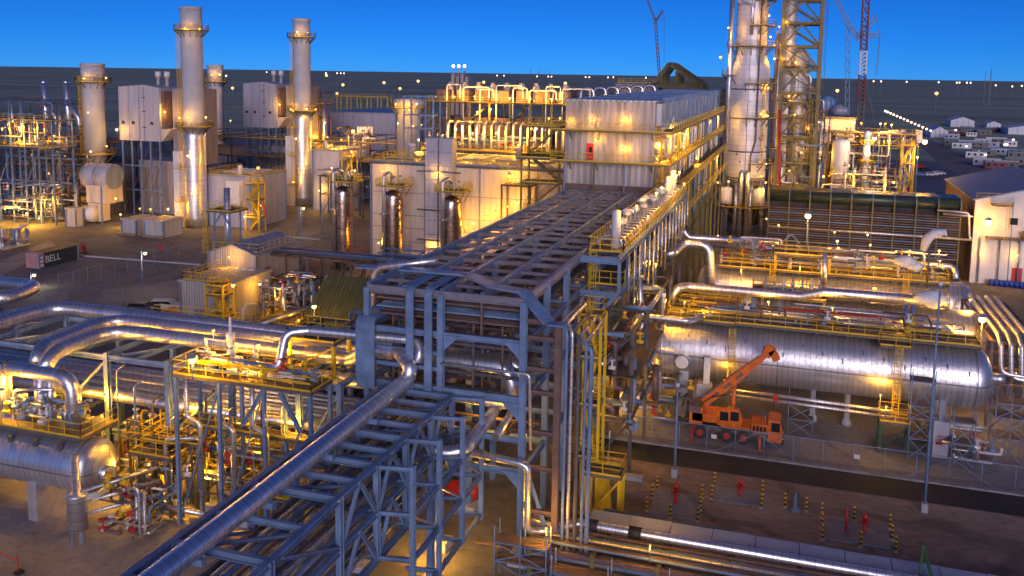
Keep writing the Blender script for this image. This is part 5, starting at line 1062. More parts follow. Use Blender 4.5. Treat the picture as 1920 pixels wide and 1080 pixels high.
m = MB(); x0 = cx-1.0; m.add([(x0-.6, cy-1.3, 1.7), (x0+1.6, cy-1.3, 1.5), (x0+1.9, cy-1.3, 2.3), (x0+1.5, cy-1.3, 3.4), (x0+.4, cy-1.3, 3.5), (x0-.6, cy-.5+.05, 1.7), (x0+1.6, cy-.45, 1.5), (x0+1.9, cy-.45, 2.3), (x0+1.5, cy-.45, 3.4), (x0+.4, cy-.45, 3.5)], [(0, 1, 2, 3, 4), (9, 8, 7, 6, 5)] + [((i+1) % 5, i, 5+i, 5+(i+1) % 5) for i in range(5)]); oc = m.build('operators_cab', ORANGE, t)
MB().bx(x0+.7, x0+1.5, cy-1.32, cy-1.305, 2.3, 3.2).build('window', GLASS, oc); MB().bx(x0-.3, x0+.5, cy-1.32, cy-1.305, 2.2, 3.1).build('window', GLASS, oc)
bp, bt = V((cx-3.0, cy+.1, 3.3)), P(1447, 655, 89.5)
bt = V((bt.x, cy+.1, bt.z)); bd = (bt-bp)
b1 = MB().bar(bp, bp+bd*.62, .66, .78).build('boom_base', ORANGE, t); MB().bar(bp+bd*.6, bp+bd*.84, .54, .62).build('boom_section', ORANGE, t); MB().bar(bp+bd*.82, bt, .44, .5).build('boom_tip', ORANGE, t)
nd = V((-bd.z, 0, bd.x)).normalized(); m = MB()
for f_ in (.12, .3, .48): MB().bar(bp+bd*f_+V((0, -.345, 0)), bp+bd*(f_+.1)+V((0, -.345, 0)), .02, .3).build('boom_panel', STEEL_B, t)
for k in (-.2, .2): MB().bar(bp+bd*.0+nd*.6+V((0, k, 0)), bt+nd*.35+V((0, k, 0)), .04).build('boom_rope', STEEL_D, t)
for k in (-.3, .3): m.bar(bt+V((0, k, 0))-bd.normalized()*.8, bt+V((0, k, 0))+nd*.3+bd.normalized()*.3, .08, .9); m.bar(bt+V((0, k, 0)), bt+V((.55, k, -.9)), .08, .7)
m.lathe(bt+V((.35, -.25, -.5)), (0, 1, 0), [(0, .35), (.5, .35)], 14); m.build('boom_head', ORANGE, t)
MB().bar(bp+bd*.02-nd*.3, bp+bd*.6-nd*.55, .12, .25).build('boom_rail', STEEL_B, t)
MB().cyl((cx-.2, cy+.1, 2.2), tuple(bp+bd*.42-nd*.4), .2, 10).build('lift_cylinder', ORANGE, t)
m = MB(); hk = bt+V((.6, 0, -1.0))
for k in (-.12, .12): m.cyl(hk+V((0, k, 0)), hk+V((0, k, -3.4)), .025, 5)
m.build('hoist_rope', STEEL_D, t); hb = MB().box(tuple(hk+V((0, 0, -3.7))), (.4, .3, .7)).build('hook_block', RED, t); MB().tube(route([hk+V((0, 0, -4.0)), hk+V((0, 0, -4.5)), hk+V((.22, 0, -4.7)), hk+V((.3, 0, -4.3))], .15, 4), .06, 6).build('hook', STEEL_D, hb)
for x in (-3.9, 2.6):
    for s in (-1, 1): m = MB(); m.bar((cx+x, cy+s*1.0, 1.1), (cx+x, cy+s*2.2, .8), .3); m.cyl((cx+x, cy+s*2.2, 0), (cx+x, cy+s*2.2, .9), .1, 8); m.cyl((cx+x, cy+s*2.2, 0), (cx+x, cy+s*2.2, .08), .3, 10); m.build('outrigger', (ORANGE, RED)[x < 0], t)
MB().cyl((cx+3.0, cy-1.3, 2.5), (cx+3.0, cy-1.3, 3.3), .06, 6).build('exhaust', STEEL, t)
# ------------------------------------------------------------------ fence, dirt, hydrants, bollards
WIRE = bpy.data.materials.new('chain_link_mesh'); WIRE.use_nodes = True; wt = WIRE.node_tree; b = wt.nodes['Principled BSDF']; b.inputs['Base Color'].default_value = (.35, .33, .34, 1); b.inputs['Metallic'].default_value = .6
tr = wt.nodes.new('ShaderNodeBsdfTransparent'); mx = wt.nodes.new('ShaderNodeMixShader'); mx.inputs[0].default_value = .10
wt.links.new(tr.outputs[0], mx.inputs[1]); wt.links.new(b.outputs[0], mx.inputs[2]); wt.links.new(mx.outputs[0], wt.nodes['Material Output'].inputs[0])
def fence(label, pts, step=2.7, h=2.5, mt=STEEL, gates=()):
    pts = [V(p) for p in pts]; t = T('chain_link_fence', label, 'fence', tuple(pts[0])); k = 0
    for a, b in zip(pts, pts[1:]):
        n = max(1, round((b-a).length/step))
        for i in range(n+(b == pts[-1])):
            p = a.lerp(b, i/n); MB().cyl(p, p+V((0, 0, h)), .045, 6).build('post', mt, t)
        m = MB(); m.bar(a+V((0, 0, h-.03)), b+V((0, 0, h-.03)), .06); m.bar(a+V((0, 0, .12)), b+V((0, 0, .12)), .05); m.build('rail', mt, t)
        m = MB(); m.v = [tuple(a+V((0, .02, .1))), tuple(b+V((0, .02, .1))), tuple(b+V((0, .02, h))), tuple(a+V((0, .02, h)))]; m.face([0, 1, 2, 3]); m.build('mesh', WIRE, t)
    return t
f = fence('long chain-link fence along the dark road before the crane', [(-17.8, 85.2, 0), (46, 85.2, 0)])
for x in (-2.5, 14.3): MB().bar((x, 85.15, 2.4), (x+3.6, 85.15, .15), .05).build('stay', STEEL, f); MB().bar((x, 85.15, 2.4), (x-3.6, 85.15, .15), .05).build('stay', STEEL, f)
for i, (x, z) in enumerate(((-6.5, 1.3), (6.4, 1.2))): MB().bx(x-.25, x+.25, 85.08, 85.1, z, z+.4).build('sign', WHITE, f)
g0 = [W(u, v, z=0) for u, v in ((110, 545), (240, 510), (400, 470))]; fence('faint chain-link fence across the grey yard at left', g0, 3.2, 2.6)
g0 = [W(u, v, z=0) for u, v in ((85, 585), (125, 580))]; fence('short fence panel beyond the big silver pipes, left', g0, 3, 2.6)
g0 = [W(u, v, z=0) for u, v in ((196, 575), (232, 572))]; fence('short fence panel beyond the big silver pipes, right', g0, 3, 2.6)
g0 = [W(u, v, z=0) for u, v in ((1740, 240), (1800, 285), (1880, 330))]; fence('distant fence along the pink road at right', g0, 6, 2.6)
def hydrant(label, x, y, h=1.5):
    t = T('fire_hydrant', label, 'hydrant', (x, y, 0)); MB().lathe((x, y, 0), UP, [(0, .28), (.12, .28), (.12, .17), (h*.75, .17), (h*.75, .24), (h*.85, .24), (h, .08)], 14).build('barrel', RED, t)
    m = MB(); m.cyl((x-.42, y, h*.55), (x+.42, y, h*.55), .1, 10); m.cyl((x, y-.35, h*.5), (x, y, h*.5), .12, 10); m.build('outlet', RED, t)
hydrant('red hydrant on the left concrete pad by the low pipe rack', -8.5, 73.0, 2.0); hydrant('red hydrant on the far concrete pad behind the left one', -3.4, 76.2, 1.7); hydrant('red hydrant on the right concrete pad by the low pipe rack', 6.4, 73.2, 1.7)
for lb, x, y in (('thin red monitor post on the right concrete pad', 5.0, 72.9),): tt = T('monitor_post', lb, 'post', (x, y, 0)); MB().cyl((x, y, 0), (x, y, 2.0), .1, 8).build('post', RED, tt); MB().lathe((x, y, 0), UP, [(0, .75), (.1, .7)], 14).build('base', STEEL_D, tt)
for lb, x0, x1, y0, y1 in (('left hydrant pad', -10.4, -6.6, 70.6, 75.0), ('far hydrant pad', -5.6, -1.8, 74.8, 77.4), ('right hydrant pad', 3.4, 8.2, 71.2, 74.6)):
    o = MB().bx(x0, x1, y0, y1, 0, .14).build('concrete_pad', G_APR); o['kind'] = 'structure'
STRIPE = bpy.data.materials.new('yellow_black_stripes'); STRIPE.use_nodes = True; st = STRIPE.node_tree; b = st.nodes['Principled BSDF']; ge = st.nodes.new('ShaderNodeNewGeometry'); sp = st.nodes.new('ShaderNodeSeparateXYZ'); st.links.new(ge.outputs['Position'], sp.inputs[0])
mm = st.nodes.new('ShaderNodeMath'); mm.operation = 'MULTIPLY'; mm.inputs[1].default_value = 2.6; st.links.new(sp.outputs[2], mm.inputs[0]); fr = st.nodes.new('ShaderNodeMath'); fr.operation = 'FRACT'; st.links.new(mm.outputs[0], fr.inputs[0]); gt = st.nodes.new('ShaderNodeMath'); gt.operation = 'GREATER_THAN'; gt.inputs[1].default_value = .55; st.links.new(fr.outputs[0], gt.inputs[0])
mix = st.nodes.new('ShaderNodeMix'); mix.data_type = 'RGBA'; mix.inputs[6].default_value = (.7, .42, .02, 1); mix.inputs[7].default_value = (.02, .02, .02, 1); st.links.new(gt.outputs[0], mix.inputs[0]); st.links.new(mix.outputs[2], b.inputs['Base Color'])
pads = (('left hydrant pad', ((-10.4, 75.2), (-10.55, 73.4), (-10.6, 71.0), (-8.6, 70.4), (-6.5, 74.8), (-6.4, 72.6), (-6.4, 70.6))), ('far hydrant pad', ((-5.7, 77.6), (-5.7, 75.0), (-1.6, 77.4), (-1.6, 74.8))), ('right hydrant pad', ((3.2, 74.8), (3.2, 72.9), (3.2, 71.0), (5.7, 75.0), (6.0, 70.9), (8.4, 74.6), (8.4, 72.8), (8.5, 71.0))), ('small stump between far and right pads', ((.3, 75.6), (2.0, 75.4))))
for lb, pp in pads:
    for i, (x, y) in enumerate(pp):
        tt = T('bollard', '%s striped bollard around the %s' % (nth(i), lb), 'bollard', (x, y, 0), 'yellow and black bollards'); MB().lathe((x, y, 0), UP, [(0, .1), (1.25, .1), (1.33, .03)], 10).build('post', STRIPE, tt); MB().box((x, y, .04), (.34, .34, .08)).build('foot', CONC, tt)
tt = T('stump', 'grey valve stump between the far and right pads', 'valve', (1.1, 75.4, 0)); MB().lathe((1.1, 75.4, 0), UP, [(0, .5), (.15, .4), (.2, .16), (1.5, .1)], 10).build('stem', STEEL, tt)
for lb, x, y, z in (('tall unlit lamp pole left of the crane', -9.3, 78.2, 8.6), ('tall unlit lamp pole on the dirt right of the crane', 11.4, 78.7, 19.5)):
    tt = T('lamp_pole', lb, 'lamp pole', (x, y, 0)); MB().tube([(x, y, 0), (x, y, z)], .1, 8, True, [.13, .07]).build('pole', STEEL, tt); MB().box((x, y, .4), (.5, .5, .8)).build('base', CONC, tt); MB().sphere((x, y, z), .2, 8).build('head', WHITE, tt)
tt = T('warning_sign', 'small white round-topped sign post on the dirt', 'sign', (-11.6, 77.8, 0)); MB().cyl((-15.2, 77.6, 0), (-15.2, 77.6, 3.6), .05, 6).build('post', STEEL, tt); MB().box((-15.2, 77.6, 3.4), (.1, .3, .6)).build('plate', WHITE, tt)
tt = T('debris_box', 'flat pale crate lying on the dirt near the rack', 'crate', (-12.6, 76.6, 0)); MB().bx(-13.6, -11.9, 76.1, 76.9, 0, .35).build('box', CONC, tt)
tt = T('slide_chute', 'yellow slanted chute at the rack foot', 'chute', (-14.6, 70, 0)); m = MB(); m.add([(-15.0, 71.6, 3.6), (-14.0, 71.2, 3.4), (-13.2, 69.2, 0), (-14.4, 69.4, 0), (-15.0, 71.9, 3.5), (-14.0, 71.5, 3.3), (-13.2, 69.5, 0), (-14.4, 69.7, 0)], [(0, 1, 2, 3), (7, 6, 5, 4), (0, 3, 7, 4), (1, 5, 6, 2), (0, 4, 5, 1)]); m.build('panel', YEL, tt)
# ------------------------------------------------------------------ low pipe rack at the bottom right
t = T('low_pipe_rack', 'low pipe rack with flat blue covers along the bottom right', 'pipe rack', (5, 62, 0))
for i in range(12):
    x = -17+i*4.6
    for y in (58.4, 64.2): beam(t, 'column', (x, y, 0), (x, y, 2.6), .3, .3, OLIVE)
    beam(t, 'cross_beam', (x, 58.2, 2.45), (x, 64.4, 2.45), .26, .3, OLIVE); beam(t, 'cross_beam', (x, 58.2, 1.3), (x, 64.4, 1.3), .2, .26, STEEL_B)
for y in (58.4, 64.2): beam(t, 'edge_beam', (-17.4, y, 2.2), (36, y, 2.2), .24, .36, STEEL_B)
cover = mat('flat_tray_cover', (.42, .50, .62), .35, .15, .2, .7)
for i in range(14): MB().bx(-13.6+i*3.0, -10.66+i*3.0, 62.3, 64.0, 2.95+.03*(i % 2), 3.02+.03*(i % 2)).build('tray_cover', cover, t)
for i in range(14): MB().bx(-13.6+i*3.0, -10.66+i*3.0, 62.32, 63.98, 2.7, 2.9).build('tray', STEEL_D, t)
pipe('bright silver pipe with an S-bend along the low rack front', [(-18.3, 60.6, 2.9), (-15.4, 60.6, 2.9), (-14.2, 61.4, 3.1), (36, 61.4, 3.1)], .34, SILVER, 1.2)
pipe('silver downcomer from the rack to the low rack pipe', [(-24.2, 58.9, 8.6), (-18.0, 58.9, 8.2), (-17.4, 58.9, 8.0), (-17.4, 58.9, 3.2), (-16.8, 59.6, 2.9), (-15, 60.4, 2.9)], .3, SILVER, .8)
for k in range(5): pipe('%s slim pipe from the front on the low rack' % nth(k), [(-17, 58.6+k*.5, 2.85-.1*(k % 2)), (36, 58.6+k*.5, 2.85-.1*(k % 2))], .12, (STEEL, STEEL_B, SILVER_S)[k % 3])
for k in range(5): pipe('%s slim pipe from the front on the low rack lower shelf' % nth(k), [(-17, 58.8+k*.9, 1.6), (36, 58.8+k*.9, 1.6)], .15, (STEEL, BLUER, STEEL_B)[k % 3])
pipe('dark pipe laid on the dirt behind the low rack', [(-13.4, 66.2, 1.6), (36, 66.6, .9)], .3, STEEL_D)
pipe('paler thin pipe laid on the dirt behind the low rack', [(-13.4, 67.0, 1.5), (36, 67.4, .8)], .22, STEEL)
scaffold('low lit scaffold at the near foot of the rack by the low pipe rack', -19.2, -15.4, 57.0, 58.2, [1.6, 3.0]); scaffold('lit planked scaffold along the low pipe rack front', -15, -7, 57.0, 58.2, [1.5])
m = MB(); m.bar((9.0, 62.2, 1.2), (9.0, 61.6, 5.6), .16, .26); m.bar((9.0, 62.3, 5.4), (10.6, 61.2, .6), .14, .2); tag(m.build('post_frame', GREEN), 'green post with raking strut on the low pipe rack', 'post')
tt = T('valve_bank', 'row of dark flanged sleeves on the low rack pipe', 'flange', (-12, 61.4, 3)); 
for x in (-13.6, -10.4): MB().lathe((x, 61.4, 3.1), (1, 0, 0), [(0, .44), (.9, .44)], 14).build('sleeve', BLACK, tt)
# ------------------------------------------------------------------ left foreground: pipe rack with the three great pipes
t = T('pipe_rack', 'grey steel pipe rack under the three great silver pipes at left', 'pipe rack', (-50, 62, 0))
LX = [-80+6.2*i for i in range(8)]+[-33.0]
for i, x in enumerate(LX):
    for y in (60.0, 68.4):
        beam(t, 'column', (x, y, 0), (x, y, 11.9), .42, .42, STEEL); MB().box((x, y, .25), (1.1, 1.1, .5)).build('footing', CONC, t)
    for z in (11.9, 7.2, 5.0): beam(t, 'cross_beam', (x, 60, z-.22), (x, 68.4, z-.22), .3, .42, STEEL)
    if i < len(LX)-1:
        x2 = LX[i+1]
        for y in (60.0, 68.4):
            for z in (11.7, 5.2): beam(t, 'longitudinal_beam', (x+.2, y, z-.22), (x2-.2, y, z-.22), .3, .45, STEEL)
        beam(t, 'cross_beam', ((x+x2)/2, 60, 11.6), ((x+x2)/2, 68.4, 11.6), .24, .36, STEEL)
        beam(t, 'brace', (x, 60.2, 11.4), (x2, 68.2, 11.4), .2, .2, STEEL, 'L')
        if i % 2: beam(t, 'brace', (x, 60, 5.3), (x2, 60, 11.3), .24, .24, STEEL, 'L')
        beam(t, 'brace', (x2, 60, .5), ((x+x2)/2, 60, 4.8), .3, .3, YEL if i > 3 else STEEL)
PZ = 12.75
pipe('rearmost of the three great silver pipes crossing the left rack', [(-69.5, 52, PZ), (-68.6, 60.5, PZ), (-68.2, 67.6, PZ), (-30, 67.6, PZ)], .66, SILVER, 3.0, 24)
pipe('middle of the three great silver pipes crossing the left rack', [(-59.2, 56.4, 11.4), (-59.8, 57.6, PZ-.2), (-60.2, 66.0, PZ), (-33.5, 66.0, PZ), (-32.2, 65.4, 13.6), (-20.2, 64.4, 13.6), (-19.6, 64.4, 12.6)], .6, SILVER, 3.0, 24)
pipe('front one of the three great silver pipes crossing the left rack', [(-57.6, 55.6, 11.4), (-57.7, 57, PZ-.2), (-57.6, 63.2, PZ), (-45, 63.2, PZ), (-33.5, 63.2, PZ), (-32.2, 62.8, 13.9), (-20.6, 62.6, 13.9), (-19.8, 62.6, 12.8), (-19.8, 62.6, 11.0)], .6, SILVER, 3.0, 24)
pipe('silver U-bend pipe at the left edge behind the great pipes', [(-95, 72.4, PZ), (-75.0, 72.4, PZ+.4), (-74.2, 67.8, PZ+.2), (-80, 66.2, PZ)], .66, SILVER, 2.0, 20)
pipe('silver bent pipe at the left edge below the U-bend', [(-95, 70.4, PZ-.2), (-78, 70.0, PZ-.2), (-76.5, 69.0, PZ-.3), (-73.3, 62.0, PZ-1), (-72, 57, PZ-1)], .55, SILVER, 2.2, 20)
# vertical manifold feeding the left vessel
mt_ = T('vessel_manifold', 'silver manifold of fat elbows dropping into the left vessel', 'pipe manifold', (-57.5, 55.4, 7))
MB().tube(route([(-61.6, 55.5, 6.5), (-61.6, 55.5, 11.3), (-59.6, 55.5, 11.3), (-54.4, 55.3, 11.3), (-54.2, 55.3, 6.5)], 1.5, 8), .6, 20).build('header', SILVER, mt_)
MB().tube(route([(-57.9, 55.6, 11.2), (-57.9, 55.6, 8.4), (-59.8, 55.0, 7.2), (-61.3, 54.8, 7.4)], 1.4, 6), .5, 16).build('bend', SILVER, mt_)
MB().tube([(-57.2, 55.9, 11.2), (-57.2, 55.9, 7)], .4, 14).build('downpipe', SILVER, mt_)
MB().tube(route([(-59.6, 54.6, 7.2), (-59.6, 54.6, 9.9), (-55.4, 54.4, 10.5)], .5, 4), .14, 8).build('bypass', SILVER_S, mt_)
for x, z in ((-61.0, 11.3), (-55.4, 11.3)): MB().lathe((x, 55.45, z), (1, 0, 0), [(0, .66), (.1, .66)], 20).build('band', STEEL_B, mt_)
lv = vessel('silver vessel with a manway at the lower left edge', -72, -50.6, 54.6, 4.7, 2.15, (-68, -56.6), head=.6, sm=G_CONC)
MB().tube([(-51.2, 54.4, 4.4), (-50.1, 54.3, 4.4)], .52, 18).build('manway', SILVER, lv); MB().tube([(-50.1, 54.3, 4.4), (-50.0, 54.3, 4.4)], .62, 18).build('manway_cover', CONC, lv)
for x in (-58.5, -56, -53.6): MB().box((x, 53.0, 6.55), (.3, .3, .5)).build('lug', STEEL_D, lv)
tt = plat('yellow-railed platform on top of the lower left vessel', -66, -51.9, 53.4, 57.4, 7.35, 'SEW', None)
plat('lower yellow platform beyond the left vessel head', -50.6, -46.6, 57.0, 60.6, 5.0, 'NSEW', 0, OLIVE)
pipework('valves and instruments on the left vessel platform', -61, -52.6, 54.4, 57.2, 7.5, 9.2, 22, 71, (.06, .14), (WHITE, SILVER_S, STEEL, OLIVE), valves=10, vert=.5)
for k in range(4): X = -60.4+k*2.1; vt = T('motor_valve', '%s white motor valve from the left on the left vessel platform' % nth(k), 'valve', (X, 56.2, 7.4)); MB().bx(X-.25, X+.25, 55.9, 56.4, 8.3, 8.9).build('motor', WHITE, vt); MB().cyl((X, 56.1, 7.4), (X, 56.1, 8.3), .14, 8).build('stem', STEEL, vt)
tt = T('steel_drum', 'small silver drum on legs below the left vessel head', 'drum', (-50.4, 51.2, 0)); MB().lathe((-50.4, 51.2, 1.2), UP, [(0, .2), (.15, .72), (2.7, .72), (2.85, .8), (2.95, .8), (2.95, .3), (6, .28)], 20).build('shell', SILVER_S, tt)
for a in (0, 2.1, 4.2): MB().bar((-50.4+.5*math.cos(a), 51.2+.5*math.sin(a), 0), (-50.4+.4*math.cos(a), 51.2+.4*math.sin(a), 1.5), .1).build('leg', STEEL, tt)
for k in range(3): pipe('%s sloping pipe from the small silver drum' % nth(k), [(-50.2, 51.4, 4.2-.9*k), (-46.4, 55.5, 5.0-1.1*k)], .13, SILVER_S)
pipework('dark valve skid below the left vessel head', -49.6, -45.6, 52.2, 57.5, .3, 4.6, 40, 72, (.06, .15), (STEEL_D, STEEL, SILVER_S, STEEL_B), valves=12, vert=.5)
frame('dark ladder frame beside the left vessel head', [-48.8, -46.4], [57.8, 59.6], [3.4, 6.2], STEEL_D, rails=[6.2])
# bank of pipes on the lower shelf
for k in range(9):
    y = 60.9+k*.82; r = (.5, .3, .24, .3, .24, .3, .26, .3, .3)[k]
    pipe('%s pipe from the front in the silver bank on the left rack shelf' % nth(k), [(-82, y, 7.25+r), (-31, y, 7.25+r)], r, SILVER if k in (0, 1, 3) else SILVER_S)
for k in range(2): pipe('%s fat pipe from the front beyond the left rack leading into the tall rack' % nth(k), [(-40.5, 62.4+k*1.6, 11.3-.5*(k % 2)), (-19.6, 62.4+k*1.6, 11.3-.5*(k % 2))], .55-.05*k, SILVER, n=18)
# yellow platform with white vent
tp = plat('big yellow railed valve platform on the left rack', -45.6, -33.4, 56.4, 59.6, 12.35, 'NSEW', 0, STEEL, nleg=4)
for x in (-37.6, -36.2): beam(tp, 'knee_brace', (x+(1.8 if x > -37 else -1.8), 56.6, 9), (x, 56.6, 12), .26, .26, STEEL)
plat('upper yellow platform with railings behind the valve platform', -38.0, -33.8, 60.6, 63.4, 14.8, 'NSEW', 12, YEL)
vt = T('vent_silencer', 'slender white vent on the yellow valve platform', 'vent', (-41.4, 58, 12.4)); MB().lathe((-41.4, 58, 12.4), UP, [(0, .36), (1.6, .36), (1.6, .26), (2.6, .26), (2.6, .34), (3.2, .34), (3.3, .12), (4.4, .1), (4.5, .03)], 14).build('shell', WHITE, vt)
pipe('silver loop pipe rising through the valve platform', [(-42.9, 57.6, 12.6), (-42.9, 57.6, 13.5), (-39.5, 57.6, 13.4), (-36.9, 57.6, 13.3), (-36.7, 58.4, 16.0), (-35.2, 59.2, 16.1), (-26.4, 60.4, 15.9), (-26.2, 59.6, 14.4)], .36, SILVER, .9, 16)
pipe('white thin pipe frame above the valve platform', [(-44.2, 58.8, 12.5), (-44.2, 58.8, 14.6), (-39.8, 58.8, 14.6), (-39.8, 58.8, 13)], .08, WHITE, .2)
for k in range(5): X = -44+k*2.2; vt = T('relief_valve', '%s valve from the left on the yellow valve platform' % nth(k), 'valve', (X, 58.6, 12.4)); MB().lathe((X, 58.6, 12.4), UP, [(0, .22), (.5, .22), (.5, .12), (1.2, .14), (1.2, .26), (1.5, .2)], 10).build('body', (SILVER_S, YEL, WHITE)[k % 3], vt)
for k in range(3): X = -45.0+k*3.0; pipe('%s silver drop pipe under the valve platform' % nth(k), [(X, 57.2, 12.1), (X, 57.2, 8.6), (X+1.2, 57.2, 8.2), (X+1.2, 57.2, 1.0)], .2, SILVER_S, .5)
pipe('silver trombone pipe standing on the lit ground at left', [(-44.4, 58.2, 6.6), (-47.3, 57.4, 6.4), (-47.3, 57.4, 1.6), (-46.8, 57, .9), (-43.4, 57, .9)], .2, SILVER, .6)
plat('low yellow grating frame under the left rack', -43.2, -38, 61, 65, 4.8, 'NSEW', 0, YEL)
plat('hanging yellow instrument platform under the left rack', -49.2, -44.8, 58.2, 60.4, 5.9, 'SEW', 2.8, OLIVE)
frame('yellow railed instrument stand beside the truss bridge', [-38.6, -35.4], [56.8, 59], [3.8], YEL, rails=[3.8])
pipework('instrument tubing under the yellow valve platform', -46, -33, 57, 60.2, 1, 7, 26, 73, (.04, .1), (SILVER_S, STEEL, STEEL_D), valves=6, vert=.7)
for k in range(6): X = -55+k*3.6; bx_ = T('concrete_block', '%s concrete block from the left on the lit floor' % nth(k), 'block', (X, 58.6, 0)); MB().bx(X-.6, X+.6, 57.6+(k % 2), 58.6+(k % 2), 0, .7).build('block', CONC, bx_)
tt = T('crate', 'pale square crate on the floor left of the truss bridge', 'crate', (-41.2, 52.6, 0)); MB().bx(-42, -40.4, 52, 53.4, 0, 1.0).build('box', CONC, tt)
tt = T('barrier_post', 'white-topped dark post on the pavement at the lower left', 'post', (-56.6, 47.6, 0)); MB().cyl((-56.6, 47.6, 0), (-56.6, 47.6, 3.2), .14, 8).build('post', STEEL, tt)
tt = T('warning_tape', 'red warning tape strung to a short red post at lower left', 'tape', (-53, 47.4, 0)); m = MB(); m.bar((-60, 47.0, 1.3), (-56.7, 47.5, 1.1), .02, .09); m.bar((-56.6, 47.6, 1.1), (-51.6, 46.8, 1.0), .02, .09); m.bar((-51.6, 46.8, 0), (-51.6, 46.8, 1.3), .07); m.build('tape', RED, tt); MB().box((-51.5, 46.8, .1), (.5, .5, .2)).build('foot', BLACK, tt)
tt = T('retaining_wall', 'dark concrete wall beside the left vessel', 'wall', (-64, 53, 0)); MB().bx(-76, -61.2, 50.2, 51.4, 0, 2.6).build('wall', G_CONC, tt)
tt = T('striped_barrier', 'black and white striped barrier under the truss bridge', 'barrier', (-33, 46, 0)); 
for k in range(3): MB().bx(-33.4+k*1.5, -32.1+k*1.5, 45.6, 46.6, 0, .9).build('block', TARP, tt)
# machinery seen behind the rack (middle left)
x0 = Wx(340, 600, 102); x1 = Wx(430, 600, 102); xr = Wx(478, 600, 104)
t = block('lower tan ribbed block of the stepped compressor shelter', 'compressor_shelter', x0, x1, 102, 112, Wz(340, 528, 102), TANR, TANR, trim=BLUER, rails=False)
zr = Wz(340, 528, 102)+.3; MB().rail([(x0+.2, 111, zr), (x0+.2, 102.2, zr), (x0+6.2, 102.2, zr)], 1.15, 1.4, .07).build('railing', YEL, t); MB().bx(x0+2.2, x0+4.3, 101.94, 101.99, .1, 3.0).build('door', LILAC_D, t)
xa, xb, xc = Wx(377, 520, 110), Wx(463, 520, 110), Wx(500, 520, 114)
t = block('upper tan gabled block of the stepped compressor shelter with red door', 'compressor_shelter', xa, xb, 112.2, 124, Wz(463, 486, 110), TANR, BLUER, trim=BLUER, gable=1.4)
zt = Wz(463, 486, 110); MB().bx(xb+.02, xb+.06, 114.5, 115.8, zt-5.2, zt-2.2).build('door', RED, t)
MB().rail([(xa, 113, zt+.3), (xb, 113, zt+.4), (xb, 123, zt+.4)], 1.2, 1.5, .07).build('railing', YEL, t)
stair_tower('yellow stair with landings on the stepped compressor shelter', Wx(400, 560, 101), Wx(432, 560, 101), 99.4, 101.8, [3.0, 6.0, Wz(415, 535, 100)], 0, YEL)
plat('yellow gangway along the stepped compressor shelter lit by lamps', Wx(430, 560, 104), Wx(490, 540, 106), 108.6, 111.8, Wz(450, 568, 107), 'NSEW', 0, STEEL_D)
for k in range(3): X = Wx(428+k*12, 520, 108); tt = T('filter_pot', '%s of three white filter pots on the compressor shelter' % ('left', 'middle', 'right')[k], 'filter', (X, 109.5, 6)); MB().lathe((X, 110.6, Wz(430, 545, 108)), UP, [(0, .3), (1.3, .62), (2.6, .62), (2.9, .3)], 14).build('pot', WHITEP, tt)
Y = 121; X = Wx(427, 420, Y); z0 = Wz(427, 470, Y); z1 = Wz(427, 392, Y)
t = T('stack_stand', 'steel stand with yellow crown platform on the compressor shelter roof', 'stand', (X, Y, z0))
for dx, dy in ((-1.6, -1.6), (1.6, -1.6), (-1.6, 1.6), (1.6, 1.6)): beam(t, 'leg', (X+dx, Y+dy, z0-2.5), (X+dx*.85, Y+dy*.85, z1), .3, .3, STEEL)
for k in (-1, 1): beam(t, 'brace', (X+k*1.5, Y-1.5, z1-2.5), (X, Y-1.5, z1-.3), .2, .2, STEEL)
MB().cyl((X, Y, z0-2.5), (X, Y, z1+3.4), .5, 14).build('stack', SILVER, t); plat('', X-2.3, X+2.3, Y-2.3, Y+2.3, z1, 'NSEW', None, parent=t); MB().ladder((X-2.4, Y-2, z0-2.5), z1-z0+2.5, (-1, -.3), .5).build('ladder', YEL, t)
# green shed and the piping beside it
xa, xb = Wx(575, 620, 100), Wx(692, 630, 100); t = block('olive green ribbed shed with a lamp and small window behind the left rack', 'green_shed', xa, xb, 100.4, 110, 4.2, GREENS, GREENS, trim=OLIVE, rails=False)
m = MB(); m.add([(xa-.4, 100.0, 4.4), (xb+.3, 100.0, 4.4), (xb+.3, 104.6, 8.8), (xa+.6, 104.6, 8.8), (xb+.3, 110.4, 4.4), (xa-.4, 110.4, 4.4)], [(0, 1, 2, 3), (3, 2, 4, 5), (0, 3, 5), (1, 4, 2)]); m.build('pitched_roof', GREENS, t)
for i in range(9): X = xa+.3+i*(xb-xa-.2)/8; MB().bar((X, 99.98, 4.42), (X, 104.6, 8.86), .09, .08).build('roof_rib', OLIVE, t)
fr = MB(); fr.bx(Wx(638, 600, 100.3), Wx(652, 600, 100.3), 100.25, 100.38, 1.6, 3.0); wd = fr.build('window_frame', BEIGE, t); MB().bx(Wx(640, 600, 100.3), Wx(650, 600, 100.3), 100.2, 100.245, 1.8, 2.8).build('pane', GLASS, t)
frame('dark pipe trestle running from the compressor shelter to the tall rack', [Wx(510+i*40, 520, 118) for i in range(6)], [116, 120], [4.5, 8.2], STEEL_D, name='pipe_trestle')
for k in range(5): pipe('%s trestle pipe from the front behind the green shed' % nth(k), [(Wx(505, 500, 117), 116.3+k*.8, 8.5), (-31.5, 116.3+k*.8, 8.5)], .22+.05*(k % 2), (STEEL_D, STEEL, SILVER_S)[k % 3])
pipework('jumble of lit pipes between compressor shelter and green shed', Wx(505, 560, 108), Wx(585, 560, 108), 104, 115, .6, 7.4, 60, 74, (.08, .24), (SILVER_S, STEEL, STEEL_B, SILVER_S), valves=14, vert=.4)
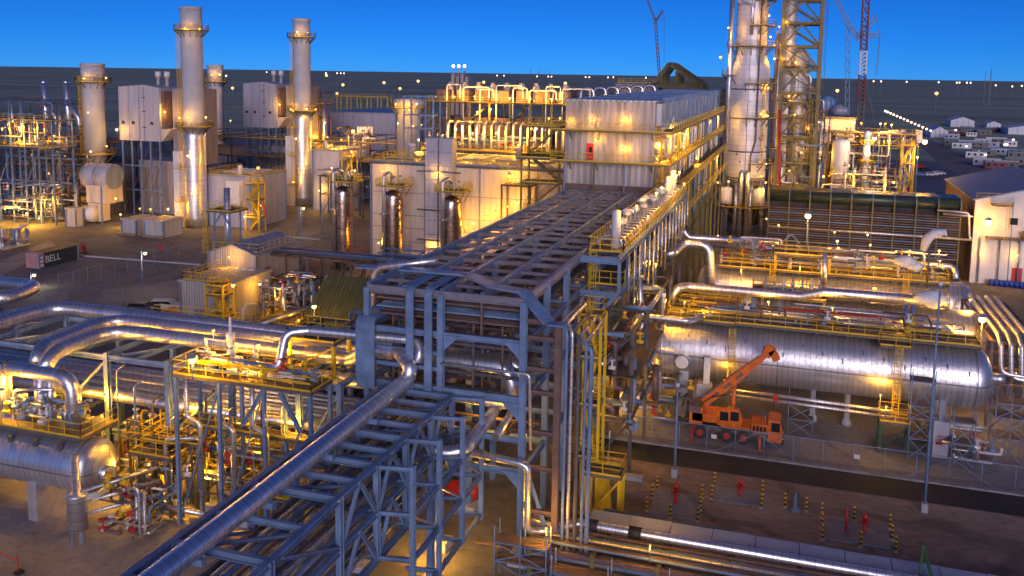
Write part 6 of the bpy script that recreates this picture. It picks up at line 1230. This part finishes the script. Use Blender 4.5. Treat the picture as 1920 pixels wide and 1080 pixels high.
plat('long yellow-railed skid deck left of the green shed', Wx(500, 590, 100), Wx(560, 590, 100), 98, 105, Wz(520, 598, 100), 'SEW', 0, STEEL_D)
pipe('long silver pipe slanting beside the skid deck', [tuple(P(488, 608, 95)), tuple(P(582, 576, 104)), tuple(P(640, 560, 112))], .3, SILVER_S)
pipe('white hook pipe at the left of the skid deck', [tuple(P(456, 612, 96)), tuple(P(455, 580, 96)), tuple(P(462, 572, 97)), tuple(P(480, 570, 99))], .22, WHITE, .6)
pipe('fat silver duct with a hook bend behind the tall rack left corner', [tuple(P(820, 488, 66)), (-30.9, 66, 20.2), (-33.0, 66, 19.8), (-33.2, 66, 12)], .3, SILVER_S, 1.2)
pipe('second silver pipe with a hook bend behind the tall rack left corner', [(-30.9, 63, 19.0), (-32.2, 63, 18.6), (-32.3, 63, 12)], .25, SILVER_S, .8)
tray('wide cable tray bridging from the trestle to the tall rack', [tuple(P(672, 500, 80)), tuple(P(800, 506, 80))], 1.2, STEEL, axis=(0, 1, 0))
# inside the tall rack at low level
pipe('silver J-bend pipe leaving the tall rack front at low level', [(-22.6, 70, 10.6), (-21.2, 62, 10.3), (-21.4, 56.6, 9.6), (-22.6, 56.2, 9.4), (-26.0, 56.0, 9.9)], .46, SILVER, 1.4, 18)
pipe('thinner capped pipe beside the silver J-bend', [(-20.4, 68, 10.2), (-19.9, 59, 9.8)], .3, SILVER_S)
tt = T('red_tank', 'red tank glimpsed under the tall rack', 'tank', (-25.4, 66, 0)); MB().lathe((-26.8, 67, 1.3), (1, 0, 0), [(0, .3), (.2, .7), (2.6, .7), (2.8, .3)], 16).build('shell', RED, tt)
for k in range(2): MB().bx(-26.4+1.6*k, -26.1+1.6*k, 66.6, 67.4, 0, .8).build('saddle', STEEL_D, tt)
tt = T('timber_pile', 'loose planks lying on the lit ground under the rack', 'planks', (-21, 62, 0))
for k in range(6): MB().box((-21+.5*k, 61.6+.4*k, .06+.07*k), (2.6, .22, .06), .4*k).build('plank', mat('raw_plank_%d' % k, (.35, .24, .14), .8) if k == 0 else bpy.data.materials['raw_plank_0'], tt)

# extra service levels and small-bore piping packed under the left rack
for k in range(7):
    X = -78+k*6.4; plat('%s small yellow service platform from the left under the left rack' % nth(k), X, X+2.6, 59.0, 60.6, (4.2, 5.6, 3.4)[k % 3], 'SEW', 0, OLIVE)
for k in range(5):
    X = -56+k*5.2; pipework('%s knot of small pipes from the left under the left rack' % nth(k), X, X+4.6, 59.5, 67.5, .4, 6.4, 26, 90+k, (.05, .16), (SILVER_S, STEEL, YEL, STEEL_B), valves=5, vert=.55)
for k in range(12):
    X = -53.5+k*1.75; pipe('%s upright conduit from the left along the left rack front' % nth(k), [(X, 59.2, .3), (X, 59.2, 10.8-(k % 4)*1.2), (X+.4, 59.8, 11.2-(k % 4)*1.2)], .06+.03*(k % 3), (SILVER_S, STEEL, STEEL_D)[k % 3])
for k in range(4):
    X = -49.5+k*3.6; t = T('instrument_stand', '%s olive stand with raking legs from the left on the lit ground' % nth(k), 'stand', (X, 61.5, 0)); beam(t, 'leg', (X-.6, 61.5, 0), (X, 61.5, 5), .2, .2, OLIVE); beam(t, 'leg', (X+1.6, 61.5, 0), (X+.2, 61.5, 5), .3, .3, YEL); beam(t, 'arm', (X-1.2, 61.5, 5), (X+1.4, 61.5, 5), .24, .3, OLIVE)
plat('long yellow railed catwalk on the left rack behind the valve platform', -58, -47.5, 68.8, 70.2, 12.2, 'NSEW', None)
plat('yellow railed catwalk on the lower shelf of the left rack', -46.5, -34, 58.6, 59.8, 7.4, 'SEW', None)
pipework('thin pipes and valves on the deck of the yellow valve platform', -45.2, -33.8, 57.0, 59.4, 12.5, 13.8, 26, 97, (.05, .13), (YEL, SILVER_S, STEEL, WHITE), valves=9, vert=.4)
pipework('pipes running over the trestle behind the green shed', -62, -33, 112, 121, 4.5, 9.5, 60, 98, (.08, .22), (STEEL_D, STEEL_B, STEEL, SILVER_S), valves=10, vert=.3)
pipework('dim pipes between the rack and the green shed', -52, -32, 72, 98, .5, 7.5, 80, 99, (.1, .3), (STEEL_D, STEEL, STEEL_B, SILVER_S), valves=12, vert=.35)
frame('dark pipe structure between the left rack and the tall rack', [-50, -45, -40, -35], [73, 80, 87], [5, 8.4], STEEL_D, rails=[8.4], name='pipe_structure')

Yw = 169; a = W(492, 382, y=Yw); t = T('windsock', 'orange windsock hanging by the near turbine hall stair', 'windsock', (a.x, Yw, 0)); MB().cyl((a.x, Yw, 0), (a.x, Yw, a.z+.6), .07, 6).build('mast', STEEL, t); MB().tube([a, a+V((.5, 0, -1.2)), a+V((1.0, 0, -3.2))], .4, 10, True, [.45, .36, .18]).build('sock', mat('windsock_fabric', (.75, .12, .04), .7), t)
# ------------------------------------------------------------------ distance: cranes, camp, posts
Y = 330; DRED = mat('dark_red_mast', (.20, .035, .03), .6)
def lattice(parent, name, p, q, w_, n, mt, th=.14):
    p, q = V(p), V(q); d = (q-p).normalized(); a = d.cross(V((0, 1, 0))).normalized()*w_/2; b = V((0, 1, 0))*w_/2; m = MB()
    cs = [a+b, a-b, -a-b, -a+b]
    for c in cs: m.bar(p+c, q+c, th)
    for i in range(n):
        s, e = p.lerp(q, i/n), p.lerp(q, (i+1)/n)
        for k in range(4): m.bar(s+cs[k], e+cs[(k+1) % 4], th*.7)
    return m.build(name, mt, parent)
def P2(u, v, Y=330): return W(u, v, y=Y)
t = T('crawler_crane', 'lattice-boom crane with a red and white mast on the skyline at right', 'crane', (P2(1612, 235).x, Y, 0))
a = P2(1617, 60); 
for i, (va, vb, mt_) in enumerate(((240, 190, STEEL_B), (190, 140, DRED), (140, 95, WHITE), (95, 45, DRED), (45, -60, DRED))): lattice(t, 'mast_section', tuple(P2(1612+.05*(240-va), va)), tuple(P2(1612+.05*(240-vb), vb)), 2.0, 6, mt_, .46)
for i, (pa, pb) in enumerate((((1588, 235), (1590, 45)), ((1611, 75), (1588, 40)), ((1588, 40), (1560, -20)), ((1605, 70), (1642, 32)), ((1611, 66), (1650, 66)))): lattice(t, 'jib', tuple(P2(*pa)), tuple(P2(*pb)), 1.3, 10, STEEL, .22)
m = MB()
for pa, pb in (((1642, 32), (1650, 66)), ((1650, 66), (1640, 150)), ((1590, 42), (1616, 20)), ((1642, 32), (1618, 8)), ((1600, 0), (1570, -30)), ((1617, 110), (1640, 230)), ((1650, 66), (1645, 140))): m.bar(P2(*pa), P2(*pb), .14)
m.build('stay_wires', STEEL_D, t)['kind'] = 'stuff'; MB().bx(P2(1604, 240).x, P2(1626, 240).x, Y-3, Y+4, 0, 5).build('base', STEEL_B, t)
t = T('tower_crane', 'thin far crane silhouette on the skyline left of the A-frame', 'crane', (Wx(1236, 130, 600), 600, 0)); Q = lambda u, v: W(u, v, y=600)
for pa, pb, w_ in (((1237, 150), (1229, 40), 1.4), ((1229, 40), (1206, -20), 1.0), ((1229, 40), (1243, 20), 1.0)): lattice(t, 'mast_section', tuple(Q(*pa)), tuple(Q(*pb)), w_, 14, STEEL_B, .3)
m = MB(); m.bar(Q(1243, 20), Q(1246, 36), .2); m.bar(Q(1246, 36), Q(1245, 120), .2); m.bar(Q(1222, 35), Q(1246, 36), .3); m.build('stay_wires', STEEL_D, t)['kind'] = 'stuff'
# camp at the right: tents, boxes, vehicles
TENT = mat('white_tent_fabric', (.70, .72, .76), .7, 0, .1, .5)
def tent(label, u0, u1, v0, v1, Y, L=26, gb=2.2):
    a, b = W(u0, v0, y=Y), W(u1, v0, y=Y); zt = Wz(u0, v1, Y); z0 = max(0, min(a.z, b.z)); t = T('tent', label, 'tent', ((a.x+b.x)/2, Y, 0)); xm = (a.x+b.x)/2
    m = MB(); pr = [(a.x, 0), (b.x, 0), (b.x, zt), (xm, zt+gb), (a.x, zt)]; m.v = [(x, y, z) for y in (Y, Y+L) for x, z in pr]; m.face([0, 1, 2, 3, 4]); m.face([9, 8, 7, 6, 5])
    for i in range(5): m.face([(i+1) % 5, i, 5+i, 5+(i+1) % 5])
    m.build('canvas', TENT, t)
    for k in range(5): X = a.x+(b.x-a.x)*k/4; MB().bx(X-.12, X+.12, Y-.1, Y-.01, 0, zt+gb*(1-abs(2*k/4-1))-.1).build('rib', STEEL, t)
def gy(v, u=1700): return W(u, v, z=0).y
tent('white gabled tent standing farthest back in the camp at right', 1782, 1827, 238, 226, gy(238, 1800), 30, 3)
tent('small bright white tent behind the red stacks', 1850, 1877, 238, 232, gy(240, 1860), 20, 2)
tent('white gabled tent beside the pink road', 1745, 1778, 256, 246, gy(258, 1760), 30, 3)
tent('large white shed at the right edge of the camp', 1890, 1960, 250, 240, gy(252, 1900), 24, 2)
q = random.Random(9)
cm = [mat('faded_red_paint', (.22, .05, .04), .6), BLUER, WHITE, STEEL_B, STEEL_D, LILAC]
spots = [(1775+i*11.5+q.uniform(-3, 3), 252+q.uniform(-8, 12)) for i in range(9)] + [(1790+i*13, 272+q.uniform(-6, 8)) for i in range(9)] + [(1830+i*14, 292+q.uniform(-5, 8)) for i in range(7)] + [(1850+i*18, 312+q.uniform(-3, 6)) for i in range(4)]
cn = ['red', 'slate', 'white', 'brown', 'charcoal', 'lilac']; cnt = {}
for u, v in spots:
    a = W(u, v, z=0); c = q.randrange(6); k = (cn[c], int((v-245)//25)); row = ('back', 'middle', 'near', 'front')[min(3, max(0, int((v-245)//20)))]; key = (cn[c], row); cnt[key] = cnt.get(key, 0)+1
    t = T('site_cabin', '%s site cabin in the %s row of the camp at right, %s of its colour' % (cn[c], row, nth(cnt[key]-1)), 'cabin', tuple(a), 'cabins and containers in the camp')
    L, D, Hh = q.uniform(6, 12), 2.6, q.uniform(2.6, 3.2); MB().bx(a.x-L/2, a.x+L/2, a.y, a.y+D, .1, Hh).build('body', cm[c], t); MB().bx(a.x-L/2-.1, a.x+L/2+.1, a.y-.1, a.y+D+.1, Hh, Hh+.18).build('roof', WHITE if c % 2 else STEEL, t)
    for k in range(3): MB().bx(a.x-L/2+.8+k*L/3.4, a.x-L/2+1.8+k*L/3.4, a.y-.04, a.y-.005, 1.2, 2.2).build('window', GLASS, t)
def vehicle(label, u, v, L=4.6, mt_=WHITE, rz=0, h=1.5, name='parked_car', cat='car'):
    a = W(u, v, z=0); t = T(name, label, cat, tuple(a), 'vehicles in the yard'); ca, sa = math.cos(rz), math.sin(rz)
    def R(x, y, z): return (a.x+ca*x-sa*y, a.y+sa*x+ca*y, z)
    m = MB(); pr = [(-L/2, .35), (L/2, .35), (L/2, .8), (L*.28, .95), (L*.15, h), (-L*.38, h), (-L*.48, .95), (-L/2, .85)]; n = len(pr)
    m.v = [R(x, y, z) for y in (-.85, .85) for x, z in pr]; m.face(list(range(n))); m.face(list(reversed(range(n, 2*n))))
    for i in range(n): m.face([(i+1) % n, i, n+i, n+(i+1) % n])
    m.build('body', mt_, t)
    for y in (-.87, .87): g = MB(); g.v = [R(x, y, z) for x, z in ((L*.25, .98), (L*.13, h-.08), (-L*.36, h-.08), (-L*.44, .98))]; g.face([0, 1, 2, 3]); g.build('window', GLASS, t)
    for x in (-L*.3, L*.3):
        for y in (-.8, .8): MB().lathe(R(x, y-.1, .34), (-sa, ca, 0), [(0, .34), (.2, .34)], 12).build('wheel', BLACK, t)
    return t
for i, (u, v, c) in enumerate(((1722, 315, RED), (1735, 322, BLACK), (1745, 330, WHITE), (1728, 330, STEEL), (1760, 328, WHITE), (1716, 325, STEEL_D))): vehicle('%s parked car from the left beyond the cooler bank' % nth(i), u, v, 5, c, .6)
vehicle('pale pickup on the track beyond the great pipes, headlights on', 312, 580, 5, WHITE, .3); vehicle('dark car with red tail lights on the track beyond the great pipes', 268, 585, 4.4, STEEL_D, .2)
a = W(327, 605, z=0); t = T('orange_skip', 'orange skip at the corner of the stepped compressor shelter', 'skip', tuple(a)); m = MB(); m.add([(a.x-2.2, a.y, 1.6), (a.x+2.2, a.y, 1.6), (a.x+1.7, a.y, 0), (a.x-1.7, a.y, 0), (a.x-2.2, a.y+2, 1.6), (a.x+2.2, a.y+2, 1.6), (a.x+1.7, a.y+2, 0), (a.x-1.7, a.y+2, 0)], [(0, 3, 2, 1), (4, 5, 6, 7), (0, 1, 5, 4), (0, 4, 7, 3), (1, 2, 6, 5)]); m.build('bin', ORANGE, t)
# round blue storage sphere tank and dark machines on the skyline
Y = 290; a = P2(1552, 190, Y); t = T('blue_tank', 'blue round-shouldered tank on the skyline right of the lattice tower', 'tank', (a.x, Y, 0)); r = (Wx(1565, 190, Y)-Wx(1536, 190, Y))/2; MB().lathe((a.x, Y, 0), UP, [(0, r), (Wz(1552, 190, Y), r), (Wz(1552, 184, Y), r*.75), (Wz(1552, 180, Y), r*.3), (Wz(1552, 179, Y), .05)], 28).build('shell', mat('pale_blue_paint', (.16, .34, .62), .35), t)
for i in range(2): b = P2(1572+i*9, 205, Y-6); t = T('globe_tank', '%s small pale globe tank beside the blue tank' % ('left', 'right')[i], 'tank', (b.x, Y-6, 0)); MB().sphere((b.x, Y-6, max(4.5, Wz(1575, 208, Y-6))), 2.2-.5*i, 16).build('shell', BLUER, t); MB().cyl((b.x, Y-6, 0), (b.x, Y-6, 3), 1.5, 10).build('base', CONC, t)
tt = T('white_annex', 'long low white annex behind the white tank unit', 'building', (P2(1570, 232, 262).x, 262, 0)); MB().bx(Wx(1535, 232, 262), Wx(1604, 232, 262), 262, 270, 0, Wz(1570, 224, 262)).build('wall', WHITE, tt); MB().bx(Wx(1533, 232, 262), Wx(1606, 232, 262), 261.5, 271, Wz(1570, 224, 262)+.01, Wz(1570, 224, 262)+.8).build('roof', STEEL_D, tt)
for i, (u, v0, v1) in enumerate(((1847, 153, 134), (1857, 152, 128), (1858, 152, 132), (995, 140, 130), (1010, 141, 131), (1030, 142, 132))):
    Y = 1400; a, b = W(u, v0, y=Y), W(u, v1, y=Y); t = T('distant_mast', '%s thin mast from the left far out on the plain' % nth(sorted((1847, 1857, 1858, 995, 1010, 1030)).index(u)), 'mast', (a.x, Y, 0)); MB().bar((a.x, Y, 0), (a.x, Y, b.z), .6).build('mast', STEEL_D, t)
# skid yard in the middle distance (left)
for i, (u, v) in enumerate(((155, 470), (160, 474), (300, 470), (715, 445))): a = W(u, v, z=0); hydrant('small red hydrant in the grey yard at left, %s from the left' % nth(i), a.x, a.y, 1.6)
for i, (u, v) in enumerate(((604, 440), (560, 445))): a = W(u, v, z=0); t = T('thin_post', '%s thin post in the yard before the far hall' % ('right', 'left')[i], 'post', tuple(a)); MB().cyl(tuple(a), (a.x, a.y, 7), .1, 6).build('pole', STEEL, t)
a, b = W(150, 480, z=0), W(375, 497, z=0); m = MB(); m.bar((a.x, a.y, .1), (b.x, b.y, .1), .6, .2); o = m.build('kerb_line', CONC); o['kind'] = 'structure'
a, b = W(490, 440, z=0), W(600, 450, z=0); m = MB(); m.bar((a.x, a.y, .1), (b.x, b.y, .1), .6, .2); o = m.build('kerb_line', CONC); o['kind'] = 'structure'

# ------------------------------------------------------------------ lit lamps
BIG = .42
lamps('in the far left pipe structure', [(4, 241, 159), (36, 239, 159), (64, 242, 159), (36, 262, 159), (9, 391, 158), (67, 396, 158), (30, 385, 158), (84, 375, 160), (110, 376, 168), (94, 384, 168), (50, 400, 156)], 1500, .2, boost=1.7)
lamps('on the dark structure left of the short stack', [(112, 236, 181), (101, 255, 180), (89, 269, 180), (91, 325, 180)], 1500, .2)
lamps('at the foot of the near tall stack', [(262, 391, 170), (282, 392, 170), (315, 392, 166), (217, 372, 163), (226, 402, 163), (265, 416, 160, 700), (360, 362, 167), (352, 292, 167)], 1600, .22, boost=0.7)
lamps('on the near tall stack middle platform', [(336, 221, 167), (352, 220, 167), (386, 220, 168)], 1500, .2, boost=0.4)
lamps('on the near tall stack top platform', [(346, 53, 167), (374, 54, 167)], 900, .16, boost=0.5)
lamps('on the far tall stack middle platform', [(545, 204, 205), (575, 204, 205), (592, 205, 207)], 1500, .22, boost=0.4)
lamps('on the far tall stack top platform', [(557, 60, 205), (577, 61, 205)], 900, .17, boost=0.5)
lamps('down the ladder of the far tall stack', [(555, 260, 204), (566, 321, 204), (550, 341, 203)], 1500, .22, boost=0.45)
lamps('on the short wide left stack', [(165, 211, 173), (157, 147, 174), (199, 146, 175), (170, 284, 172), (200, 274, 174)], 1200, .2, boost=0.35)
lamps('on the distant short stack', [(397, 140, 256), (412, 140, 256), (424, 142, 257), (399, 199, 255), (405, 255, 254)], 1500, .26, boost=0.4)
lamps('on the left side of the lilac filter house', [(219, 243, 178, 2500, .3)], boost=0.4)
lamps('in the pipe structure between the two filter houses', [(309, 210, 180), (432, 226, 230), (524, 196, 221)], 1500, .22)
lamps('around the turbine halls', [(484, 315, 171, 3500, .36), (659, 284, 209, 3000, .34), (622, 315, 203), (599, 357, 202), (621, 359, 200), (459, 406, 169), (490, 385, 169), (665, 320, 206)], 1500, .22, boost=0.7)
lamps('in the valve cluster beyond the far hall', [(662, 246, 221, 4500, .5), (595, 257, 230), (614, 257, 230), (640, 262, 222), (690, 258, 222), (610, 230, 230), (625, 275, 215)], 1300, .22)
lamps('on the rim of the lilac storage tank', [(742, 195, 208), (764, 195, 207), (782, 195, 207), (756, 206, 208), (767, 206, 208), (746, 231, 206), (766, 239, 204), (775, 236, 204), (790, 234, 204)], 1100, .2)
lamps('along the top deck of the process block', [(852, 181, 185.5), (890, 181, 185.5), (930, 184, 185.5), (956, 184, 185.5), (994, 185, 185.5), (1034, 186, 185.5)], 2200, .22, boost=1.7)
lamps('among the silver goosenecks of the process block', [(895, 210, 185), (920, 205, 185), (855, 242, 175), (886, 250, 175), (930, 250, 175), (972, 272, 172), (995, 241, 172, 2500, .28), (1005, 241, 172, 2500, .28), (1002, 261, 172, 2000, .25), (785, 262, 172), (1029, 222, 168), (1050, 222, 168)], 1500, .2, boost=1.7)
lamps('on the end wall of the zinc building', [(1107, 226, 120.8, 160, .13), (1167, 226, 120.8, 330, .17), (1167, 280, 120.8, 330, .17), (1116, 262, 120.8, 130, .1), (1065, 228, 120.9, 160, .13)], pole=0, boost=1.5)
lamps('on the front of the beige hall', [(717, 320, 149, 500), (816, 324, 147.5, 500), (955, 330, 148, 1800, .34), (970, 380, 148), (952, 387, 148), (929, 397, 148), (910, 407, 148), (887, 419, 148), (856, 434, 148), (809, 461, 148), (710, 455, 143)], 700, .2, pole=0, boost=1.4)
lamps('along the gallery walkway', [(1194, 386, 80.6, 700, .12), (1231, 362, 92), (1241, 352, 98), (1268, 329, 113), (1274, 323, 117), (1283, 344, 110), (1215, 405, 86, 300, .1)], 700, .14, boost=1.5)
lamps('under the gallery beside the rack', [(1230, 495, 92, 900, .16), (1110, 733, 78, 900, .13), (1137, 695, 84, 700, .1), (1150, 690, 84, 700, .1), (1190, 560, 90, 400, .1)])
lamps('in the flank of the zinc building', [(1267, 275, 140), (1309, 296, 160), (1325, 202, 190), (1339, 297, 185), (1347, 290, 185), (1290, 250, 150), (1240, 270, 128), (1255, 240, 135), (1300, 230, 170), (1318, 260, 175), (1250, 300, 128), (1280, 225, 160), (1335, 225, 200)], 1300, .16, boost=1.7)
lamps('on the great column', [(1351, 107, 203, 1800, .3), (1442, 29, 203), (1461, 50, 206), (1366, 52, 202), (1445, 69, 203), (1452, 110, 206), (1452, 85, 206), (1440, 165, 204), (1439, 217, 204), (1436, 307, 203), (1436, 342, 201), (1431, 354, 200), (1346, 342, 199), (1366, 340, 198), (1428, 330, 198)], 900, .2, boost=0.6)
lamps('inside the lattice tower', [(1475, 40, 213), (1482, 77, 213), (1492, 117, 213), (1470, 110, 213), (1462, 265, 212), (1459, 346, 208), (1452, 356, 206), (1502, 286, 212), (1490, 215, 212), (1480, 180, 213), (1515, 240, 213), (1480, 320, 211)], 700, .18, boost=0.55)
lamps('in the white tank unit', [(1530, 207, 240), (1536, 229, 232), (1567, 229, 258), (1590, 230, 258), (1601, 230, 258), (1615, 231, 226), (1651, 232, 225), (1660, 232, 225), (1672, 234, 225), (1666, 264, 223), (1644, 341, 207), (1676, 342, 207), (1544, 331, 207), (1537, 286, 222), (1720, 295, 218), (1600, 330, 208), (1625, 285, 217)], 1400, .22, boost=1.3)
lamp('cool white lamp left of the yellow stair in the white tank unit', W(1640, 260, y=218), None, 1200, .34, BULBC, (.55, .95, 1.0))
lamps('over the white tank unit stair', [(1734, 266, 218, 5000, .55)], mt=BULBW, boost=0.6)
lamps('over the slatted cooler bank on a mast', [(1515, 405, 160, 6500, .5)], pole=13, mt=BULBW, boost=0.5)
lamps('on the white building front', [(1853, 417, 172, 5000, .55), (1841, 475, 173.5, 700), (1906, 479, 173.5, 700)], mt=BULBW, boost=0.5, pole=0)
lamps('along the foot of the cooler bank', [(1346, 442, 170), (1437, 410, 190), (1460, 422, 165), (1449, 459, 130), (1565, 435, 165), (1570, 452, 128), (1555, 465, 124), (1572, 465, 124), (1627, 440, 168), (1632, 459, 130)], 1200, .17)
lamps('over the farthest silver vessel', [(1706, 471, 124), (1761, 470, 124), (1640, 541, 116, 1500, .24), (1390, 505, 116, 700, .1), (1500, 500, 117, 700, .1)], 900, .15, pole=2, boost=1.4)  # row holds an extra lamp added to brighten the farthest vessel
lamps('among the pipes of the middle vessel', [(1284, 565, 98), (1320, 587, 96), (1441, 566, 101), (1561, 577, 101), (1690, 600, 99, 500), (1789, 609, 101), (1819, 562, 110)], 800, .13, boost=1.4)
lamps('on a mast at the right head of the vessels', [(1842, 599, 101, 4500, .36)], pole=9, mt=BULBW, boost=0.45)
lamps('under the great crane vessel', [(1358, 712, 91.0, 160, .08), (1651, 740, 91.0, 160, .08), (1662, 762, 90, 350, .1), (1911, 654, 104, 800)], 500, .1)
lamps('behind the left head of the crane vessel', [(1198, 690, 100, 1200), (1170, 740, 92, 900)], 900, .12, boost=0.7)
lamps('at the foot of the tall rack', [(1024, 990, 57.6, 350, .08), (1219, 1022, 57.6, 350, .08)])
lamps('inside the lower part of the tall rack', [(905, 800, 64, 600, .1), (880, 960, 66, 1100, .1), (987, 807, 61, 150, .06), (940, 740, 66, 300, .08), (810, 1010, 58, 700, .08)], 300, .08, boost=1.2)
lamps('on the yellow valve platform', [(360, 676, 55.6, 2200, .26), (462, 687, 57.2, 2200, .24), (400, 620, 60, 500, .12), (385, 636, 60, 350, .1), (444, 645, 60, 400, .1), (485, 647, 60, 500, .12), (539, 655, 60, 600, .12)], pole=1.5, boost=.9)
lamps('around the left vessel manifold', [(87, 725, 58, 700, .12), (92, 752, 57.6, 500, .1), (136, 759, 57.4, 500, .1), (197, 742, 59.4, 800, .13), (3, 735, 54.0, 1400, .2)], 600, .12, boost=1.7)
lamps('under the left rack', [(350, 765, 59.5, 700, .12), (555, 794, 59, 600, .12), (293, 870, 59, 900, .12), (388, 885, 59, 1100, .12), (480, 800, 62, 500, .1), (250, 800, 63, 500, .1), (430, 840, 62, 600, .1)], 600, .1, boost=1.7)
lamps('beside the green shed', [(589, 575, 96, 1500, .28)], pole=4, mt=BULBW)
lamps('on the stepped compressor shelter', [(437, 535, 98.4, 2000, .26), (429, 482, 110.5, 900, .15), (487, 533, 107.5, 1100, .18), (520, 560, 104, 600, .12), (560, 600, 100, 500, .12), (600, 540, 112, 500, .1)], 900, .15, boost=0.6)
# yard lamp posts
for i, (u, v, vb, pw) in enumerate(((64, 516, 540, 500), (272, 475, 550, 500), (569, 391, 440, 600))):
    g = W(u, vb, z=0); p = W(u, v, y=g.y); lamp('%s small lamp post from the left in the grey yard' % nth(i), p, 0, pw, .26, BULBW, (1, .8, .55), arm=(-.7, 0, 0), name='lamp_post', cat='lamp post')
for i, (u, v, vb) in enumerate(((612, 141, 160), (643, 159, 185), (632, 175, 190), (720, 155, 185), (750, 166, 190), (784, 152, 178), (907, 154, 178), (1060, 156, 175), (436, 165, 200), (1570, 170, 215), (1756, 175, 232))):
    g = W(u, vb, z=0); p = W(u, v, y=g.y); us = sorted((612, 643, 632, 720, 750, 784, 907, 1060, 436, 1570, 1756)); lamp('%s tall lamp post from the left standing beyond the plant' % nth(us.index(u)), p, 0, 1500, g.y*.0016, BULB, name='lamp_post', cat='lamp post')
for i in range(14):
    s = i/13; u, v = 1660+85*s**1.15, 208+37*s**1.15; g = W(u, v+14+6*s, z=0); p = W(u, v, y=g.y); lamp('%s lamp from the far end of the string along the pink road' % nth(i), p, 0, 0, g.y*.0011, FARL, name='street_lamp', cat='street lamp', group='lamps along the pink road')
for i, (u, v) in enumerate(((1812, 274), (1792, 244), (1874, 301), (1884, 271), (1888, 271), (1848, 290), (1835, 283), (1900, 262), (1925, 300))):
    g = W(u, v+9, z=0); p = W(u, v, y=g.y); lamp('%s small lamp among the camp cabins' % nth(i), p, 0, 0, g.y*.0011, FARL, name='camp_lamp')
for i, (u, v) in enumerate(sorted(((611, 131), (632, 131), (639, 131), (645, 131), (500, 128), (932, 132), (945, 128), (1028, 136), (1034, 137), (1007, 133), (1098, 137), (1105, 137), (1140, 138), (1150, 131), (1211, 131), (1638, 147), (1652, 147), (1794, 155), (1799, 154), (1813, 155), (1820, 155), (1867, 160), (1898, 162), (1916, 161), (1700, 140), (1760, 153)))):
    Y = 1500; p = W(u, max(v, 128+u*.0146+(.5 if v > 132 else 0)), y=Y); z = max(p.z, 3); lamp('%s tiny light from the left out on the plain near the horizon' % nth(i), (p.x, Y, z), 0, 0, 1.1, FARL, group='tiny lights on the horizon', head=False, name='far_light')
